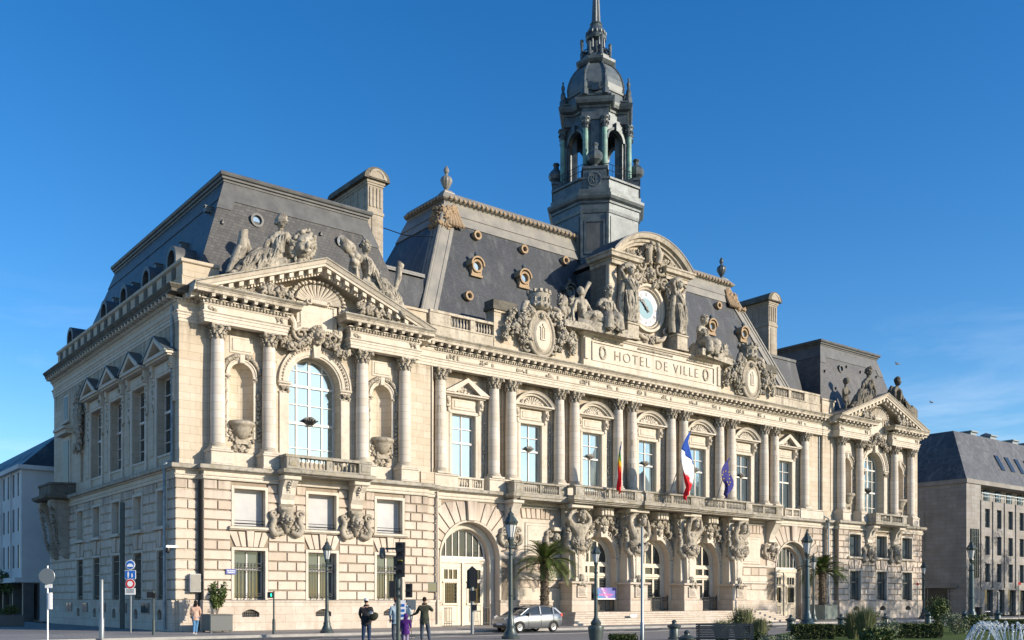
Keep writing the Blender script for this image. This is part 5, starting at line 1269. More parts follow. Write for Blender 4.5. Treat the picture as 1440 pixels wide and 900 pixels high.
# ================================================================ central roof
def centre_roof():
    zb, zr = 20.0, 31.3; X0, X1, yb0 = 17.0, 60.0, 2.0; rx0, rx1, yr = 22.0, 54.5, 6.0; yb1, yr1 = 15, 11
    m = MB(); m.zprism([(X0,yb0),(X1,yb0),(X1,yb1),(X0,yb1)], zb, zr, [(rx0,yr),(rx1,yr),(rx1,yr1),(rx0,yr1)])
    o = m.build('mansard_roof', S['slate'], hall); o['label'] = 'steep blue-black slate roof of the central block'
    L = lambda a, b, t: a+(b-a)*t
    def P(u, t, off=.0, side=0):                     # on the front slope: u 0..1 across, t 0..1 up
        return None
    m = MB()                                          # wide pale band under the crest
    k = 1-1.75/(zr-zb); e = .07
    m.zprism([(L(X0,rx0,k)-e, L(yb0,yr,k)-e), (L(X1,rx1,k)+e, L(yb0,yr,k)-e), (L(X1,rx1,k)+e, L(yb1,yr1,k)), (L(X0,rx0,k)-e, L(yb1,yr1,k))], zr-1.75, zr, [(rx0-e,yr-e),(rx1+e,yr-e),(rx1+e,yr1),(rx0-e,yr1)])
    k2 = 1-1.0/(zr-zb)
    m.zprism([(L(X0,rx0,k2)-.13, L(yb0,yr,k2)-.13), (L(X1,rx1,k2)+.13, L(yb0,yr,k2)-.13), (L(X1,rx1,k2)+.13, L(yb1,yr1,k2)), (L(X0,rx0,k2)-.13, L(yb1,yr1,k2))], zr-1.0, zr+.01, [(rx0-.13,yr-.13),(rx1+.13,yr-.13),(rx1+.13,yr1),(rx0-.13,yr1)])
    # hip strips, three bands each
    def hip(xb, xr, s):
        for w0, w1, off, mm in ((-.1, 1.15, .05, m), (.12, .42, .10, m), (.9, 1.2, .10, m)):
            vs = [(xb+s*w0-s*.0, yb0-off, zb), (xb+s*w1, yb0-off, zb), (xr+s*w1, yr-off, zr-1.0), (xr+s*w0, yr-off, zr-1.0)]
            vs[2] = (L(xb,xr,.91)+s*w1, L(yb0,yr,.91)-off, zr-1.0); vs[3] = (L(xb,xr,.91)+s*w0, L(yb0,yr,.91)-off, zr-1.0)
            bk = [(v[0], v[1]+.3, v[2]) for v in vs]; mm.add(vs+bk, [(0,1,2,3),(7,6,5,4),(0,4,5,1),(1,5,6,2),(2,6,7,3),(3,7,4,0)])
            vs = [(xb-s*off, yb0+w0*.8, zb), (xb-s*off, yb0+w1*.8, zb), (L(xb,xr,.91)-s*off, L(yb0,yr,.91)+w1*.8, zr-1.0), (L(xb,xr,.91)-s*off, L(yb0,yr,.91)+w0*.8, zr-1.0)]
            bk = [(v[0]+s*.3, v[1], v[2]) for v in vs]; mm.add(vs+bk, [(0,1,2,3),(7,6,5,4),(0,4,5,1),(1,5,6,2),(2,6,7,3),(3,7,4,0)])
        mm.tube([(xb-s*.06, yb0-.06, zb), (L(xb,xr,.91)-s*.06, L(yb0,yr,.91)-.06, zr-1)], .14, 8)
    hip(X0, rx0, 1); hip(X1, rx1, -1)
    m.build('roof_hip', S['zinc'], o)
    m = MB()
    ring = [(rx0,yr1),(rx0,yr),(rx1,yr),(rx1,yr1)]
    m.sweep(ring, [(-.4,-.02),(.15,-.02),(.18,.06),(.32,.10),(.42,.2),(.46,.3),(.40,.38),(.30,.46),(.2,.6),(.05,.75),(-.4,.85)], zr); m.box(rx0+.2, rx1-.2, yr+.2, yr1-.2, zr+.1, zr+.8)
    m.build('roof_crest', S['zinc'], o)
    m = MB()
    n = int((rx1-rx0)/.42)
    for i in range(n): x = rx0+(i+.5)*(rx1-rx0)/n; m.blob((x, yr-.47, zr+.25), (.13, .1, .17), i, .2)
    for i in range(11): m.blob((rx0-.47, yr+.2+i*.42, zr+.25), (.1, .13, .17), i, .2)
    for x, s in ((rx0, 1), (rx1, -1)):                # acanthus at the corners
        for i in range(26):
            rn = random.Random(i); t = rn.random(); zz = zr-.3-t*1.9; k = (zz-zb)/(zr-zb)
            m.blob((L(X0 if s>0 else X1, x, k)+s*rn.uniform(-.2, 1.0)*(1.15-t*.5), L(yb0,yr,k)-.2, zz), (.26,.16,.3), i, .35)
            m.blob((L(X0 if s>0 else X1, x, k)-s*.2, L(yb0,yr,k)+rn.uniform(0, 1.2), zz), (.16,.26,.3), i, .35)
        for i in range(5): m.tube([(x+s*(.0+i*.2), yr-.35, zr-.4), (x+s*(-.05+i*.22), yr-.6, zr-1.2), (x+s*(-.25+i*.3), yr-1.1, zr-2.1)], [.1,.16,.12], 6)
    m.build('roof_ornament', S['gold'], o)
    for x in (rx0+.45, rx1-.45):
        m = MB(); y = yr+.45; z = zr+.7; m.box(x-.45, x+.45, y-.45, y+.45, z-.1, z+.15); m.zprism([(x-.4,y-.4),(x+.4,y-.4),(x+.4,y+.4),(x-.4,y+.4)], z+.15, z+.32, [(x-.3,y-.3),(x+.3,y-.3),(x+.3,y+.3),(x-.3,y+.3)])
        m.lathe(x, y, [(.18,z+.3),(.2,z+.38),(.12,z+.44),(.24,z+.6),(.42,z+.95),(.46,z+1.15),(.4,z+1.3),(.33,z+1.37),(.22,z+1.44),(.1,z+1.55),(.1,z+1.62),(.16,z+1.7),(.21,z+1.85),(.16,z+2.05),(.05,z+2.2),(0,z+2.28)], 24, flute=.09)
        m.build('finial', S['zinc'] if x < 30 else S['lead'], o, True, 30)
    ys = lambda z: yb0+(yr-yb0)*(z-zb)/(zr-zb)
    small = [(24.2,29.0),(28.7,28.95),(33.0,29.0),(22.05,23.6),(51.8,28.9),(36.5, 29)]
    big = [(23.3,26.2),(27.8,26.25),(32.4,26.1),(49.55,26.35),(54.1,26.45),(45.3,26.3)]
    for x, z in small[:5]:
        m = MB(); y = ys(z)-.30; r = .34; m.arc(x, z, y, [(r*.5,.0),(r*.6,.06),(r,.08),(r,-.75),(r*.5,-.75)], 0, 2*PI, 18); w = m.build('oculus', S['gold'], o, True)
        m = MB(); m.prism([(x+math.cos(2*PI*i/12)*r*.52, z+math.sin(2*PI*i/12)*r*.52) for i in range(12)], y+.15, y+.2); m.build('pane', S['glass_d'], w)
    for x, z in big:
        m = MB(); y = ys(z)-.45; r = .47
        m.arc(x, z, y, [(r*.62,.0),(r*.7,.08),(r,.10),(r,-1.2),(r*.62,-1.2)], 0, 2*PI, 22); m.arc(x, z+.08, y, [(r+.02,.2),(r+.14,.2),(r+.14,-1.2),(r+.02,-1.2)], -.1, PI+.1, 16)
        m.box(x-r-.05, x+r+.05, y-.02, y+.8, z-.78, z-.62); m.box(x-r+.02, x-r*.7, y+.01, y+.7, z-.62, z); m.box(x+r*.7, x+r-.02, y+.01, y+.7, z-.62, z); m.box(x-.33, x+.33, y+.02, y+.7, z-.62, z-.44)
        w = m.build('oculus', S['gold'] if x not in (32.4,) else S['lead'], o, True)
        m = MB(); m.prism([(x+math.cos(2*PI*i/16)*r*.66, z+math.sin(2*PI*i/16)*r*.66) for i in range(16)], y+.12, y+.17); m.build('pane', S['glass'], w)
        m = MB(); m.lathe(x, y+.1, [(.08,z+r+.1),(.1,z+r+.25),(.18,z+r+.4),(.12,z+r+.55),(0,z+r+.62)], 8); m.build('finial', S['lead'], w, True)
    # link roofs between the central block and the end pavilions
    m = MB(); m.zprism([(15.2,2.2),(17.6,2.2),(17.6,12),(15.2,12)], 20, 24.2, [(15.2,3.4),(18.4,3.4),(18.4,12),(15.2,12)]); m.box(15.1, 18.4, 3.2, 12, 24.2, 24.45)
    m.zprism([(58.6,2.6),(62.2,2.6),(62.2,12),(58.6,12)], 20, 25.0, [(57.2,4.0),(62.2,4.0),(62.2,12),(57.2,12)]); m.box(57, 62.2, 3.9, 12, 25.0, 25.25)
    m.build('link_roof', S['slate'], hall)
    m = MB(); m.box(17, 60, 1.5, 2.0, 19.0, 20.05); m.box(16.9, 61, .9, 8, 18.5, 19.1); m.build('gutter', S['zinc_d'], hall)
centre_roof()

# ================================================================ belfry
TX, TY = 38.2, 6.9
def csq(a, c): return [(TX-a+c,TY-a),(TX+a-c,TY-a),(TX+a,TY-a+c),(TX+a,TY+a-c),(TX+a-c,TY+a),(TX-a+c,TY+a),(TX-a,TY+a-c),(TX-a,TY-a+c)]
def belfry():
    m = MB(); c = 1.7; prof_ring = lambda a, c, prof, z: m.sweep(csq(a, c), prof, z, closed=True)
    m.zprism(csq(3.3,1.6), 24, 34.0)
    tw = m.build('bell_tower', S['lead'], hall)
    m = MB()
    prof_ring(3.3,1.6,[(0,0),(.12,.0),(.18,.2),(.5,.3),(.55,.6),(0,.7)],29.9-1.6)
    prof_ring(3.3,1.6,[(0,0),(.06,.05),(.10,.3),(.10,.75),(.2,.8),(.22,.95),(.42,1.1),(.5,1.3),(.52,1.5),(.2,1.6),(0,1.6)],33.3)
    m.zprism(csq(3.35,1.65), 34.8, 36.1); prof_ring(3.3,1.65,[(0,0),(.25,0),(.28,.3),(.12,.4),(0,.4)],34.9); prof_ring(3.3,1.65,[(0,0),(.2,.05),(.22,.2),(0,.25)],36.0)
    # panel on the narrow face towards the square
    d = 1/math.sqrt(2)
    def facepan(a, c, z0, z1, hw, out, mm):
        px, py = TX-a+c/2, TY-a+c/2; T = Vector((d,-d)); Nn = Vector((-d,-d)); C = Vector((px,py))
        obox(mm, C, T, Nn, hw, -.2, out, z0, z1)
    for z0, z1, hw, o_ in ((30.0,30.2,.85,.1),(32.6,32.8,.85,.1)): facepan(3.3,1.6,z0,z1,hw,o_,m)
    px, py = TX-3.3+.8, TY-3.3+.8; T = Vector((d,-d)); Nn = Vector((-d,-d)); C = Vector((px,py))
    for s in (-1, 1): obox(m, C+T*s*.78, T, Nn, .08, -.2, .1, 30.2, 32.6); obox(m, C+T*s*1.05, T, Nn, .1, -.2, .12, 28.8, 33.3)
    m.build('tower_cornice', S['lead'], tw)
    m = MB(); obox(m, C, T, Nn, .68, -.2, .03, 30.2, 32.6); m.build('louvre_panel', S['zinc_d'], tw)
    m = MB()                                          # pale panels of the wide faces
    m.box(TX-1.5, TX+1.5, TY-3.36, TY-3.2, 28.9, 33.1); m.box(TX-3.36, TX-3.2, TY-1.5, TY+1.5, 28.9, 33.1); m.build('panel', S['lead_l'], tw)
    # vases and blocks on the chamfers
    for sx, sy in ((-1,-1),(1,-1),(-1,1),(1,1)):
        bx, by = TX+sx*2.25, TY+sy*2.25; T2 = Vector((d*sy,-d*sx)).normalized(); N2 = Vector((sx*d, sy*d)); C2 = Vector((bx,by))
        m = MB(); obox(m, C2, T2, N2, .95, -.4, .45, 34.9, 36.9); obox(m, C2, T2, N2, 1.05, -.4, .55, 36.9, 37.1)
        obox(m, C2+N2*.3, T2, N2, .5, 0, .25, 35.2, 36.7)
        vx, vy = bx+sx*.15, by+sy*.15
        m.build('vase_block', S['lead'], tw)
        m = MB(); m.lathe(vx, vy, [(.3,37.1),(.32,37.2),(.16,37.3),(.3,37.42),(.58,37.65),(.68,37.95),(.6,38.25),(.42,38.42),(.25,38.55),(.22,38.8),(.3,38.92),(.26,39.05),(0,39.07)], 16, flute=.08); m.build('vase', S['lead'], tw, True, 30)
    # RF medallion on the block facing the square
    C2 = Vector((TX-2.25, TY-2.25)); N2 = Vector((-d,-d)); T2 = Vector((d,-d))
    m = MB(); cc = C2+N2*.57
    def P(u, z, o=0): q = cc+T2*u+N2*o; return (q.x, q.y, z)
    for i in range(24):
        a, b = 2*PI*i/24, 2*PI*(i+1)/24; m.tube([P(math.cos(a)*.52, 36.0+math.sin(a)*.55), P(math.cos(b)*.52, 36.0+math.sin(b)*.55)], .04, 4)
    def st(u0, z0, u1, z1): m.tube([P(u0, z0), P(u1, z1)], .05, 4)
    st(-.28,35.7,-.28,36.3); st(-.28,36.3,-.08,36.25); st(-.08,36.25,-.08,36.05); st(-.28,36.03,-.08,36.03); st(-.2,36.03,-.04,35.7)
    st(.1,35.7,.1,36.3); st(.1,36.3,.34,36.3); st(.1,36.03,.28,36.03)
    m.build('monogram', S['lead_l'], tw)
    # railing
    m = MB()
    for z in (37.0, 37.5): m.tube([(p[0],p[1],z) for p in csq(2.95,1.5)]+[(csq(2.95,1.5)[0][0],csq(2.95,1.5)[0][1],z)], .03, 4)
    for A, dd, n_, LL in seg_iter(csq(2.95,1.5)+csq(2.95,1.5)[:1]):
        for i in range(int(LL/.5)+1): q = A+dd*(i*.5); m.tube([(q.x,q.y,36.2),(q.x,q.y,37.5)], .025, 4)
    m.build('railing', S['iron'], tw)
    # belfry stage: four piers, paired columns, arches
    for sx, sy in ((-1,-1),(1,-1),(-1,1),(1,1)):
        Nn = Vector((sx*d, sy*d)); T2 = Vector((-Nn.y, Nn.x)); Cc = Vector((TX,TY))+Nn*2.35
        m = MB(); obox(m, Cc, T2, Nn, .72, -.75, .25, 36.2, 41.4); obox(m, Cc, T2, Nn, .34, .2, .36, 38.9, 41.0); obox(m, Cc, T2, Nn, 1.15, -.9, .75, 36.15, 36.95); obox(m, Cc, T2, Nn, .95, -.85, .35, 41.4, 41.7)
        m.build('belfry_pier', S['lead'], tw)
        for s in (-1, 1):
            q = Cc+T2*s*.78+Nn*.42
            m = MB(); m.lathe(q.x, q.y, [(.28,36.95),(.30,37.05),(.24,37.2),(.235,38.5),(.22,40.6)], 14); cl = m.build('belfry_column', S['copper'], tw, True)
            m = MB(); m.lathe(q.x, q.y, [(.22,40.6),(.27,40.7),(.25,40.8),(.33,41.2),(.4,41.45),(.4,41.5)], 10)
            for i in range(8): a = 2*PI*i/8; m.blob((q.x+math.cos(a)*.3, q.y+math.sin(a)*.3, 41.0), (.1,.1,.18), i, .3); m.blob((q.x+math.cos(a)*.36, q.y+math.sin(a)*.36, 41.35), .09, i+9, .3)
            m.build('belfry_capital', S['lead'], tw)
    m = MB()
    for k, M in enumerate([Matrix.Rotation(PI/2*k, 4, 'Z') for k in range(4)]):
        m.M = Matrix.Translation((TX,TY,0)) @ M
        m.arc(0, 40.0, -2.35, [(.85,.06),(1.05,.1),(1.05,-.3),(.85,-.3)], 0, PI, 18)
        wallband(m, -1.45, 1.45, 37, 41.7, -2.3, .3, [(-.85,.85,37,40.0,'arch')]); m.box(-.12,.12,-2.6,-2.3,40.7,41.4)
        for s in (-1, 1): m.lathe(s*1.12, -2.35, [(.13,36.95),(.12,39.7),(.16,39.95)], 8)
    m.M = None; m.build('belfry_arch', S['lead'], tw)
    # bell frame inside
    m = MB(); m.lathe(TX, TY, [(.75,38.9),(.66,39.1),(.5,39.6),(.38,40.1),(.12,40.3),(0,40.32)], 16); m.build('bell', S['copper'], tw, True)
    # ressaulted entablature
    def star(a, c, r):                               # chamfered square whose chamfers step outwards
        pts = []
        for sx, sy in ((1,-1),(1,1),(-1,1),(-1,-1)):
            Nn = Vector((sx*d, sy*d)); T2 = Vector((-Nn.y, Nn.x)); Q = Vector((TX,TY))+Nn*(a*math.sqrt(2)-c*d)
            hw = r
            for u, o_ in ((-hw,-.55),(-hw,.25),(hw,.25),(hw,-.55)): q = Q+T2*u+Nn*o_; pts.append((q.x, q.y))
        return pts
    m = MB(); st_ = star(2.3, 1.3, 1.12)
    def fix(p): return p[::-1] if sum((p[i][0]*p[(i+1)%len(p)][1]-p[(i+1)%len(p)][0]*p[i][1]) for i in range(len(p))) < 0 else p
    st_ = fix(st_)
    m.zprism(st_, 41.5, 43.1)
    m.sweep(st_, [(0,0),(.1,.0),(.12,.12),(0,.14)], 41.55, closed=True); m.sweep(st_, [(-.2,0),(.1,.05),(.14,.2),(.4,.32),(.48,.55),(.52,.75),(-.2,.8)], 42.35, closed=True)
    m.sweep(st_, [(-.2,0),(.1,.02),(.12,.12),(.22,.2),(.24,.3),(-.2,.32)], 43.15, closed=True)
    m.build('belfry_entablature', S['lead'], tw)
    m = MB(); m.zprism(csq(2.45,1.35), 43.1, 44.1, csq(2.2,1.2)); m.sweep(csq(2.2,1.2), [(-.1,0),(.12,.05),(.15,.2),(-.1,.25)], 44.0, closed=True)
    rings = [(2.25,44.2),(2.3,44.7),(2.22,45.2),(2.02,45.8),(1.7,46.35),(1.35,46.75),(1.2,46.9)]
    for (a0_, z0), (a1_, z1) in zip(rings[:-1], rings[1:]): m.zprism(csq(a0_, a0_*.56), z0, z1, csq(a1_, a1_*.56))
    dm = m.build('dome', S['lead_l'], tw)
    m = MB()
    for i in range(8):
        m.tube([(csq(a, a*.56)[i][0], csq(a, a*.56)[i][1], z) for a, z in rings], .1, 6)
    for k in range(7):
        for i in range(8):
            pass
    for sx, sy in ((-1,-1),(1,-1),(-1,1),(1,1)):
        Nn = Vector((sx*d, sy*d)); T2 = Vector((-Nn.y, Nn.x)); C3 = Vector((TX,TY))+Nn*2.65
        obox(m, C3, T2, Nn, .3, -.6, -.1, 43.9, 44.5)
        for s in (-1, 1):
            q = Vector((TX,TY))+Nn*2.75+T2*s*.85
            m.lathe(q.x, q.y, [(.3,43.4),(.3,43.9),(.18,44.0),(.24,44.2),(.2,44.5),(.1,44.7),(.16,44.95),(.14,45.15),(.05,45.3),(.1,45.45),(0,45.6)], 8)
    m.build('dome_rib', S['lead'], dm, True)
    # lantern
    m = MB(); m.sweep(csq(1.3,.72), [(-.5,0),(.12,0),(.2,.1),(.3,.25),(.34,.45),(-.5,.5)], 46.8, closed=True); m.zprism(csq(1.2,.65), 47.2, 47.7)
    ln = m.build('lantern', S['lead'], tw)
    m = MB()
    for i in range(8):
        a = PI/8+2*PI*i/8; rx, ry = math.cos(a), math.sin(a)
        m.lathe(TX+rx*1.28, TY+ry*1.28, [(.14,47.6),(.16,48.0),(.1,48.1),(.13,48.7),(.17,48.9),(.12,49.0),(.18,49.15),(0,49.3)] if i % 2 else [(.13,47.6),(.15,47.9),(.1,48.0),(.11,48.5),(.16,48.6),(0,48.8)], 7)
        m.blob((TX+rx*.95, TY+ry*.95, 48.2), (.22,.22,.4), i, .3); m.lathe(TX+rx*.72, TY+ry*.72, [(.11,47.7),(.09,49.3)], 6); m.blob((TX+rx*1.05, TY+ry*1.05, 47.85), (.25,.25,.2), i+5, .3)
    m.lathe(TX, TY, [(.55,47.6),(.5,49.2),(.85,49.3),(.92,49.5),(.8,49.7),(.78,49.75),(.86,49.85),(.7,50.2),(.5,50.5),(.48,50.6),(.55,50.68),(.46,50.8)], 16)
    for i in range(14): a = 2*PI*i/14; m.box(TX+math.cos(a)*.84-.05, TX+math.cos(a)*.84+.05, TY+math.sin(a)*.84-.05, TY+math.sin(a)*.84+.05, 49.72, 49.95)
    m.build('lantern_carving', S['lead'], ln)
    m = MB(); m.lathe(TX, TY, [(.40,50.75),(.36,51.2),(.17,55.5),(.1,58.2),(.16,58.3),(.2,58.5),(.12,58.7),(.03,58.9),(.02,60.4),(0,60.5)], 16, flute=.22); m.build('spire', S['lead_l'], tw)
belfry()

# ================================================================ figures
def skin_mesh(nodes, edges, root, sub=1):
    names = list(nodes); me = bpy.data.meshes.new('tmp'); me.from_pydata([nodes[n][:3] for n in names], [(names.index(a), names.index(b)) for a, b in edges], [])
    o = bpy.data.objects.new('tmp', me); col.objects.link(o)
    md = o.modifiers.new('s', 'SKIN'); sv = me.skin_vertices[0].data
    for i, n in enumerate(names):
        r = nodes[n][3]; sv[i].radius = (r, r) if not isinstance(r, (tuple, list)) else r; sv[i].use_root = (n == root)
    sb = o.modifiers.new('b', 'SUBSURF'); sb.levels = sub
    bpy.context.view_layer.update()
    ev = o.evaluated_get(bpy.context.evaluated_depsgraph_get()); r = bpy.data.meshes.new_from_object(ev)
    vs = [v.co.copy() for v in r.vertices]; fs = [list(p.vertices) for p in r.polygons]
    bpy.data.objects.remove(o); bpy.data.meshes.remove(me); bpy.data.meshes.remove(r)
    return vs, fs
def rough(vs, amp, freq=3.0, seed=0):
    from mathutils import noise as mn
    return [v + Vector(mn.noise_vector(v*freq+Vector((seed*3.1,0,0))))*amp for v in vs]

def stone_figure(pose, s, loc, rz=0, flip=False, extra=None, amp=.02, shear=0):
    """body in metres at 1.75 m stature, x right, y back, z up, facing -y; returns builder-ready (vs, fs)"""
    nd = {k: (*v[:3], tuple(q*1.2 for q in v[3]) if isinstance(v[3], tuple) else v[3]*(1.35 if k[:2] in ('el','wr','kn','an','sh','hi') else 1.1)) for k, v in pose['n'].items()}
    vs, fs = skin_mesh(nd, pose['e'], 'pel', 3)
    b = MB(); b.add(vs, fs)
    hx, hy, hz = pose['head']
    b.blob((hx, hy, hz), (.098,.115,.14), 1, .02, ICO2); b.blob((hx, hy-.1, hz-.015), (.015,.03,.03), 1, .0); b.blob((hx, hy-.075, hz-.075), (.04,.035,.03), 2, .05)
    for q in (-1, 1): b.blob((hx+q*.035, hy-.085, hz+.03), (.03,.02,.012), 1, .0); b.blob((hx+q*.088, hy, hz), (.015,.03,.035), 1, .0)
    rn = random.Random(pose.get('seed', 1))
    for i in range(46):                               # hair
        a, e = rn.uniform(0, 2*PI), rn.uniform(-.1, 1.4); x, y, z = math.cos(a)*math.cos(e), math.sin(a)*math.cos(e), math.sin(e)
        if y < -.35 and z < .55: continue
        b.blob((hx+x*.11, hy+.01+y*.115, hz+.03+z*.13), (.04,.04,.04), i, .14)
    for q in pose.get('drape', []): b.tube([Vector(p[:3]) for p in q], [p[3] for p in q], 8)
    rn2 = random.Random(5)
    for q in pose.get('folds', []):
        (ax, ay, az), (bx, by, bz), n, w = q
        for i in range(n):
            o1 = rn2.uniform(-w, w); o2 = rn2.uniform(-w, w); k = rn2.uniform(.02, .04)
            b.tube([(ax+o1, ay+rn2.uniform(-.04,.04), az), ((ax+bx)/2+o1*.9, (ay+by)/2-.05, (az+bz)/2), (bx+o2, by, bz)], [k*.6, k, k*1.2], 5)
    if extra: extra(b)
    V = rough([Vector(v) for v in b.v], amp, 6)
    from mathutils import noise as mn
    V = [v+Vector(mn.noise_vector(Vector((v.x*24, v.y*24, v.z*7))))*.013 for v in V]
    c, sn = math.cos(rz), math.sin(rz); out = []
    for v in V:
        x = -v.x if flip else v.x
        out.append(((x*c-v.y*sn)*s+loc[0], (x*sn+v.y*c)*s+loc[1], (v.z+v.x*shear)*s+loc[2]))
    return out, b.f
def hand_mesh(b, w, d, s=1.0, curl=.5, side=1):
    """palm and five tapering fingers from the wrist w along direction d"""
    w = Vector(w); d = Vector(d).normalized(); a = d.cross(Vector((0,0,1))); a = (a if a.length > .1 else Vector((1,0,0))).normalized(); n = a.cross(d).normalized()
    pts = [w-d*.01, w+d*.05*s, w+d*.095*s]; b.tube(pts, [.026*s, .036*s, .034*s], 8)
    for i, (o, L) in enumerate(((-.03,.07),(-.011,.08),(.009,.076),(.027,.06))):
        p0 = w+d*.09*s+a*o*s; p1 = p0+(d-n*curl*.4).normalized()*L*.45*s; p2 = p1+(d-n*curl*1.4).normalized()*L*.35*s; p3 = p2+(d-n*curl*2.6).normalized()*L*.2*s
        b.tube([p0, p1, p2, p3], [.0095*s, .009*s, .008*s, .006*s], 5)
    t0 = w+d*.03*s-a*side*.028*s; t1 = t0+(d*.6-a*side).normalized()*.035*s; t2 = t1+(d-a*side*.3-n*curl*.5).normalized()*.035*s; b.tube([t0, t1, t2], [.012*s, .011*s, .008*s], 5)

E0 = [('pel','sp'),('sp','ch'),('ch','nk'),('nk','hd'),('ch','shL'),('shL','elL'),('elL','wrL'),('wrL','haL'),('ch','shR'),('shR','elR'),('elR','wrR'),('wrR','haR'),
      ('pel','hiL'),('hiL','knL'),('knL','anL'),('anL','toL'),('pel','hiR'),('hiR','knR'),('knR','anR'),('anR','toR')]
def body(pel=(0,0,.93), lean=(0,0), hd=(0,-.01), elL=(-.22,0,1.15), wrL=(-.24,-.08,.90), elR=(.22,0,1.15), wrR=(.24,-.08,.90), knL=(-.1,-.02,.5), anL=(-.1,.02,.08), knR=(.1,-.02,.5), anR=(.1,.02,.08), tw=0, bulk=1.0, toL=None, toR=None):
    px, py, pz = pel; lx, ly = lean; k = bulk
    ch = (px+lx*.8, py+ly*.8, pz+.42); nk = (px+lx, py+ly-.005, pz+.57); h = (px+lx+hd[0], py+ly+hd[1], pz+.70)
    d = {'pel': (px,py,pz,(.15*k,.11*k)), 'sp': (px+lx*.4,py+ly*.4,pz+.2,(.125*k,.095*k)), 'ch': (*ch,(.16*k,.11*k)), 'nk': (*nk,.052), 'hd': (*h,.07),
         'shL': (ch[0]-.185*k,ch[1],ch[2]+.04,.06*k), 'elL': (*elL,.043*k), 'wrL': (*wrL,.028), 'shR': (ch[0]+.185*k,ch[1],ch[2]+.04,.06*k), 'elR': (*elR,.043*k), 'wrR': (*wrR,.028),
         'hiL': (px-.09,py,pz-.08,.095*k), 'knL': (*knL,.062*k), 'anL': (*anL,.042), 'hiR': (px+.09,py,pz-.08,.095*k), 'knR': (*knR,.062*k), 'anR': (*anR,.042)}
    for s in 'LR':
        e, w = Vector(d['el'+s][:3]), Vector(d['wr'+s][:3]); t = (w-e).normalized(); d['ha'+s] = (*(w+t*.09), .03)
        a = Vector(d['an'+s][:3]); to = toL if s == 'L' else toR
        d['to'+s] = (*(to or (a.x, a.y-.15, a.z-.045)), .035)
    return {'n': d, 'e': E0, 'head': (h[0], h[1]-.01, h[2]+.04)}

# telamons (parts of their pedestals)
for x, i, p in telam:
    k = (-1)**i
    po = body(pel=(0,0,.93), lean=(.05*k,-.03), hd=(.0,-.10), elL=(-.42,-.06,1.62), wrL=(-.12,-.06,1.88), elR=(.42,-.06,1.62), wrR=(.12,-.06,1.88), knL=(-.09,0,.7), anL=(-.09,0,.6), knR=(.09,0,.7), anR=(.09,0,.6), bulk=1.25)
    if i == 1: po = body(pel=(0,0,.93), lean=(.08,-.05), hd=(.1,-.08), elL=(-.34,-.1,1.72), wrL=(.02,-.1,1.92), elR=(.42,-.14,1.28), wrR=(.3,-.22,1.62), knL=(-.09,0,.7), anL=(-.09,0,.6), knR=(.09,0,.7), anR=(.09,0,.6), bulk=1.25)
    if i >= 2: po = body(pel=(0,0,.93), lean=(.12,-.05), hd=(.05,-.1), elL=(-.1,-.2,1.82), wrL=(.3,-.15,1.86), elR=(.5,-.1,1.55), wrR=(.42,-.1,1.9), knL=(-.09,0,.7), anL=(-.09,0,.6), knR=(.09,0,.7), anR=(.09,0,.6), bulk=1.25)
    po['drape'] = [[(-.26,-.02,1.0,.08),(-.1,-.16,.84,.10),(.12,-.17,.86,.1),(.28,-.02,1.02,.08)], [(-.3,.0,1.2,.05),(-.34,.0,.9,.08),(-.2,-.05,.7,.09)], [(.3,.0,1.2,.05),(.34,.0,.9,.08),(.2,-.05,.7,.09)], [(-.4,0,1.92,.09),(0,-.05,2.0,.12),(.4,0,1.92,.09)]]
    po['folds'] = [((-.05,-.14,.95),(0,-.08,.62),9,.16)]; po['seed'] = i
    def ex(b, po=po):                                 # chest and belly muscles
        q = po['n']['ch']; u = po['n']['sp']
        for s in (-1, 1): b.blob((q[0]+s*.08, q[1]-.12, q[2]-.01), (.075,.035,.06), 2, .05, ICO2); [b.blob((u[0]+s*.035, u[1]-.115, u[2]-.05+j*.065), (.03,.02,.028), j, .05) for j in range(3)]
    v, f = stone_figure(po, 2.72, (x, -.95, 3.3), 0, False, ex, .02)
    m = MB(); m.add(v, f); o = m.build('telamon', S['carved'], p, True, 60)
# caryatids beside the clock
for cx, fl in ((37.95-2.8, False), (37.95+2.8, True)):
    po = body(elL=(-.36,-.05,1.68), wrL=(-.1,0,1.84), elR=(.3,-.1,1.25), wrR=(.2,-.12,1.0), knL=(-.08,-.06,.5), knR=(.12,0,.5), lean=(.02,-.02), hd=(.0,-.04)) if not fl else body(elL=(-.34,-.05,1.7), wrL=(-.08,0,1.86), elR=(.36,-.08,1.66), wrR=(.14,-.02,1.82), knL=(-.08,-.06,.5), knR=(.12,0,.5), lean=(-.03,-.02), hd=(.03,-.04))
    po['drape'] = [[(.0,0,1.05,.18),(.0,-.02,.8,.2),(.0,0,.4,.2),(0,0,.02,.26)], [(-.2,.02,1.3,.08),(-.3,.0,1.0,.1),(-.32,.02,.5,.12),(-.3,.02,.05,.13)], [(.25,.02,.9,.08),(.3,.0,.5,.1),(.3,.02,.05,.12)], [(-.2,0,1.8,.09),(0,0,1.86,.14),(.2,0,1.8,.09)]]
    po['folds'] = [((0,-.17,1.0),(0,-.2,.05),16,.24), ((-.1,-.12,1.4),(.1,-.16,1.0),8,.1)]
    v, f = stone_figure(po, 2.42, (cx, -.05, 23.2), R(8 if fl else -8), False, None, .015); m = MB(); m.add(v, f); m.build('caryatid', S['statue'], bpy.data.objects['clock_gable'], True, 60)

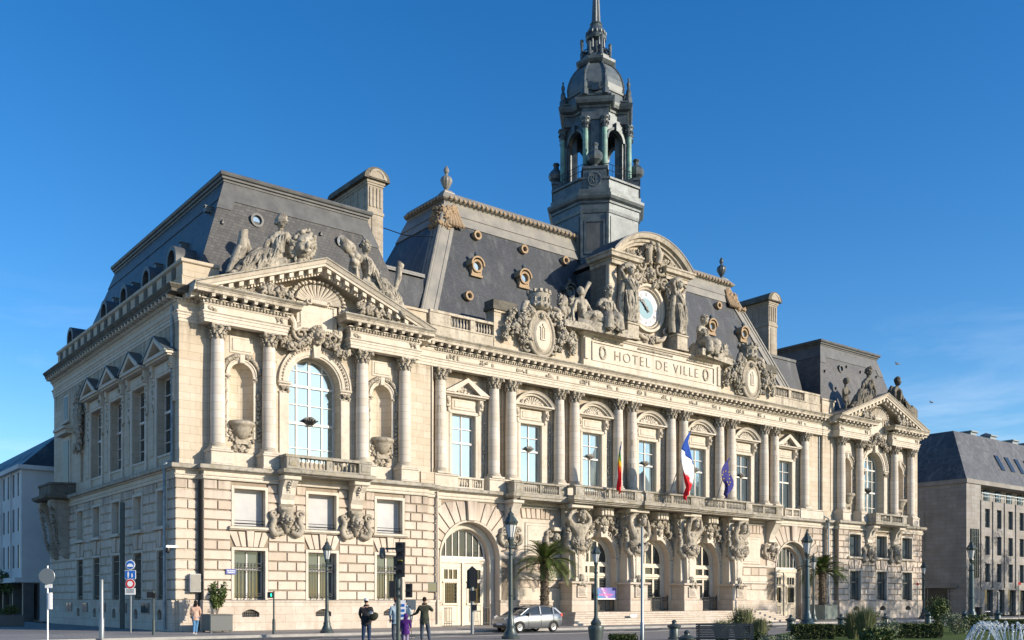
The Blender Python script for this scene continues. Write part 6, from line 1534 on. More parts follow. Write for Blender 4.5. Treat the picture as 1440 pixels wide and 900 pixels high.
def seated(side=1):                                   # reclining on its hip, legs stretched towards -x
    po = body(pel=(0,0,.25), lean=(.12,-.02), hd=(.03,-.03), elL=(-.22,-.05,.5), wrL=(-.2,-.22,.34), elR=(.42,-.05,.42), wrR=(.45,-.1,.16), knL=(-.42,-.12,.52), anL=(-.78,-.1,.14), knR=(-.45,-.18,.26), anR=(-.88,-.16,.08), toL=(-.92,-.12,.1), toR=(-1.03,-.17,.08))
    po['drape'] = [[(0,0,.26,.17),(-.25,-.1,.36,.15),(-.5,-.12,.34,.13),(-.85,-.12,.1,.11)], [(.2,0,.12,.14),(0,-.1,.08,.14),(-.5,-.14,.07,.12),(-.95,-.12,.05,.1)], [(.3,.1,.75,.08),(.38,.12,.45,.12),(.4,.1,.1,.16)]]
    po['folds'] = [((-.15,-.2,.42),(-.3,-.24,.04),10,.2), ((-.5,-.2,.38),(-.7,-.22,.04),8,.16), ((.12,-.12,.72),(.05,-.15,.34),7,.1)]
    return po
def statue(name, label, pose, s, loc, rz=0, flip=False, extra=None, group=None, amp=.03, mt='statue', shear=0):
    v, f = stone_figure(pose, s, loc, rz, flip, extra, amp, shear); m = MB(); m.v = [tuple(Vector(q)-Vector(loc)) for q in v]; m.f = f
    o = m.build(name, S[mt], None, True, 60); o.location = loc; tag(o, label, 'statue', group); return o
def lion(b):                                          # lion head at her side
    q = MB(); mask_head(q, .64, -.12, .40, .46, True, 3); q.blob((.64,.12,.42), (.3,.2,.36), 2, .05, ICO2)
    b.add(q.v, q.f)
statue('reclining_statue', 'stone woman reclining beside a lion head on the left pediment', seated(), 2.7, (5.2, -.95, 20.85), R(-4), False, shear=.36, extra= lambda b: (lion(b), b.tube([(-.9,.05,.15),(-.72,.0,.55),(-.68,-.05,.95)], [.1,.13,.1], 8), b.lathe(.15,-.04,[(.14,1.0),(.12,1.12),(.03,1.2)],10), b.tube([(-1.0,-.05,.1),(-.8,-.05,.62),(-.62,0,.72),(-.5,.05,.4)], .08, 7)))
def torch(b): b.tube([(-.55,-.1,.2),(-.72,-.12,.62),(-.82,-.1,1.05)], [.05,.07,.09], 7); b.blob((-.84,-.1,1.15), (.09,.09,.14), 3, .3); garl = MB(); garland(garl, [(-.3,-.2,.15),(-.9,-.2,-.1)], .1, 4, 9); b.add(garl.v, garl.f)
def fruit(b): torch(b); q = MB(); garland(q, [(.45,0,.35),(.55,0,.75),(.75,0,.7)], .11, 3, 8); b.add(q.v, q.f)
statue('reclining_statue', 'stone figure holding up a torch, on the right slope of the left pediment', seated(), 2.55, (11.6, -.95, 20.8), R(4), True, fruit, shear=.36)
def child(b):
    v, f = skin_mesh(body(pel=(0,0,.5), knL=(-.1,-.12,.3), anL=(-.1,-.05,.05), knR=(.1,-.12,.3), anR=(.1,-.05,.05), elL=(-.2,-.1,.72), elR=(.2,-.1,.72), wrL=(-.05,-.2,.7), wrR=(.05,-.2,.7))['n'], E0, 'pel', 2)
    b.add([Vector((v_.x*.75-1.05, v_.y*.75, v_.z*.75)) for v_ in v], f); b.blob((-1.05,-.02,.98), (.1,.11,.12), 2, .1, ICO2)
statue('reclining_statue', 'dark weathered seated figure with a standing child, left slope of the right pediment', seated(), 2.8, (66.4, -.95, 20.9), R(-4), False, child, shear=.36, mt='statue_d')
def anvil(b): b.box(-1.15,-.75,-.2,.2,.1,.55); b.tube([(-.55,-.1,.1),(-.95,-.1,.1),(-1.2,-.1,-.3)], .11, 7)
statue('reclining_statue', 'bowed stone figure beside a square block, right slope of the right pediment', seated(), 2.65, (72.4, -.95, 20.8), R(4), True, anvil, shear=.36, mt='statue_d')
def sit2(s=1, arm=True):
    po = body(pel=(0,0,.42), lean=(.03,-.03), hd=(.03,-.05), elL=(-.3,-.08,.72), wrL=(-.3,-.3,.62), elR=(.3,-.05,.68), wrR=(.34,-.22,.5), knL=(-.17,-.42,.42), anL=(-.2,-.38,.04), knR=(.18,-.4,.44), anR=(.2,-.36,.04), bulk=1.1)
    po['drape'] = [[(0,0,.42,.2),(-.15,-.35,.42,.14),(-.2,-.4,.05,.13)], [(0,0,.35,.2),(.17,-.35,.42,.14),(.2,-.4,.05,.13)], [(-.3,.1,.2,.2),(.3,.1,.2,.2)]]; po['folds'] = [((0,-.42,.42),(0,-.42,.03),12,.2), ((0,-.14,.85),(0,-.18,.5),6,.12)]; return po
def comp1(b):
    po = seated(); v, f = skin_mesh(po['n'], E0, 'pel', 2); b.add([Vector((-q.x*.95-.82, q.y-.1, q.z*.95+.05)) for q in v], f); [b.tube([(-q[0]*.95-.82, q[1]-.1, q[2]*.95+.05) for q in dd], [q[3] for q in dd], 8) for dd in po['drape']]; h = po['head']; b.blob((-h[0]*.95-.82, h[1]-.1, h[2]*.95+.05), (.1,.11,.13), 3, .1, ICO2)
    b.tube([(-.9,-.1,.8),(-.78,-.1,1.05),(-.62,-.1,1.3)], [.07,.05,.06], 7); b.box(-1.6,.7,-.35,.35,-.08,.12)
    q = MB(); foliage_relief(q, -1.6,-1.1,.1,.7,0,20,.14,3); b.add(q.v, q.f)
statue('seated_statue', 'pair of seated stone figures, one arm raised, on the attic left of the clock', sit2(), 2.75, (32.6, -.05, 21.95), R(-6), False, comp1)
def comp2(b): q = MB(); mask_head(q, .62, -.2, .35, .4, True, 3); foliage_relief(q, .4, 1.3, .0, .45, -.1, 30, .15, 3); garland(q, [(.5,-.1,.6),(1.3,-.1,.1)], .14, 2, 9); b.add(q.v, q.f); b.box(-.5,1.4,-.35,.35,-.08,.12)
statue('seated_statue', 'seated bearded stone figure looking aside, on the attic right of the clock', sit2(), 2.6, (43.6, -.05, 21.95), R(10), False, comp2)
# ================================================================ setting
def sheet(name, pts, z, mt, kind='structure', parent=None):
    me = bpy.data.meshes.new(name); me.from_pydata([(x,y,z) for x,y in pts], [], [list(range(len(pts)))]); me.materials.append(mt)
    o = bpy.data.objects.new(name, me); col.objects.link(o)
    if kind: o['kind'] = kind
    return o
def paving(name, a, b, bw, rh, rough=.8, mort=(.1,.1,.095)):
    m, nt, p = mat(name); L = nt.links; g = N(nt, 'ShaderNodeNewGeometry'); pos = g.outputs['Position']
    br = N(nt, 'ShaderNodeTexBrick'); L.new(pos, br.inputs['Vector']); br.inputs['Scale'].default_value = 1; br.inputs['Brick Width'].default_value = bw; br.inputs['Row Height'].default_value = rh
    br.inputs['Mortar Size'].default_value = .012; br.inputs['Color1'].default_value = (*a,1); br.inputs['Color2'].default_value = (*b,1); br.inputs['Mortar'].default_value = (*mort,1)
    n = noise(nt, pos, .8, 6, .65); c = mixc(nt, mth(nt,'MULTIPLY',ramp(nt, n.outputs[0], [(.4,(0,0,0)),(.7,(1,1,1))]).outputs[0],.5), br.outputs[0], tuple(x*.6 for x in a))
    L.new(c, p.inputs['Base Color']); p.inputs['Roughness'].default_value = rough; return m
S['pave'] = paving('pale_granite_paving', (.30,.275,.245), (.25,.23,.205), .9, .6)
S['pave2'] = paving('square_paving', (.24,.22,.20), (.20,.185,.17), .6, .4)
S['asph'] = simple('asphalt', (.075,.075,.078), .9, 0, (.055,.055,.058), .7, bump=.2)
S['kerb'] = simple('kerb_granite', (.36,.34,.31), .8, 0, (.28,.27,.25), 2)
S['mark'] = simple('road_paint', (.62,.62,.60), .7, 0, (.40,.40,.39), 4)
S['lawn'] = simple('lawn', (.06,.10,.022), .95, 0, (.09,.115,.035), 3, spec=.1, bump=.5)
S['soil'] = simple('garden_soil', (.07,.055,.04), .95, 0, (.10,.08,.06), 3)
g = sheet('ground', [(-900,-400),(1500,-400),(1500,1600),(-900,1600)], -.13, S['pave2'])
sheet('road', [(-60,-15.2),(300,-15.2),(300,-8.3),(-60,-8.3)], -.124, S['asph'])
def slab(name, x0, x1, y0, y1, z0, z1, mt):
    m = MB(); m.box(x0, x1, y0, y1, z0, z1); o = m.build(name, mt); o['kind'] = 'structure'; return o
slab('pavement', -14.0, 90, -7.98, 1.0, -.5, 0, S['pave']); slab('pavement', -14.0, -.5, 1.0, 120, -.5, .0, S['pave2'])
slab('kerb', -14.0, 90, -8.3, -8.0, -.5, .012, S['kerb']); slab('kerb', 2.0, 90, -15.5, -15.2, -.5, .0, S['kerb'])
slab('square', 2.0, 90, -34, -15.52, -.5, -.012, S['pave2'])
m = MB()
for i in range(16): x = 2+i*6; m.box(x, x+3, -11.8, -11.65, -.122, -.118)
for i in range(8): m.box(-8.5, -4.5, -15.0+i*.85, -14.55+i*.85, -.122, -.118)
m.box(4, 60, -9.3, -9.2, -.122, -.118)
o = m.build('road_marking', S['mark']); o['kind'] = 'structure'
# neighbouring buildings ------------------------------------------
def right_block():
    b = empty('stone_office_building', (91, 1.5, 0)); tag(b, 'pale stone office building with dark slate mansard, at the right edge beyond the side street', 'building')
    def T(mb): mb.M = Matrix.Translation((0,0,0)); return mb
    W, D = 42, 26
    rows = [(3.9,6.1),(7.1,9.3),(10.3,12.5)]; xs = [4.4+i*2.9 for i in range(13)]
    m = MB(); wallband(m, 3.4, W, 3.2, 6.6, 0, .5, [(x, x+1.15, a, c) for x in xs for a, c in rows[:1]]); wallband(m, 3.4, W, 6.6, 9.8, 0, .5, [(x, x+1.15, a, c) for x in xs for a, c in rows[1:2]]); wallband(m, 3.4, W, 9.8, 13.4, 0, .5, [(x, x+1.15, a, c) for x in xs for a, c in rows[2:]])
    m.box(0, 3.4, 0, D, 0, 15.2); m.box(3.4, W, 1.6, D, 13.4, 15.2); m.box(3.4, W, .6, D, 0, 13.4)
    m.box(-.15, 3.4, -.15, D, 15.2, 15.7); m.box(3.4, W, -.15, D, 15.2, 15.7); m.box(3.4, W, -.1, .6, 3.0, 3.2)
    for x in xs: m.box(x-1.15, x-.95, -.12, .1, 3.25, 13.4)
    for i in range(14): x = 3.4+i*2.9; m.box(x, x+.9, -.02, .5, 0, 3.0)
    for (a, c, z0, z1) in ((5, 12, 7.6, 12.2), (6, 9, 6, 7.6), (14, 20, 3.4, 4.2)): m.box(-.07, 0, a, c, z0, z1)
    w = m.build('wall', S['clad'], b)
    m = MB(); m.zprism([(0,.0),(W,.0),(W,D),(0,D)], 15.7, 21.9, [(3.2,3.2),(W,3.2),(W,D-3),(3.2,D-3)]); r = m.build('mansard_roof', S['roof_r'], b)
    for i in range(6):
        x = 10.5+i*2.6; z = 17.6; y = 3.2*(z-15.7)/6.2; m = MB(); m.add([(x,y-.1,z),(x+.9,y-.1,z),(x+.9,y+.85,z+1.9),(x,y+.85,z+1.9),(x,y+.5,z),(x+.9,y+.5,z),(x+.9,y+1.4,z+1.9),(x,y+1.4,z+1.9)], [(0,1,2,3),(7,6,5,4),(0,4,5,1),(1,5,6,2),(2,6,7,3),(3,7,4,0)]); m.build('roof_window', S['glass_d'], r)
    m = MB()
    for x in (9, 14, 20, 24): m.box(x, x+1.5, 4, 5.5, 21.9, 22.5); m.box(x-.2, x+1.7, 3.8, 5.7, 22.5, 22.65)
    m.lathe(17, 6, [(.5,21.9),(.5,23.1),(.7,23.2),(0,23.5)], 10); m.build('roof_vent', S['grey_m'], r)
    for x in xs:
        for a, c in rows:
            m = MB(); m.box(x, x+1.15, .3, .36, a, c); o = m.build('window', S['glass_d'], b)
            m = MB(); m.box(x, x+.07, .22, .3, a, c); m.box(x+1.08, x+1.15, .22, .3, a, c); m.box(x, x+.5, .2, .3, a+.55, a+.7); m.box(x, x+.5, .2, .3, c-.5, c-.35); m.build('window_frame', S['grey_m'], o)
    m = MB()
    for i in range(13): x = 4.3+i*2.9; m.box(x, x+2.0, .35, .42, .4, 3.0)
    o = m.build('shop_window', S['glass_d'], b)
    m = MB()
    for x in (7.6, 8.3): m.box(x, x+.1, .25, .34, 0, 2.9)
    m.box(7.6, 8.4, .25, .34, 2.8, 2.9); m.box(4.3, 6.3, .25, .36, .4, .5); m.build('door', S['whitep'], b)
    m = MB()
    for i in range(28): x = 3.6+i*1.4; m.box(x, x+.06, -.05, .02, 13.45, 14.3)
    m.box(3.5, W, -.06, .03, 14.25, 14.35); m.box(3.5, W, -.05, .0, 13.9, 13.95)
    m.build('railing', S['pale_m'], b)
    for x in xs: pass
    m = MB()
    for x in xs: m.box(x, x+1.3, 1.5, 1.61, 13.5, 15.0)
    m.build('attic_window', S['glass_d'], b)
    m = MB(); m.box(.9, 2.7, -.1, .02, 4.4, 10.0); m.build('window', S['glass_d'], b)
    m = MB()
    for k in range(5): m.box(.9+k*.42, .98+k*.42, -.16, -.1, 4.4, 10.0)
    for k in range(9): m.box(.9, 2.7, -.15, -.1, 4.5+k*.65, 4.58+k*.65)
    m.build('window_grille', S['iron'], b)
    m = MB(); m.box(-.1, -.02, 2, 20, 0, 3.2); m.build('shop_window', S['glass_d'], b)
    m = MB()
    for y in (2,4.5,7,9.5,12,15,18,20): m.box(-.16, -.1, y, y+.12, 0, 3.2)
    m.box(-.4, -.02, 1, 21, 3.2, 3.5); m.build('shop_front', S['clad'], b)
S['clad'] = stone('office_cladding', (.33,.32,.30), (.25,.24,.225), dirt=(.17,.15,.13), dirt_amt=.35, up_amt=.4, streak=.5)
S['roof_r'] = slate('flat_grey_slate', (.07,.07,.07), (.12,.12,.115), bw=.3, rh=.25, streakc=(.24,.235,.225), mort=.6)
S['pale_m'] = simple('pale_green_metal', (.45,.50,.48), .5)
right_block()
def left_block():
    b = empty('white_street_building', (-1.0, 33, 0)); tag(b, 'white painted building with rows of tall narrow windows, beyond the left side street', 'building')
    M = Matrix(((0,1,0,0),(-1,0,0,0),(0,0,1,0),(0,0,0,1)))
    def mb(): q = MB(); q.M = M; return q
    W = 60; xs = [-W+1.2+i*1.85 for i in range(32)]
    m = mb()
    for a, z0, z1 in ((4.4,3.6,7.0),(7.4,7.0,10.0),(10.3,10.0,12.4)): wallband(m, -W, 0, z0, z1, 0, .4, [(x, x+.75, a, a+1.9) for x in xs])
    m.box(-W, 0, .4, 12, 3.6, 12.4); m.box(-W, 0, 1.4, 12, 0, 3.6); m.box(-W, .3, -.35, 12.3, 12.4, 12.75)
    for x in xs[::2]: m.box(x-.35, x-.22, -.14, .05, 3.7, 12.4)
    m.box(-W, 0, -.5, 1.4, 3.2, 3.6)
    m.build('wall', S['white_w'], b)
    m = mb(); m.prism([(-W,0)]*0+[(-W,12.75),(.1,12.75),(.1,12.76)], 0, 1) if 0 else None
    m.add([(-W,0,12.76),(.1,0,12.76),(.1,12,12.76),(-W,12,12.76),(-W,3.4,15.9),(-1.5,3.4,15.9),(-1.5,9,15.9),(-W,9,15.9)], [(0,3,2,1),(4,5,6,7),(0,1,5,4),(1,2,6,5),(2,3,7,6),(3,0,4,7)]); r = m.build('roof', S['slate'], b)
    for i in range(8):
        m = mb(); x = -6-i*4.5; m.add([(x,1.0,13.75),(x+1.4,1.0,13.75),(x+1.4,1.9,14.6),(x,1.9,14.6)], [(0,1,2,3)]); q = m.build('roof_window', S['lead_l'], r)
    m = mb()
    for x in xs:
        for a in (4.4,7.4,10.3): m.box(x, x+.75, .07, .1, a, a+1.9)
    m.build('pane', S['glass_d'], b)
    m = mb(); m.box(-W, -.2, .9, 1.0, .1, 3.1); m.build('shop_window', S['glass_d'], b)
    m = mb()
    for i in range(16): m.box(-.3-i*3.7, .1-i*3.7, .1, .9, 0, 3.2)
    m.build('shop_pier', S['zinc_d'], b)
    m = mb(); m.box(-10, -6, -1.2, .0, 2.7, 3.1); m.box(-20, -14, -1.2, 0, 2.7, 3.1); m.build('awning', S['iron'], b)
    m = mb(); m.box(-4.5, -3.9, 4, 5, 15.9, 17.3); m.box(-38, -37.4, 4, 5, 15.9, 17.5); m.build('chimney', S['whitep'], r)
S['white_w'] = simple('white_render', (.60,.60,.59), .85, 0, (.50,.50,.49), .5)
left_block()
# ---- low planters etc. follow in the next part
# ================================================================ vegetation
S['palm'] = simple('palm_frond', (.055,.092,.018), .5, 0, (.10,.125,.03), 3, spec=.3)
S['palmt'] = simple('palm_trunk_bark', (.13,.10,.065), .95, 0, (.07,.055,.04), 6, bump=.8)
S['leaf'] = simple('shrub_leaf', (.05,.085,.022), .6, 0, (.09,.11,.03), 2, spec=.3)
S['hedge'] = simple('hedge_leaf', (.035,.06,.016), .7, 0, (.07,.085,.022), 2.5, spec=.25)
S['grass_l'] = simple('dry_shrub_leaf', (.15,.145,.07), .7, 0, (.09,.115,.045), 3, spec=.2)
S['silver'] = simple('silvery_leaf', (.20,.22,.15), .7, 0, (.12,.15,.08), 3, spec=.2)
S['bark'] = simple('plane_bark', (.20,.18,.14), .9, 0, (.12,.10,.08), 2, bump=.5)
def leaves(m, c, r, n, ls, seed=0, surf=False, flat=1.0):
    rn = random.Random(seed)
    for i in range(n):
        while True:
            p = Vector((rn.uniform(-1,1), rn.uniform(-1,1), rn.uniform(-1,1)))
            if p.length < 1 and (not surf or p.length > .55): break
        q = Vector((c[0]+p.x*r[0], c[1]+p.y*r[1], c[2]+p.z*r[2]))
        a = Vector((rn.gauss(0,1), rn.gauss(0,1), rn.gauss(0,1)*flat+.4)).normalized(); b = a.cross(Vector((rn.gauss(0,1), rn.gauss(0,1), rn.gauss(0,1)))).normalized()
        L = ls*rn.uniform(.7, 1.3); W = L*.38
        m.add([q-a*L*.5, q+b*W, q+a*L*.5, q-b*W], [(0,1,2,3)])
def palm(loc, H, sp, label):
    r = empty('palm_tree', loc); tag(r, label, 'palm tree', None); rn = random.Random(int(loc[0]))
    m = MB(); prof = []; n = 16
    for i in range(n+1): z = H*i/n; prof.append((.31-.05*i/n+(.03 if i % 2 else 0), z))
    m.lathe(0, 0, prof, 10)
    for i in range(120): a = rn.uniform(0, 2*PI); z = rn.uniform(.1, H); m.blob((math.cos(a)*.30, math.sin(a)*.30, z), (.08,.08,.06), i, .3)
    for i in range(40): a = rn.uniform(0, 2*PI); m.blob((math.cos(a)*.27, math.sin(a)*.27, H-.1+rn.uniform(-.3,.3)), (.12,.12,.16), i, .3)
    m.build('trunk', S['palmt'], r)
    m = MB(); nf = 74
    for k in range(nf):
        a = rn.uniform(0, 2*PI); el = rn.uniform(-.25, 1.4); L = sp*rn.uniform(.85, 1.1)*(1 if el < .9 else .8); d = Vector((math.cos(a), math.sin(a), 0)); s = Vector((-d.y, d.x, 0)); pts = []
        p = Vector((0,0,H)); ang = el
        for j in range(13):
            pts.append(p.copy()); p = p+(d*math.cos(ang)+Vector((0,0,math.sin(ang))))*L/12; ang -= .045+.013*j
        m.tube(pts, [.03*(1-j/14) for j in range(13)], 4)
        for j in range(1, 13):
            for q in (0, .5):
                if j == 12 and q: continue
                b0 = pts[j] if not q else (pts[j]+pts[j+1])*.5
                t = (pts[min(j+1,12)]-pts[j-1]).normalized(); u = s.cross(t).normalized(); ll = .40*math.sin(PI*(j+q)/13.5)**.6+.06
                for sg in (-1, 1):
                    tip = b0+(s*sg*.85+t*.55+u*(.25 if u.z > 0 else -.25)).normalized()*ll+Vector((0,0,-.02)); w = t*.036
                    m.add([b0-w, b0+w, tip], [(0,1,2)])
    m.build('crown', S['palm'], r)
palm((24.9, -2.0, 0), 4.35, 2.55, 'date palm in front of the wall between the left archway and the entrance doors')
palm((56.3, -3.0, .9), 3.35, 2.5, 'date palm in a square planter near the right archway')
def planter(loc, w, h, label, mt='cast'):
    m = MB(); m.cbox(-w/2, w/2, -w/2, w/2, .08, h, .02); m.box(-w/2-.03, w/2+.03, -w/2-.03, w/2+.03, h, h+.05)
    for sx in (-1, 1):
        for sy in (-1, 1): m.box(sx*(w/2-.08)-.05, sx*(w/2-.08)+.05, sy*(w/2-.08)-.05, sy*(w/2-.08)+.05, 0, .08)
    o = m.build('planter', S[mt], None); o.location = loc; tag(o, label, 'planter'); 
    m = MB(); m.box(-w/2+.05, w/2-.05, -w/2+.05, w/2-.05, h+.051, h+.07); m.build('soil', S['soil'], o); return o
S['planter_m'] = simple('pale_green_planter', (.22,.25,.21), .5, 0, (.17,.20,.17), 2)
planter((56.3, -3.0, 0), 1.9, 1.3, 'pale green square planter holding the right palm', 'planter_m')
S['dgrey'] = simple('dark_grey_planter', (.075,.085,.085), .5)
planter((1.15, -2.6, 0), 1.25, .92, 'dark grey square planter by the left corner of the town hall', 'dgrey')
r = empty('potted_shrub', (1.15, -2.6, .97)); tag(r, 'sparse upright leafy shrub growing in the dark grey planter', 'shrub')
m = MB(); rn = random.Random(3); lf = MB()
for i in range(9):
    a = rn.uniform(0, 2*PI); t = Vector((math.cos(a)*.45, math.sin(a)*.3, rn.uniform(.9, 1.85))); m.tube([(0,0,-.05), t*.5+Vector((0,0,.1)), t], [.03,.02,.008], 5)
    for j in range(6): q = t*(.45+.1*j); leaves(lf, (q.x, q.y, q.z), (.2,.2,.2), 26, .13, i*10+j)
m.build('stem', S['bark'], r); lf.build('crown', S['leaf'], r)
def bush(name, loc, r, n, ls, mt, label, cat, seed, grp=None, stems=0):
    o = empty(name, loc); tag(o, label, cat, grp); m = MB(); rn = random.Random(seed)
    if mt == 'grass_l':                               # loose tuft of long thin blades
        for k in range(900):
            a = rn.uniform(0, 2*PI); q = rn.uniform(0, .7); b0 = Vector((math.cos(a)*q*r[0]*.6, math.sin(a)*q*r[1]*.6, 0)); tp = Vector((math.cos(a)*r[0]*(q*.6+rn.uniform(.1,.6)), math.sin(a)*r[1]*(q*.6+rn.uniform(.1,.6)), r[2]*rn.uniform(.7,1.9))); md = b0.lerp(tp, .55)+Vector((0,0,.12)); w = Vector((-math.sin(a)+rn.uniform(-.5,.5), math.cos(a)+rn.uniform(-.5,.5), 0))*.011
            m.add([b0-w, b0+w, md+w, md-w, tp], [(0,1,2,3),(3,2,4)])
        for k in range(5): leaves(m, (rn.uniform(-.6,.6)*r[0], rn.uniform(-.6,.6)*r[1], r[2]*rn.uniform(.8,1.5)), (r[0]*.4, r[1]*.4, r[2]*.35), 90, .07, seed*10+k)
    for k in range(0 if mt == 'grass_l' else 7): leaves(m, (rn.uniform(-.5,.5)*r[0], rn.uniform(-.5,.5)*r[1], r[2]*rn.uniform(.4,1.1)), (r[0]*.55, r[1]*.55, r[2]*.55), n//7, ls, seed*10+k)
    m.build('crown', S[mt], o); m = MB()
    for k in range(10): a = rn.uniform(0, 2*PI); m.tube([(0,0,-.1),(math.cos(a)*r[0]*.5, math.sin(a)*r[1]*.5, r[2]*rn.uniform(.8,1.6))], [.02,.006], 4)
    m.build('stem', S['bark'], o); return o
def hedge(loc, L, w, h, rz, label, seed):
    o = empty('hedge', loc, rz); tag(o, label, 'hedge'); m = MB(); rn = random.Random(seed)
    n = int(L*w*h*900+L*(w+h)*500); n = min(n, 9000)
    for i in range(n):
        x, y, z = rn.uniform(-L/2, L/2), rn.uniform(-w/2, w/2), rn.uniform(.02, h); f = rn.random()
        if f < .45: z = h+rn.uniform(-.06,.05)
        elif f < .75: y = -w/2+rn.uniform(-.05,.06)
        elif f < .85: x = rn.choice((-L/2, L/2))+rn.uniform(-.05,.05)
        a = Vector((rn.gauss(0,1), rn.gauss(0,1), rn.gauss(0,1))).normalized(); b = a.cross(Vector((rn.gauss(0,1), rn.gauss(0,1), 1))).normalized(); q = Vector((x,y,z)); l = rn.uniform(.03,.06)
        m.add([q-a*l, q+b*l*.6, q+a*l, q-b*l*.6], [(0,1,2,3)])
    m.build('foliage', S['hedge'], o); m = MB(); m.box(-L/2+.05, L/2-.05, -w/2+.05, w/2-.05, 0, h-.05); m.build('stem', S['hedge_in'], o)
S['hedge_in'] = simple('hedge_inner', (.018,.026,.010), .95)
lawn = sheet('lawn', [(17,-26),(30,-19.6),(95,-19.6),(95,-60),(0,-60)], .0, S['lawn'])
# world position helper for garden pieces: (px, depth) measured on the ground
def gp(u, Z):                                         # u = lateral tangent, Z = depth from the viewpoint
    X = u*Z; return (-19.5+X*.78327+Z*.62168, -54.3-X*.62168+Z*.78327)
def at(px, Z): return gp((px-720)/1385., Z)
RZ = R(-38.4)
def place_hedge(px, Z, wpx, h, label, seed, w=.7):
    x, y = at(px, Z); hedge((x, y, 0), wpx*Z/1385., w, h, RZ, label, seed)
place_hedge(876, 36, 38, .44, 'small clipped box hedge block right of the vase-footed lamp', 1)
place_hedge(1142, 44, 58, .62, 'clipped dark hedge behind the bollard near the blue-green lamp', 2)
place_hedge(1178, 47, 56, .5, 'low clipped hedge strip left of the tall grasses', 3)
place_hedge(1285, 45, 74, .62, 'long dark clipped hedge in front of the right pavilion corner', 4)
place_hedge(1062, 36, 22, .5, 'small clipped hedge beside the dark bench', 5)
place_hedge(1415, 56, 60, .6, 'dark clipped hedge behind the fountain', 6)
for i, (px, Z, rx, rz_, mt, nm, lb) in enumerate((
    (1015, 38, .55, .55, 'grass_l', 'shrub', 'yellowish tufted shrub above the left half of the bench'),
    (1045, 40, .75, .85, 'grass_l', 'shrub', 'tall brownish airy shrub above the bench'),
    (1068, 37.5, .5, .6, 'grass_l', 'shrub', 'thin wispy shrub right of the bench'),
    (1080, 34, .7, .36, 'silver', 'shrub', 'pale silvery low shrub at the bottom edge right of the bench'),
    (1105, 35, .6, .32, 'silver', 'shrub', 'silvery shrub just left of the low bollard in the garden'),
    (1200, 44, .6, .72, 'grass_l', 'shrub', 'tall brown-green shrub left of the middle of the garden bed'),
    (1218, 42, .75, .85, 'grass_l', 'shrub', 'reddish-brown loose shrub below the right pavilion'),
    (1245, 40, .65, .72, 'silver', 'shrub', 'rounded pale green shrub left of the long dark hedge'),
    (1230, 38, .8, .5, 'leaf', 'shrub', 'low dark green shrub at the front of the garden bed'),
    (1318, 55, .8, 1.3, 'leaf', 'shrub', 'dark green loose bush against the office building corner'),
    (1345, 50, .8, .75, 'silver', 'shrub', 'grey-green rounded shrub left of the fountain'),
    (1372, 52, .9, .7, 'leaf', 'shrub', 'dark rounded shrub just behind the fountain'))):
    x, y = at(px, Z); bush(nm, (x, y, 0), (rx, rx*.8, rz_), 1500, .11 if mt != 'silver' else .08, mt, lb, 'shrub', i+1)
# tall wispy stems
def bare_tree(loc, H, seed, label):
    r = empty('plane_tree', loc); tag(r, label, 'tree', 'bare plane trees on the square'); m = MB(); rn = random.Random(seed)
    m.tube([(0,0,0),(.1,.05,H*.2),(0,.1,H*.35)], [.38,.3,.26], 10); tr = m.build('trunk', S['bark'], r); m = MB()
    def br(p, d, L, rad, lv):
        pts = [p]; q = p.copy(); dd = d.copy()
        for i in range(4): dd = (dd+Vector((rn.gauss(0,.16), rn.gauss(0,.16), rn.gauss(0,.1)+.06))).normalized(); q = q+dd*L/4; pts.append(q.copy())
        m.tube(pts, [rad*(1-.16*i) for i in range(5)], 5 if lv < 3 else 4)
        if lv < 5:
            for k in range(3):
                i = rn.randint(2, 4); nd = (dd+Vector((rn.gauss(0,.6), rn.gauss(0,.6), rn.gauss(0,.4)+.1))).normalized(); br(pts[i], nd, L*rn.uniform(.62,.82), rad*.58, lv+1)
    for k in range(5): a = 2*PI*k/5+rn.random(); br(Vector((0,.1,H*.33)), Vector((math.cos(a)*.7, math.sin(a)*.7, .9)).normalized(), H*.28, .16, 1)
    lf = MB(); [leaves(lf, (rn.uniform(-1,1)*H*.3, rn.uniform(-1,1)*H*.3, H*rn.uniform(.45,.95)), (1.3,1.3,1.1), 120, .26, seed*50+k) for k in range(38)]; cr = m.build('crown', S['bark'], r); lf.build('dry_leaf', S['grass_l'], cr); return r
for i, (x, y, h) in enumerate(((84.5, -29, 20), (91, -34, 20), (99, -26, 19), (107, -25, 19), (116, -28, 19), (78, -35, 18))):
    bare_tree((x, y, 0), h, i+3, 'leafless plane tree on the square beyond the right edge of the view')

# ================================================================ street lamps, bollards, poles
def lantern(m, g, z, s=1.0):
    m.lathe(0, 0, [(.05,z-.5*s),(.12*s,z-.45*s),(.06*s,z-.35*s),(.15*s,z-.08*s),(.13*s,z)], 8); g.lathe(0, 0, [(.13*s,z),(.24*s,z+.52*s)], 8)
    m.lathe(0, 0, [(.27*s,z+.5*s),(.29*s,z+.56*s),(.31*s,z+.62*s),(.2*s,z+.8*s),(.13*s,z+.88*s),(.14*s,z+.95*s),(.06*s,z+1.02*s),(.03*s,z+1.1*s),(.05*s,z+1.16*s),(0,z+1.25*s)], 8)
    for k in range(8): a = 2*PI*k/8; m.tube([(math.cos(a)*.135*s, math.sin(a)*.135*s, z), (math.cos(a)*.25*s, math.sin(a)*.25*s, z+.54*s)], .012*s, 4); m.blob((math.cos(a)*.29*s, math.sin(a)*.29*s, z+.62*s), .035*s, k, .1)
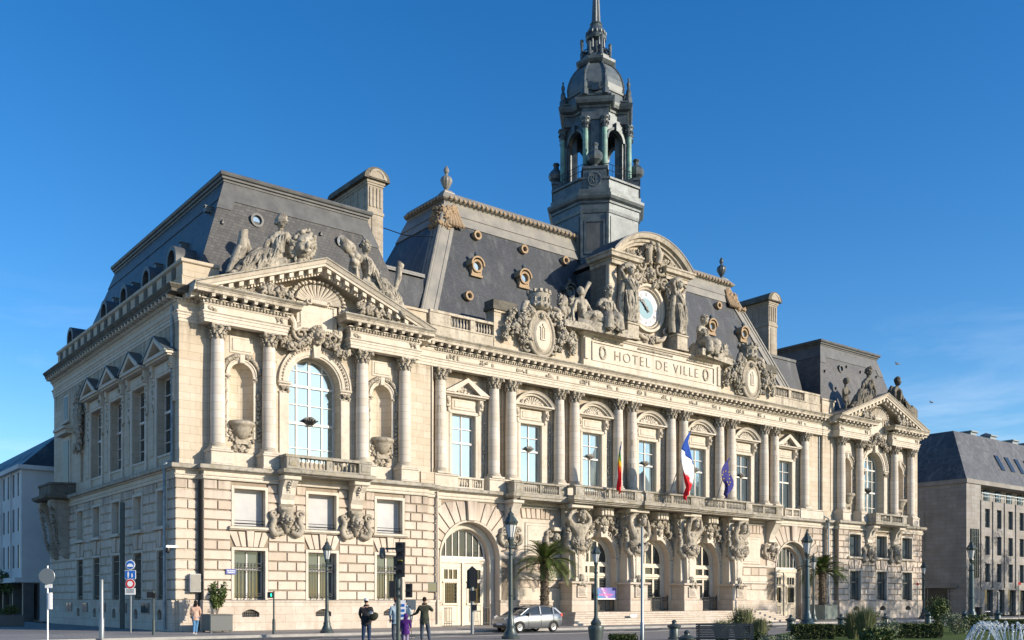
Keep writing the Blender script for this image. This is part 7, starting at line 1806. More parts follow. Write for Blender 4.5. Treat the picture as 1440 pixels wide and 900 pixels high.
def lamp(loc, H, label, s=1.0, mt='cast', thick=1.0, vase=False, collar=True):
    r = empty('street_lamp', loc); tag(r, label, 'street lamp', 'ornate cast iron street lamps'); t = thick
    zl = H-1.25*s
    m = MB()
    if vase: m.lathe(0, 0, [(.24,0),(.25,.2),(.3,.55),(.31,.7),(.3,.74),(.19,.77),(.21,.86),(.15,.95),(.1,1.02),(.085*t,1.12)], 16)
    else: m.lathe(0, 0, [(.36*t,0),(.37*t,.1),(.30*t,.16),(.28*t,.22),(.19*t,.42),(.2*t,.52),(.15*t,.6),(.14*t,.85),(.11*t,.95),(.1*t,1.1)], 16)
    b = m.build('lamp_base', S[mt], r, True)
    m = MB(); m.lathe(0, 0, [(.095*t,1.05),(.09*t,2.0),(.075*t,zl-.6*s),(.07*t,zl-.4*s)], 14)
    for z in (1.9, zl-.75*s): m.lathe(0, 0, [(.08*t,z),(.12*t,z+.03),(.08*t,z+.07)], 12)
    if collar: m.tube([(-.3*s,0,zl-.42*s),(.3*s,0,zl-.42*s)], .03*s, 5); [scroll(m, q*.2*s, zl-.3*s, 0, .12*s, 1.2, q, .022*s) for q in (-1, 1)]
    m.build('pole', S[mt], r, True)
    m, g = MB(), MB(); lantern(m, g, zl, s); o = m.build('lantern', S['cast'], r, True, 30); g.build('lantern_glass', S['lglass'], o)
    return r
lamp((5.33,-7.2,0), 5.05, 'grey-green street lamp in front of the left pavilion, between its first two people', .9)
x, y = at(718, 44.4); lamp((x, y, 0), 5.95, 'tall street lamp standing in front of the left palm and silver car', 1.1, thick=1.12)
x, y = at(838, 38); lamp((x, y, 0), 3.95, 'smaller lamp on a fat vase-shaped base, in front of the entrance steps', .6, vase=True, thick=.8, collar=False)
x, y = at(1135, 62); lamp((x, y, 0), 6.25, 'tallest blue-green lamp left of the right-hand palm', 1.2, 'castb', 1.9)
x, y = at(1144, 80); lamp((x, y, 0), 5.6, 'slimmer lamp just behind the right-hand blue-green lamp', 1.0, 'cast', 1.1)
x, y = at(1299, 94); lamp((x, y, 0), 5.6, 'dark lamp at the right corner of the town hall', 1.0, 'cast', 1.4)
x, y = at(1366, 72); lamp((x, y, 0), 6.3, 'thick blue-green lamp in front of the office building', 1.2, 'castb', 2.3)
def bollard(px, Z, h, label, mt='cast', w=.24):
    m = MB(); k = w/.24; m.lathe(0, 0, [(.28*k,0),(.28*k,.08),(.22*k,.12),(.21*k,h-.28),(.2*k,h-.26),(.3*k,h-.2),(.31*k,h-.13),(.2*k,h-.08),(.1*k,h-.04),(.09*k,h),(.12*k,h+.04),(.06*k,h+.12),(0,h+.13)], 16)
    o = m.build('bollard', S[mt], None, True, 50); x, y = at(px, Z); o.location = (x, y, -.01); tag(o, label, 'bollard', 'cast iron bollards round the garden')
bollard(948, 43.5, .75, 'grey-green bollard left of the dark bench'); bollard(966, 34, .58, 'dark low bollard directly beside the dark bench')
bollard(1112, 56, .8, 'bollard just left of the blue-green lamp'); bollard(1134, 31, .35, 'low bollard at the bottom edge under the blue-green lamp', w=.3)
bollard(1183, 60, .8, 'bollard below the planter palm'); bollard(1245, 63, .8, 'bollard in front of the right pavilion basement vents'); bollard(1305, 66, .95, 'bollard left of the office building entrance', 'castb')
bollard(1356, 68, .95, 'bollard close to the thick blue-green lamp', 'castb'); bollard(1403, 70, .95, 'bollard before the glass shop door', 'castb'); bollard(1352, 29, .2, 'low bollard cap at the bottom edge near the fountain', w=.26)
def pole(px, Z, H, r, mt, label, nm='pole', cat='pole'):
    m = MB(); m.lathe(0, 0, [(r*1.35,0),(r*1.35,.9),(r,.95),(r*.9,H-.02),(r*.9,H),(0,H+.02)], 12); o = m.build(nm, S[mt], None, True, 40); x, y = at(px, Z); o.location = (x, y, 0); tag(o, label, cat); return o
pole(903, 36, 4.4, .055, 'grey_m', 'thin plain grey mast in front of the entrance doors', 'flag_mast', 'mast')
pole(143, 44, 2.65, .085, 'grey_m', 'plain grey post with blunt top, left of the sign post')
m = MB(); m.box(-.12, .12, -.08, .08, 0, 7.7); x, y = at(172, 60); o = m.build('lighting_column', S['cast'], None); o.location = (x, y, 0); o.rotation_euler = (0,0,RZ); tag(o, 'tall square dark lighting column in front of the shaded side wall', 'lighting column')
# disc sign seen from behind
x, y = at(67, 42); r = empty('road_sign', (x, y, 0), RZ); tag(r, 'round road sign seen from behind on a pale post, far left', 'road sign')
m = MB(); m.lathe(0, 0, [(.035,-.1),(.035,3.2),(0,3.21)], 10); m.build('pole', S['whitep'], r, True)
m = MB(); m.arc(0, 2.75, -.05, [(0,0),(.33,0),(.345,.02),(.33,.04),(0,.04)], 0, 2*PI, 28); m.build('sign_disc', S['grey_m'], r); m = MB(); m.box(.06,.16,-.06,.1,1.35,2.05); m.box(-.1,.2,-.03,.0,2.25,2.42); m.build('sign_bracket', S['whitep'], r)
# pedestrian-zone signs
x, y = at(184, 52); r = empty('sign_post', (x, y, 0), RZ); tag(r, 'grey post carrying blue pedestrian and red no-entry signs by the side wall', 'sign post')
m = MB(); m.lathe(0, 0, [(.04,-.1),(.04,3.9),(0,3.91)], 10); m.build('pole', S['grey_m'], r, True)
def sgn(parts, z, shape, w, h, back):
    m = MB()
    if shape == 'disc': m.arc(0, z, -.06, [(0,0),(w,0),(w,.03),(0,.03)], 0, 2*PI, 26)
    else: m.box(-w, w, -.09, -.06, z-h, z+h)
    o = m.build('sign_panel', S[back], r)
    for mt, polys in parts:
        q = MB()
        for p in polys: q.prism(p, -.1, -.092)
        q.build('sign_symbol', S[mt], o)
rc = lambda a, b, c, d: [(a,c),(b,c),(b,d),(a,d)]; ds = lambda cx, cz, rr: [(cx+math.cos(2*PI*i/14)*rr, cz+math.sin(2*PI*i/14)*rr) for i in range(14)]
sgn([('blue', [ds(0,3.6,.22)])], 3.6, 'disc', .25, 0, 'whitep'); 
q = MB(); q.box(-.16,.16,-.112,-.104,3.5,3.6); q.box(-.1,.1,-.112,-.104,3.6,3.66); q.build('sign_symbol', S['whitep'], r)
sgn([('blue', [rc(-.27,.27,2.87,3.29)])], 3.08, 'sq', .29, .23, 'whitep'); q = MB()
for p in (ds(-.1,3.21,.035), rc(-.14,-.06,3.03,3.17), rc(-.13,-.105,2.92,3.03), rc(-.095,-.07,2.92,3.03), ds(.1,3.12,.03), rc(.07,.13,3.0,3.09), rc(.075,.125,2.93,3.0)): q.prism(p, -.112, -.104)
q.build('sign_symbol', S['whitep'], r)
sgn([('red', [[(math.cos(2*PI*i/22)*.24, 2.6+math.sin(2*PI*i/22)*.24) for i in range(22)]]), ], 2.6, 'disc', .26, 0, 'whitep'); q = MB(); q.prism(ds(0,2.6,.15), -.108, -.102); q.build('sign_symbol', S['whitep'], r)
sgn([('grey_m', [rc(-.2,.2,2.3-.06*k,2.33-.06*k) for k in range(4)])], 2.2, 'sq', .27, .17, 'whitep')
# signals
def sig_head(m, z, x=0, y=0, n=3, s=1.0):
    h = .32*n*s; m.box(x-.15*s, x+.15*s, y-.12*s, y+.12*s, z, z+h)
    for k in range(n): m.arc(x, z+h-.16*s-.32*s*k, y-.12*s, [(.1*s,.0),(.1*s,.16*s),(.12*s,.16*s),(.12*s,0)], -.2, PI+.2, 10)
x, y = at(560, 38.5); r = empty('traffic_light', (x, y, -.12), RZ); tag(r, 'black traffic light with dome camera, behind which people wait to cross', 'traffic light', None)
m = MB(); m.lathe(0, 0, [(.09,-.1),(.085,3.8),(0,3.82)], 10); m.box(-.02,.02,-.02,.02,3.7,4.05); m.box(-.5,.12,-.04,.04,3.82,3.9); m.build('pole', S['cast'], r, True)
m = MB(); sig_head(m, 2.75, .1, -.1, 3, 1.08); sig_head(m, 3.62-.1, .1, -.08, 1, 1.1) if 0 else None; m.box(-.08,.28,-.3,-.05,3.75,4.1); m.arc(.1, 3.95, -.3, [(.1,0),(.1,.12),(.12,.12),(.12,0)], -.2, PI+.2, 10); sig_head(m, 1.95, .42, .0, 2, .85); m.box(-.35,-.12,-.05,.2,1.95,2.6); m.build('signal_head', S['black'], r)
m = MB(); m.prism(rc(.02,.2,3.37,3.41), -.24, -.235); m.build('signal_lens', S['lens_r'], r)
m = MB(); m.lathe(-.62, 0, [(.0,3.45),(.1,3.5),(.13,3.62),(.11,3.75),(.1,3.9),(0,3.92)], 12); m.build('dome_camera', S['dgrey'], r, True)
m = MB(); m.box(.12,.32,-.28,-.26,.95+.15,1.85); o = m.build('sign_panel', S['whitep'], r)
m = MB(); [m.box(.16,.28,-.295,-.285,1.2+.2*k,1.3+.2*k) for k in range(3)]; m.build('sign_symbol', S['blue'], o)
x, y = at(664, 52); r = empty('traffic_light', (x, y, -.05), RZ); tag(r, 'traffic light seen from behind in front of the left archway', 'traffic light')
m = MB(); m.lathe(0, 0, [(.09,0),(.085,2.5),(.06,3.4),(0,3.42)], 10); m.build('pole', S['grey_m'], r, True)
m = MB(); m.add([(-.28,0,2.4),(.28,0,2.4),(.28,0,3.35),(0,0,3.6),(-.28,0,3.35),(-.28,.04,2.4),(.28,.04,2.4),(.28,.04,3.35),(0,.04,3.6),(-.28,.04,3.35)], [(0,1,2,3,4),(9,8,7,6,5),(0,5,6,1),(1,6,7,2),(2,7,8,3),(3,8,9,4),(4,9,5,0)]); m.box(-.14,.14,-.3,-.001,2.5,3.4); m.box(-.12,.22,-.2,.1,1.75,2.3); m.box(-.02,.25,-.2,.1,1.25,1.55); m.build('signal_head', S['black'], r)
for px, Z, lb, lit in ((216, 49, 'pedestrian signal on a short post beside the shaded side wall', False), (385, 50.2, 'pedestrian signal showing green on a slim post before the left pavilion', True)):
    x, y = at(px, Z); r = empty('pedestrian_signal', (x, y, 0), RZ); tag(r, lb, 'pedestrian signal')
    m = MB(); m.lathe(0, 0, [(.08,-.05),(.08,.75),(.045,.78),(.045,2.2),(0,2.21)], 10); m.build('pole', S['cast'], r, True)
    m = MB(); m.box(-.3,-.05,-.12,.12,1.85,2.15); m.box(-.02,.12,-.1,.05,1.85,2.1) if not lit else None; m.build('signal_head', S['black'], r)
    if lit: m = MB(); m.box(-.13,-.075,-.13,-.121,1.92,2.08); m.box(-.145,-.06,-.13,-.121,1.96,2.0); m.build('signal_lens', S['green_l'], r)
# silver hatchback --------------------------------------------------
def car():
    r = empty('parked_car', (17.3, -9.4, -.12), 0); tag(r, 'silver compact hatchback on the road before the town hall', 'car')
    L, W = 4.15, 1.76
    S['cpaint'] = simple('silver_car_paint', (.22,.235,.25), .28, .6, coat=1); S['cglass'] = glass('car_glass', (.06,.075,.085), .05, .3, 0); S['tyre'] = simple('tyre_rubber', (.02,.02,.02), .85); S['rim'] = simple('alloy_rim', (.4,.41,.42), .3, .8)
    # stations along x: nose at -L/2
    st = [(-2.07,.42,.66,.60),(-2.0,.30,.80,.78),(-1.75,.24,.90,.84),(-1.2,.22,1.0,.87),(-.75,.22,1.04,.88),(0,.22,1.06,.88),(1.0,.22,1.10,.88),(1.6,.26,1.12,.86),(1.95,.32,1.06,.82),(2.05,.45,.9,.76)]
    m = MB(); vs = []; k = 10
    for x, z0, z1, hw in st:
        zm = (z0+z1)/2
        vs += [(x,-hw*.92,z0),(x,-hw,z0+.12),(x,-hw*1.0,zm),(x,-hw*.985,z1-.08),(x,-hw*.90,z1),(x,hw*.90,z1),(x,hw*.985,z1-.08),(x,hw,zm),(x,hw,z0+.12),(x,hw*.92,z0)]
    fs = [(i*k+q, (i+1)*k+q, (i+1)*k+(q+1)%k, i*k+(q+1)%k) for i in range(len(st)-1) for q in range(k)]+[list(range(k))[::-1], list(range((len(st)-1)*k, len(st)*k))]
    m.add(vs, fs); bd = m.build('body', S['cpaint'], r, True, 45)
    m = MB(); ca = [(-1.25,.99,.80,1.0,.80),(-.45,1.42,.66,1.02,.84),(.1,1.54,.64,1.03,.85),(.9,1.53,.63,1.05,.85),(1.45,1.44,.62,1.07,.84),(1.93,1.06,.70,1.04,.78)]; vs = []
    for x, zt, ht, zb, hb in ca: vs += [(x,-hb,zb),(x,-(ht+.04),zt-.06),(x,-(ht-.06),zt),(x,ht-.06,zt),(x,ht+.04,zt-.06),(x,hb,zb)]
    fs = [(i*6+q, (i+1)*6+q, (i+1)*6+(q+1)%6, i*6+(q+1)%6) for i in range(5) for q in range(6)]+[(5,4,3,2,1,0),(30,31,32,33,34,35)]
    m.add(vs, fs); m.build('glasshouse', S['cglass'], bd, True, 40)
    m = MB(); n = 6
    def roofstrip(): 
        vs = []; 
        for x, zt, ht, zb, hb in [(-.52,1.395,.67,0,0)]+ca[2:5]+[(1.62,1.34,.66,0,0)]: vs += [(x,-(ht+.055),zt-.065),(x,-(ht-.05),zt+.012),(x,0,zt+.025),(x,ht-.05,zt+.012),(x,ht+.055,zt-.065)]
        return vs, [(i*5+q, i*5+q+1, (i+1)*5+q+1, (i+1)*5+q) for i in range(4) for q in range(4)]
    m.add(*roofstrip())
    for s in (-1, 1):
        for (x0, z0, y0, x1, z1, y1, w) in ((-1.2,1.0,.83,-.5,1.40,.70,.045),(.28,1.05,.865,.32,1.5,.70,.04),(1.28,1.06,.86,1.36,1.46,.68,.05),(1.9,1.06,.80,1.5,1.42,.66,.09)):
            m.add([(x0-w,s*y0,z0),(x0+w,s*y0,z0),(x1+w,s*(y1+.0),z1),(x1-w,s*(y1+.0),z1),(x0-w,s*(y0+.02),z0),(x0+w,s*(y0+.02),z0),(x1+w,s*(y1+.03),z1),(x1-w,s*(y1+.03),z1)], [(0,1,2,3),(7,6,5,4),(0,4,5,1),(1,5,6,2),(2,6,7,3),(3,7,4,0)])
    m.build('roof', S['cpaint'], bd, True)
    m = MB()
    for s in (-1, 1): m.tube([(-.3,s*.6,1.55),(.0,s*.6,1.6),(1.2,s*.58,1.58),(1.4,s*.56,1.5)], .02, 5)
    m.build('roof_rail', S['black'], bd)
    for x in (-1.28, 1.27):
        for s in (-1, 1):
            w = empty('wheel', (x, s*.80, .31)); w.parent = r
            m = MB(); m.M = Matrix.Rotation(PI/2, 4, 'X'); m.lathe(0, 0, [(.2,-.1),(.28,-.11),(.315,-.07),(.315,.07),(.28,.11),(.2,.1),(.2,-.1)], 24); m.build('tyre', S['tyre'], w, True)
            m = MB(); m.arc(0, 0, 0, [(.0,.02),(.07,.09),(.06,.06),(.19,.08),(.205,.1),(.205,-.1),(0,-.1)], 0, 2*PI, 20); [m.add([(math.cos(a-.14)*.05,-.105*s if 0 else -.1,math.sin(a-.14)*.05),(math.cos(a+.14)*.05,-.1,math.sin(a+.14)*.05),(math.cos(a+.05)*.2,-.095,math.sin(a+.05)*.2),(math.cos(a-.05)*.2,-.095,math.sin(a-.05)*.2)], [(0,1,2,3)]) for a in [2*PI*i/10 for i in range(10)]]; m.build('rim', S['rim'], w)
            m = MB(); m.arc(x, .31, 0, [(.33,0),(.37,0),(.37,.03),(.33,.03)], -.15, PI+.15, 18); m.M = None
            q = MB(); q.v = [(v[0], s*.885-(.02 if s > 0 else -.02)+ (v[1])*1.0*(1 if s < 0 else -1), v[2]) for v in m.v]; q.f = m.f; q.build('wheel_arch', S['tyre'], bd)
            m = MB(); m.box(x-.34, x+.34, min(s*.55, s*.875), max(s*.55, s*.875), .2, .56); m.build('wheel_well', S['tyre'], bd) if 0 else None
    m = MB()
    for s in (-1, 1):
        for x in (-.62, .32, 1.3): m.box(x-.008, x+.008, min(s*.878,s*.893), max(s*.878,s*.893), .32, 1.0)
        m.box(-.65, 1.3, min(s*.878,s*.892), max(s*.878,s*.892), .30, .315)
        for x in (.12, 1.05): m.box(x, x+.16, min(s*.88,s*.905), max(s*.88,s*.905), .86, .885)
    m.box(-2.09,-2.0,-.5,.5,.28,.42); m.box(-2.06,-2.0,-.42,.42,.55,.62); m.build('trim', S['black'], bd)
    for s in (-1, 1):
        m = MB(); m.add([(-2.03,s*.4,.70),(-1.98,s*.72,.70),(-1.55,s*.86,.88),(-1.6,s*.84,.97),(-1.95,s*.66,.88),(-2.03,s*.4,.80)], [(0,1,2,3,4,5)]); q = [(v[0]-.03, v[1]*1.03, v[2]+.01) for v in m.v]; n_ = 6; m.v += q; m.f += [list(range(11,5,-1))]+[(i,(i+1)%6,6+(i+1)%6,6+i) for i in range(6)]; m.build('headlight', S['lglass'], bd, True)
        m = MB(); m.add([(-.72,s*.88,1.0),(-.55,s*.88,.98),(-.55,s*1.02,1.0),(-.7,s*1.02,1.02),(-.72,s*.88,1.1),(-.55,s*.88,1.13),(-.56,s*1.02,1.14),(-.7,s*1.02,1.12)], [(0,1,2,3),(4,5,6,7),(0,1,5,4),(1,2,6,5),(2,3,7,6),(3,0,4,7)]); m.build('wing_mirror', S['black'], bd)
        m = MB(); m.box(1.9,2.04,min(s*.6,s*.82),max(s*.6,s*.82),.9,1.08); m.build('taillight', S['red'], bd)
    m = MB(); m.box(-2.11,-2.085,-.26,.26,.43,.53); m.build('number_plate', S['whitep'], bd)

car()
# ================================================================ people
S['skin'] = simple('skin', (.42,.25,.17), .6); S['skin_d'] = simple('tanned_skin', (.26,.15,.10), .6)
def cloth(n, c, v=None): S[n] = simple(n, c, .85, 0, v or tuple(x*.7 for x in c), 7, spec=.2, bump=.3)
cloth('pink_fabric', (.62,.40,.30)); cloth('blue_denim', (.10,.24,.42)); cloth('black_fabric', (.028,.028,.032)); cloth('navy_denim', (.022,.045,.095)); cloth('pale_blue_fabric', (.34,.46,.54)); cloth('purple_fabric', (.075,.018,.16))
cloth('olive_fabric', (.055,.062,.042)); cloth('slate_denim', (.06,.08,.11)); cloth('dark_hair', (.018,.012,.010)); cloth('olive_canvas', (.035,.04,.028)); cloth('rust_fabric', (.33,.09,.04)); cloth('white_fabric', (.6,.6,.6)); cloth('lilac_fabric', (.35,.28,.42)); cloth('navy_bag', (.03,.045,.09))
def dilate(d, keys, k):
    o = {}
    for n in keys:
        v = d[n]; r = v[3]; o[n] = (*v[:3], tuple(x+k for x in r) if isinstance(r, tuple) else r+k)
    return o
def person(px, Z, po, label, rz, s, jacket, trousers, hair, skin='skin', hood=False, cap=None, jl=.09):
    x, y = at(px, Z); d = po['n']
    vs, fs = skin_mesh(d, po['e'], 'pel', 2); b = MB(); b.add(vs, fs); hx, hy, hz = po['head']
    b.blob((hx,hy,hz), (.073,.092,.112), 1, .0, ICO3); b.blob((hx,hy-.095,hz-.012), (.013,.02,.022), 1, 0); b.blob((hx,hy-.078,hz-.055), (.026,.014,.009), 1, 0, ICO2); b.blob((hx,hy-.05,hz-.09), (.04,.035,.025), 1, 0, ICO2)
    for q in (-1, 1): b.blob((hx+q*.03,hy-.082,hz+.015), (.013,.01,.008), 1, 0); b.blob((hx+q*.075,hy+.005,hz-.005), (.012,.02,.03), 1, 0)
    for q, sd in (('L', -1), ('R', 1)): w = Vector(d['wr'+q][:3]); e = Vector(d['el'+q][:3]); hand_mesh(b, w, w-e, 1.0, .6, sd)
    zmin = min(v[2] for v in b.v)
    root = b.build('person', S[skin], None, True, 70); tag(root, label, 'person'); root.location = (x, y, .0); root.rotation_euler = (0,0,rz); root.scale = (s,s,s)
    up = ['pel','sp','ch','shL','elL','wrL','shR','elR','wrR']; n = dilate(d, up, .022); n['pel'] = (n['pel'][0], n['pel'][1], n['pel'][2]-jl*.4, (d['pel'][3][0]+.03, d['pel'][3][1]+.04)); n['nb'] = (d['nk'][0], d['nk'][1], d['nk'][2]-.04, .075)
    for q in 'LR': e, w = Vector(n['el'+q][:3]), Vector(n['wr'+q][:3]); w = e+(w-e)*.93; n['wr'+q] = (*w, .038)
    v, f = skin_mesh(n, [('pel','sp'),('sp','ch'),('ch','nb'),('ch','shL'),('shL','elL'),('elL','wrL'),('ch','shR'),('shR','elR'),('elR','wrR')], 'pel', 2)
    m = MB(); m.add(rough([Vector(q) for q in v], .012, 9, 2), f)
    pz = d['pel'][2]; tb = MB(); k_ = d['pel'][3][0]/.15; tb.tube([(0,0,pz+.30),(0,0,pz+.12),(0,0,pz-.02),(0,0,pz-.12-jl*.6)], [.14*k_,.168*k_,.185*k_,(.178+jl*.12)*k_], 16, True)
    m.add([(v_[0]+d['pel'][0], v_[1]*.78+d['pel'][1]+.005, v_[2]) for v_ in rough([Vector(q) for q in tb.v], .012, 7, 3)], tb.f)
    if hood: m.blob((hx, hy+.02, hz+.005), (.115,.125,.145), 2, .02, ICO3); m.tube([(hx-.1,hy+.05,hz-.14),(hx,hy+.11,hz-.15),(hx+.1,hy+.05,hz-.14)], .05, 7)
    else: m.tube([(hx-.085,hy-.02,hz-.15),(hx-.06,hy+.07,hz-.145),(hx+.06,hy+.07,hz-.145),(hx+.085,hy-.02,hz-.15)], .032, 6)
    m.build('jacket', S[jacket], root, True, 70)
    lo = ['pel','hiL','knL','anL','hiR','knR','anR']; n = dilate(d, lo, .018); n['pel'] = (*d['pel'][:2], d['pel'][2]-.04, (.125, .10)); n['anL'] = (*d['anL'][:3], .062); n['anR'] = (*d['anR'][:3], .062)
    v, f = skin_mesh(n, [('pel','hiL'),('hiL','knL'),('knL','anL'),('pel','hiR'),('hiR','knR'),('knR','anR')], 'pel', 2); m = MB(); m.add(rough([Vector(q) for q in v], .01, 9, 4), f); m.build('trousers', S[trousers], root, True, 70)
    for q in 'LR':
        a = Vector(d['an'+q][:3]); t = Vector(d['to'+q][:3]); m = MB(); dr = (t-a); dr.z = 0; dr.normalize()
        m.tube([a-dr*.06+Vector((0,0,-.04)), a+dr*.02+Vector((0,0,-.03)), a+dr*.1+Vector((0,0,-.045)), a+dr*.19+Vector((0,0,-.055))], [.042,.05,.046,.03], 8); m.build('shoe', S['white_fabric' if jacket == 'pink_fabric' else 'black_fabric'], root, True)
    if not hood:
        m = MB(); rn = random.Random(int(px)); long = hair == 'long'
        m.blob((hx, hy+.018, hz+.028), (.084,.098,.105), 2, .03, ICO2)
        if long: m.tube([(hx,hy+.06,hz+.03),(hx,hy+.095,hz-.1),(hx,hy+.1,hz-.22)], [.08,.085,.05], 8)
        m.build('hair', S['dark_hair'], root, True)
    if cap:
        m = MB(); m.lathe(hx, hy+.01, [(.098,hz+.035),(.1,hz+.07),(.085,hz+.12),(.04,hz+.15),(0,hz+.155)], 14); m.prism([(hx-.07,hz+.03),(hx+.07,hz+.03),(hx+.06,hz+.045),(hx-.06,hz+.045)], hy-.17, hy-.06); m.build('cap', S[cap], root, True)
    return root
AWAY = RZ+PI
# woman in pink, seen from behind, walking away to the left
person(275, 49.5, body(elL=(-.24,-.04,1.17), wrL=(-.2,-.2,1.0), elR=(.24,-.02,1.17), wrR=(.22,-.16,.97), knL=(-.06,-.08,.5), anL=(-.02,-.02,.09), knR=(.06,.04,.5), anR=(.09,.2,.12)), 'woman in a peach jacket and bright blue jeans walking past the dark planter', AWAY+.3, .97, 'pink_fabric', 'blue_denim', 'long')
p_ = person(515, 39.5, body(elL=(-.25,.0,1.17), wrL=(-.2,-.14,.97), elR=(.26,.0,1.17), wrR=(.2,-.1,.95), knL=(-.11,-.05,.5), anL=(-.12,.04,.09), knR=(.1,.0,.5), anR=(.13,.03,.09), bulk=1.12), 'person in a black hooded jacket and pale cap carrying a dark shoulder bag', AWAY, 1.0, 'black_fabric', 'navy_denim', 'short', cap='white_fabric')
m = MB(); m.blob((0,0,0), (.2,.12,.16), 4, .05, ICO3, .6); m.build('shoulder_bag', S['olive_canvas'], None, True); o = bpy.data.objects['shoulder_bag']; bx, by = at(525.5, 39.2); o.location = (bx, by, 1.08); o.rotation_euler = (0,0,RZ); tag(o, 'dark olive bag hanging at the hip of the person in black', 'bag')
m = MB(); m.tube([(-.38,-.02,.42),(-.24,-.12,.28),(-.1,-.1,.14)], .016, 5); m.build('strap', S['black_fabric'], o)
m = MB(); m.blob((-.1,-.08,.15), (.09,.07,.07), 4, .25, ICO2); m.build('scarf', S['white_fabric'], o, True)
person(557, 39.8, body(elL=(-.24,-.02,1.17), wrL=(-.24,-.1,.93), elR=(.24,-.02,1.17), wrR=(.2,-.14,.95), knL=(-.1,-.02,.5), anL=(-.1,.03,.09), knR=(.1,-.02,.5), anR=(.1,.03,.09)), 'person in pale blue jacket and rust cap behind the traffic light pole', AWAY+.4, 1.02, 'pale_blue_fabric', 'slate_denim', 'short', cap='rust_fabric')
person(569.5, 40.6, body(elL=(-.24,-.02,1.17), wrL=(-.22,-.1,.93), elR=(.24,-.02,1.17), wrR=(.2,-.14,.95), knL=(-.1,-.02,.5), anL=(-.1,.03,.09), knR=(.1,-.02,.5), anR=(.1,.03,.09)), 'dark-haired person in a light blue coat with a grey backpack, beside the rust cap', AWAY-.2, .98, 'pale_blue_fabric', 'slate_denim', 'short')
m = MB(); m.blob((0,0,0), (.17,.1,.24), 4, .04, ICO3); o = m.build('backpack', S['white_fabric'], None, True); bx, by = at(571, 40.3); o.location = (bx, by, 1.25); o.rotation_euler = (0,0,RZ); tag(o, 'light grey backpack on the back of the light blue coat', 'backpack')
m = MB(); m.tube([(-.12,.0,.2),(-.14,.16,.24),(-.14,.28,.1),(-.14,.22,-.1)], .018, 5); m.tube([(.12,.0,.2),(.14,.16,.24),(.14,.28,.1),(.14,.22,-.1)], .018, 5); m.build('strap', S['navy_bag'], o)
person(570.5, 37.6, body(elL=(-.26,.0,1.17), wrL=(-.3,-.04,.93), elR=(.26,.0,1.17), wrR=(.3,-.04,.93), knL=(-.09,-.02,.5), anL=(-.09,.03,.09), knR=(.09,-.02,.5), anR=(.09,.03,.09), bulk=1.15), 'child in a purple hooded padded coat beside the traffic light', AWAY, .68, 'purple_fabric', 'lilac_fabric', 'short', hood=True, jl=.3)
person(597, 40.0, body(elR=(.31,-.14,1.16), wrR=(.50,-.28,1.08), elL=(-.33,.06,1.24), wrL=(-.20,-.12,1.30), knL=(-.14,-.1,.5), anL=(-.2,-.02,.09), knR=(.1,-.02,.5), anR=(.1,.1,.1), bulk=1.02), 'man in olive jacket holding one arm out, right of the traffic light', AWAY+.0, 1.04, 'olive_fabric', 'slate_denim', 'short', 'skin_d')

# ================================================================ flags on slanting poles
def flag(x, z0, tip, label, bands, seed, fall, hoist=.42):
    r = empty('flag', (x, -2.1, z0)); tag(r, label, 'flag'); m = MB(); t = Vector(tip); m.tube([(0,0,0), t], [.035,.025], 8); m.blob(t, (.06,.06,.06), 1, 0); m.build('flag_pole', S['grey_m'], r, True)
    L, n, k = fall, 22, 12; rn = random.Random(seed); ph = rn.random()*6
    parts = {}
    for bi, (mt, u0, u1) in enumerate(bands):
        m = MB(); vs = []; top = t*1.0
        nn = 8
        for i in range(n+1):
            v = i/n
            for j in range(nn+1):
                u = u0+(u1-u0)*j/nn                    # u along the fly (hangs downward), v along the hoist (down the pole)
                a = t*(1-v*hoist)
                drop = u*L; gather = 1-.35*u
                px = a.x*(1-.1*u)+math.sin(u*5+v*9+ph)*.10*(.3+u)+fall_dx[seed]*u+(v-.5)*FW[seed]*math.sin(PI*min(1,u*1.08)); py = a.y*(1-.15*u)+math.cos(v*13+u*4+ph)*.12*(.25+u); pz = a.z-drop
                vs.append((px, py, pz))
        fs = [(i*(nn+1)+j, i*(nn+1)+j+1, (i+1)*(nn+1)+j+1, (i+1)*(nn+1)+j) for i in range(n) for j in range(nn)]
        m.add(vs, fs); o = m.build('flag_cloth', S[mt], r, True, 80)
        md = o.modifiers.new('t', 'SOLIDIFY'); md.thickness = .012
        if seed == 3:                                  # twelve gold stars
            q = MB()
            for i in range(12):
                a = 2*PI*i/12; uu, vv = .5+.2*math.cos(a), .5+.3*math.sin(a); A = t*(1-vv*hoist)
                cx, cy, cz = A.x*(1-.1*uu)+math.sin(uu*5+vv*9+ph)*.10*(.3+uu)+fall_dx[seed]*uu+(vv-.5)*FW[seed]*math.sin(PI*min(1,uu*1.08)), A.y*(1-.15*uu)+math.cos(vv*13+uu*4+ph)*.12*(.25+uu), A.z-uu*L
                pts = [(cx+math.cos(PI/2+PI*s_/5)*(.075 if s_ % 2 == 0 else .03), cz+math.sin(PI/2+PI*s_/5)*(.075 if s_ % 2 == 0 else .03)) for s_ in range(10)]
                q.prism(pts, cy-.035, cy-.02)
            q.build('star', S['f_yel'], o)
fall_dx = {1: .0, 2: .1, 3: .0}; FW = {1: .4, 2: 2.1, 3: 1.9}
for n_, c_ in dict(f_red=(.60,.02,.03), f_or=(.65,.16,.02), f_yel=(.65,.48,.03), f_grn=(.03,.22,.05), f_blu=(.02,.07,.34), f_pur=(.10,.03,.16), f_wht=(.75,.75,.75), f_navy=(.045,.045,.20)).items(): cloth(n_, c_, tuple(x*.85 for x in c_))
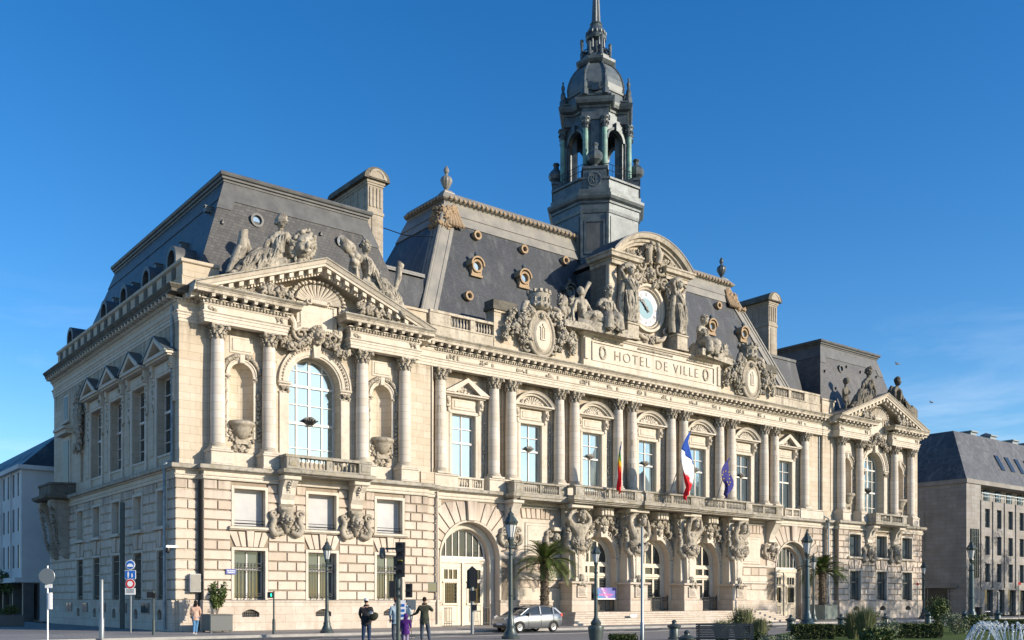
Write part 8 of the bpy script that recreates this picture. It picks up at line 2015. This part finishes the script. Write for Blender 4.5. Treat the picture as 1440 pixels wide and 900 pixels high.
flag(31.4, 9.85, (-.1,-1.0,3.4), 'rainbow flag hanging limp from a slanting pole on the balcony', [('f_blu',0,.15),('f_grn',.15,.33),('f_yel',.33,.48),('f_or',.48,.6),('f_red',.6,1)], 1, 2.9, .25)
flag(37.4, 9.75, (.3,-2.0,4.9), 'large blue, white and red flag hanging from the balcony', [('f_blu',0,.34),('f_wht',.34,.68),('f_red',.68,1)], 2, 4.4, .2)
flag(43.0, 9.85, (-.1,-1.5,3.3), 'navy blue flag with gold stars hanging from the balcony', [('f_navy',0,1)], 3, 2.5, .25)

# ================================================================ small things on and near the front
S['ban1'] = simple('banner_print', (.15,.35,.62), .6); nt = S['ban1'].node_tree; p = nt.nodes['Principled BSDF']; tc = N(nt, 'ShaderNodeTexCoord'); mp = N(nt, 'ShaderNodeMapping'); mp.inputs['Rotation'].default_value = (0, R(35), 0); nt.links.new(tc.outputs['Object'], mp.inputs[0]); sp = N(nt, 'ShaderNodeSeparateXYZ'); nt.links.new(mp.outputs[0], sp.inputs[0])
rp = ramp(nt, mth(nt, 'ADD', mth(nt, 'MULTIPLY', sp.outputs[0], .42), .5), [(.05,(.02,.26,.45)),(.3,(.04,.18,.40)),(.44,(.20,.11,.34)),(.49,(.5,.48,.54)),(.54,(.26,.12,.36)),(.75,(.07,.10,.34)),(.95,(.15,.12,.38))]); nt.links.new(rp.outputs[0], p.inputs['Base Color'])
m = MB(); m.box(-1.15, 1.15, -.015, .015, -.45, .45); o = m.build('banner', S['ban1'], None); o.location = (32.3, -.35, 2.25); tag(o, 'blue and violet banner tied to the entrance railings', 'banner')
S['ban_p'] = simple('pink_print', (.62,.12,.36), .6)
q = MB()
for i in range(9): q.prism([(-.65+i*.16,-.16),(-.55+i*.16,-.14),(-.52+i*.16,.0),(-.62+i*.16,-.02)], -.028, -.017)
q.arc(-.15, .2, -.018, [(.05,.0),(.09,.0),(.09,.01),(.05,.01)], 0, 2*PI, 14); q.build('banner_print', S['ban_p'], o)
m = MB(); m.box(-1.14,1.14,-.028,-.017,-.44,-.36); m.build('banner_edge', S['whitep'], o)
m = MB(); m.box(-.32,.32,-.02,.02,-.1,.1); o = m.build('notice_plate', S['whitep'], None); o.location = (31.7, -3.93, .62); tag(o, 'small white plate fixed to the entrance steps', 'plate')
m = MB(); m.box(-.2,.2,-.012,-.021,-.0,.02); m.build('plate_mark', S['red'], o)
# street name plate, boxes, cameras, pipes
m = MB(); m.box(2.35, 2.95, -.88, -.84, 3.2, 3.5)
S['bluep'] = simple('enamel_blue', (.02,.05,.25), .35)
o = m.build('street_name_plate', S['bluep'], None); tag(o, 'small blue enamel street name plate on the left pavilion', 'street sign')
m = MB()
for i in range(7): m.box(2.42+i*.07, 2.46+i*.07, -.887, -.881, 3.37, 3.43)
for i in range(6): m.box(2.45+i*.07, 2.49+i*.07, -.887, -.881, 3.27, 3.33)
m.build('plate_lettering', S['whitep'], o)
S['metalbox'] = simple('light_grey_box', (.45,.46,.46), .5, .1)
m = MB(); m.box(.42, 1.02, -.62, -.34, 2.2, 3.2); o = m.build('cable_box', S['metalbox'], None); tag(o, 'light grey metal box on the corner of the left pavilion', 'utility box'); m = MB(); m.box(.45,.99,-.635,-.621,2.23,3.17); m.build('box_door', S['zinc'], o)
def pipe(pts, r, label, mt='metalbox'):
    m = MB(); m.tube(pts, r, 8, False); o = m.build('downpipe', S[mt], None, True, 60); tag(o, label, 'downpipe'); m = MB()
    for a, b in zip(pts[:-1], pts[1:]):
        for t in (.2, .5, .8): q = Vector(a).lerp(Vector(b), t); m.lathe(q.x, q.y, [(r*1.25,q.z-.05),(r*1.25,q.z+.05)], 10)
    m.build('pipe_bracket', S[mt], o)
S['pipe_b'] = simple('blue_grey_pipe', (.27,.33,.36), .5, .1, (.16,.2,.22), 3)
pipe([(-.12,.75,18.3),(-.12,.75,9.6),(-.55,.75,9.3),(-.55,.75,.1)], .085, 'pale blue-grey downpipe at the near edge of the shaded side wall', 'pipe_b')
pipe([(.98,-.42,8.4),(.98,-.42,.1)], .06, 'dark downpipe in the corner strip left of the left pavilion', 'iron')
pipe([(16.85,.0,17.2),(16.85,-.02,9.4)], .05, 'cream upper downpipe between the left pavilion and the central block', 'trim')
pipe([(16.9,-.55,8.9),(16.9,-.58,.2)], .07, 'cream lower downpipe between the left pavilion and the archway', 'trim')
pipe([(60.75,.35,18.2),(60.75,.35,10.0),(61.1,-.45,9.4),(61.1,-.45,.2)], .08, 'grey downpipe left of the right pavilion', 'pipe_b')
m = MB(); m.box(-.65,-.05,-.1,.05,4.62,4.75); o = m.build('security_camera', S['whitep'], None); o.location = (-.2,-.35,0); tag(o, 'white security camera on the left corner of the town hall', 'camera'); m = MB(); m.lathe(-.55,-.02,[(0,4.3),(.12,4.36),(.15,4.5),(.13,4.62)],12); m.build('camera_dome', S['black'], o, True)
for x, z, w, h, lb in ((16.4, 2.6, .55, .32, 'grey information board on the wall left of the archway'),):
    m = MB(); m.cbox(x-w, x+w, -.56, -.5, z-h, z+h, .02); o = m.build('information_board', S['dgrey'], None); tag(o, lb, 'information board'); m = MB(); m.box(x-w+.06, x+w-.06, -.575, -.561, z-h+.06, z+h-.06); m.build('board_face', S['glass_m'], o)
# arrow sign board near the waiting people
x, y = at(577, 44); r = empty('direction_board', (x, y, 0), RZ); tag(r, 'grey board on thin curved legs right of the waiting couple', 'board')
m = MB(); m.box(-.25,.25,-.03,.0,1.3,1.75); m.build('board_panel', S['grey_m'], r); m = MB(); [m.tube([(q*.22,0,1.35),(q*.1,0,1.0),(q*.05,0,.7),(q*.05,0,-.1)], .018, 5) for q in (-1,1)]; m.build('leg', S['iron'], r)
# bench
S['bench'] = simple('dark_bench_paint', (.008,.016,.026), .5)
x, y = at(1018, 33); r = empty('park_bench', (x, y, 0), RZ-.05); tag(r, 'dark blue-green slatted bench seen from behind at the bottom edge', 'bench')
m = MB()
for k in range(7): m.box(-.95,.95,-.25+k*.02,-.215+k*.02,.45+k*.072,.51+k*.072)
m.build('backrest', S['bench'], r); m = MB()
for k in range(5): m.box(-.95,.95,-.15+k*.09,-.08+k*.09,.42,.45)
m.build('seat', S['bench'], r)
for q in (-.85, .85): m = MB(); m.box(q-.03,q+.03,-.25,.3,.36,.42); m.box(q-.03,q+.03,-.22,-.16,0,.9); m.box(q-.03,q+.03,.24,.3,0,.42); m.build('leg', S['iron'], r)
# bins near the office building
x, y = at(1376, 96); m = MB(); m.lathe(0,0,[(.3,0),(.33,1.0),(.36,1.02),(.3,1.1),(0,1.12)],12); o = m.build('litter_bin', S['black'], None, True); o.location = (x, y, 0); tag(o, 'black litter bin on the pavement by the office building', 'litter bin')
x, y = at(1433, 74); r = empty('road_sign', (x, y, 0), RZ); tag(r, 'small red round sign on a thin post near the right edge', 'road sign'); m = MB(); m.lathe(0,0,[(.035,0),(.035,4.0),(0,4.01)],8); m.build('pole', S['grey_m'], r); m = MB(); m.arc(0,3.0,-.05,[(0,0),(.12,0),(.12,.03),(0,.03)],0,2*PI,18); m.build('sign_disc', S['red'], r)
x, y = at(1290, 88); r = empty('road_sign', (x, y, 0), RZ); tag(r, 'small red sign on a post by the side street entrance', 'road sign'); m = MB(); m.lathe(0,0,[(.035,0),(.035,3.4),(0,3.41)],8); m.build('pole', S['grey_m'], r); m = MB(); m.arc(0,3.2,-.05,[(0,0),(.12,0),(.12,.03),(0,.03)],0,2*PI,18); m.build('sign_disc', S['red'], r)
# low planter and awning clutter far left
x, y = at(12, 66); m = MB(); m.cbox(-.9,.9,-.35,.35,0,.75,.02); o = m.build('planter', S['dgrey'], None); o.location = (x, y, 0); tag(o, 'dark rectangular planter at the far left edge', 'planter'); m = MB(); m.box(-.8,.8,-.3,.3,.751,.77); m.build('soil', S['soil'], o)
bush('shrub', (x, y, .77), (.8,.35,.45), 900, .1, 'leaf', 'dark shrub in the planter at the far left edge', 'shrub', 77)
def street_tree(px, Z, H, seed, label):
    x, y = at(px, Z); r = empty('street_tree', (x, y, 0)); tag(r, label, 'tree'); m = MB(); m.tube([(0,0,0),(.05,0,H*.35),(0,.05,H*.6)], [.12,.09,.06], 7); m.build('trunk', S['bark'], r); m = MB(); rn = random.Random(seed)
    for k in range(9): leaves(m, (rn.uniform(-1,1), rn.uniform(-1,1), H*rn.uniform(.62,.92)), (.8,.8,.55), 260, .17, seed*9+k)
    m.build('crown', S['leaf'], r)
street_tree(14, 84, 4.3, 5, 'small dark tree in front of the white side street building')
street_tree(-16, 90, 4.4, 6, 'small dark tree cut by the left edge of the view')
# overhead wire
m = MB(); m.tube([(17.2,7.3,28.7),(18.6,6.2,28.1),(20.3,5.0,28.0)], .035, 4); o = m.build('cable', S['iron'], None); tag(o, 'thin dark cable between the left chimney and the central roof', 'cable')
# gulls
for px, py, Z, lb in ((1262, 512, 120, 'small white gull gliding above the right pavilion'), (1310, 566, 140, 'tiny white gull low in the sky right of the right pavilion')):
    u = (px-720)/1385*Z; z = 1.7+(845-py)/1385*Z; X, Y = gp((px-720)/1385, Z)
    m = MB(); m.tube([(-.05,.3,0),(0,.1,0),(0,-.15,.0),(0,-.3,0)], [.02,.09,.1,.03], 7)
    for s in (-1, 1): m.add([(0,-.12,.05),(0,.12,.05),(s*.4,.16,.2),(s*.4,-.02,.2),(s*.9,.14,.06),(s*.5,.0,.16),(0,-.12,.07),(0,.12,.07),(s*.4,.16,.215),(s*.4,-.02,.215),(s*.9,.14,.07)], [(0,1,2,3),(3,2,4),(6,9,8,7),(9,10,8),(0,6,7,1)])
    o = m.build('gull', S['whitep'], None, True); o.location = (X, Y, z); o.rotation_euler = (0,0,RZ+.6); tag(o, lb, 'gull')
# fountain: ring basin and arching jets
S['water'] = simple('white_water', (.72,.78,.80), .15, 0); S['water'].node_tree.nodes['Principled BSDF'].inputs['Transmission Weight'].default_value = .35
S['pool'] = glass('pool_water', (.10,.14,.15), .05, .3, .3)
x, y = at(1424, 27); r = empty('fountain', (x, y, 0), RZ); tag(r, 'round fountain with a ring of arching white water jets at the bottom right', 'fountain')
m = MB(); m.lathe(0,0,[(1.75,-.3),(1.75,.25),(1.5,.3),(1.48,.0),(0,.0)],40); m.build('basin', S['kerb'], r); m = MB(); m.lathe(0,0,[(1.5,.12),(0,.121)],32); m.build('pool', S['pool'], r)
m = MB(); rn = random.Random(8)
for k in range(34):
    a = 2*PI*k/34; c, s = math.cos(a), math.sin(a); pts = []; rr = []; r0, r1, h = .25, 1.32, .92+.05*math.sin(k*3)
    for i in range(15): t = i/14; q = r0+(r1-r0)*t; pts.append((c*q, s*q, .15+h*4*t*(1-t)*(1 if 1 else 0))); rr.append(.009+.007*t)
    m.tube(pts, rr, 5)
    for i in range(38): t = rn.uniform(.3, 1); q = r0+(r1-r0)*t+rn.uniform(-.05,.05); m.blob((c*q+rn.uniform(-.03,.03), s*q+rn.uniform(-.03,.03), .15+h*4*t*(1-t)+rn.uniform(-.06,.03)), rn.uniform(.008,.02), i, .3)
m.build('water_jet', S['water'], r, True)

# ================================================================ sky, sun, camera
w = bpy.data.worlds.new('World'); scene.world = w; w.use_nodes = True; nt = w.node_tree; bg = nt.nodes['Background']
sky = N(nt, 'ShaderNodeTexSky'); sky.sky_type = 'NISHITA'; sky.sun_disc = False
SV = Vector((.49, -.81, .32)).normalized(); EL = math.asin(SV.z); AZ = math.atan2(SV.x, SV.y)
sky.sun_elevation = EL; sky.sun_rotation = AZ; sky.air_density = 1.0; sky.dust_density = .35; sky.ozone_density = 3.0; sky.altitude = 50
hs = N(nt, 'ShaderNodeHueSaturation'); hs.inputs['Saturation'].default_value = 1.34; hs.inputs['Hue'].default_value = .506; hs.inputs['Value'].default_value = 1.0
nt.links.new(sky.outputs[0], hs.inputs['Color']); 
tc = N(nt, 'ShaderNodeTexCoord'); mp = N(nt, 'ShaderNodeMapping'); mp.inputs['Scale'].default_value = (1.2,1.2,5.5); nt.links.new(tc.outputs['Generated'], mp.inputs[0])
cn = noise(nt, mp.outputs[0], 3.2, 7, .62, .6); cr = ramp(nt, cn.outputs[0], [(.52,(0,0,0)),(.74,(1,1,1))]); sx = N(nt, 'ShaderNodeSeparateXYZ'); nt.links.new(tc.outputs['Generated'], sx.inputs[0])
lo = ramp(nt, sx.outputs[2], [(.02,(1,1,1)),(.30,(0,0,0))]); cf = mth(nt, 'MULTIPLY', mth(nt, 'MULTIPLY', cr.outputs[0], lo.outputs[0]), .45)
nt.links.new(mixc(nt, cf, hs.outputs[0], (5.5,6.0,6.6)), bg.inputs['Color']); bg.inputs['Strength'].default_value = .142
sl = bpy.data.lights.new('sun', 'SUN'); sl.energy = 4.8; sl.angle = R(.5); sl.color = (1,.885,.73); so = bpy.data.objects.new('sun', sl); col.objects.link(so); so.rotation_euler = SV.to_track_quat('Z', 'Y').to_euler()
cd = bpy.data.cameras.new('camera'); cam = bpy.data.objects.new('camera', cd); col.objects.link(cam); scene.camera = cam
cam.location = (-19.5, -54.3, 1.7); cam.rotation_euler = (R(90), 0, -math.atan2(.62168, .78327)); cd.sensor_width = 36; cd.lens = 1385/1440*36; cd.shift_y = (845-450)/1440; cd.clip_end = 5000; cd.clip_start = .1
scene.view_settings.view_transform = 'Standard'; scene.view_settings.look = 'None'; scene.view_settings.exposure = .48; scene.view_settings.gamma = 1
scene.render.resolution_x = 1024; scene.render.resolution_y = 640; scene.render.engine = 'CYCLES'
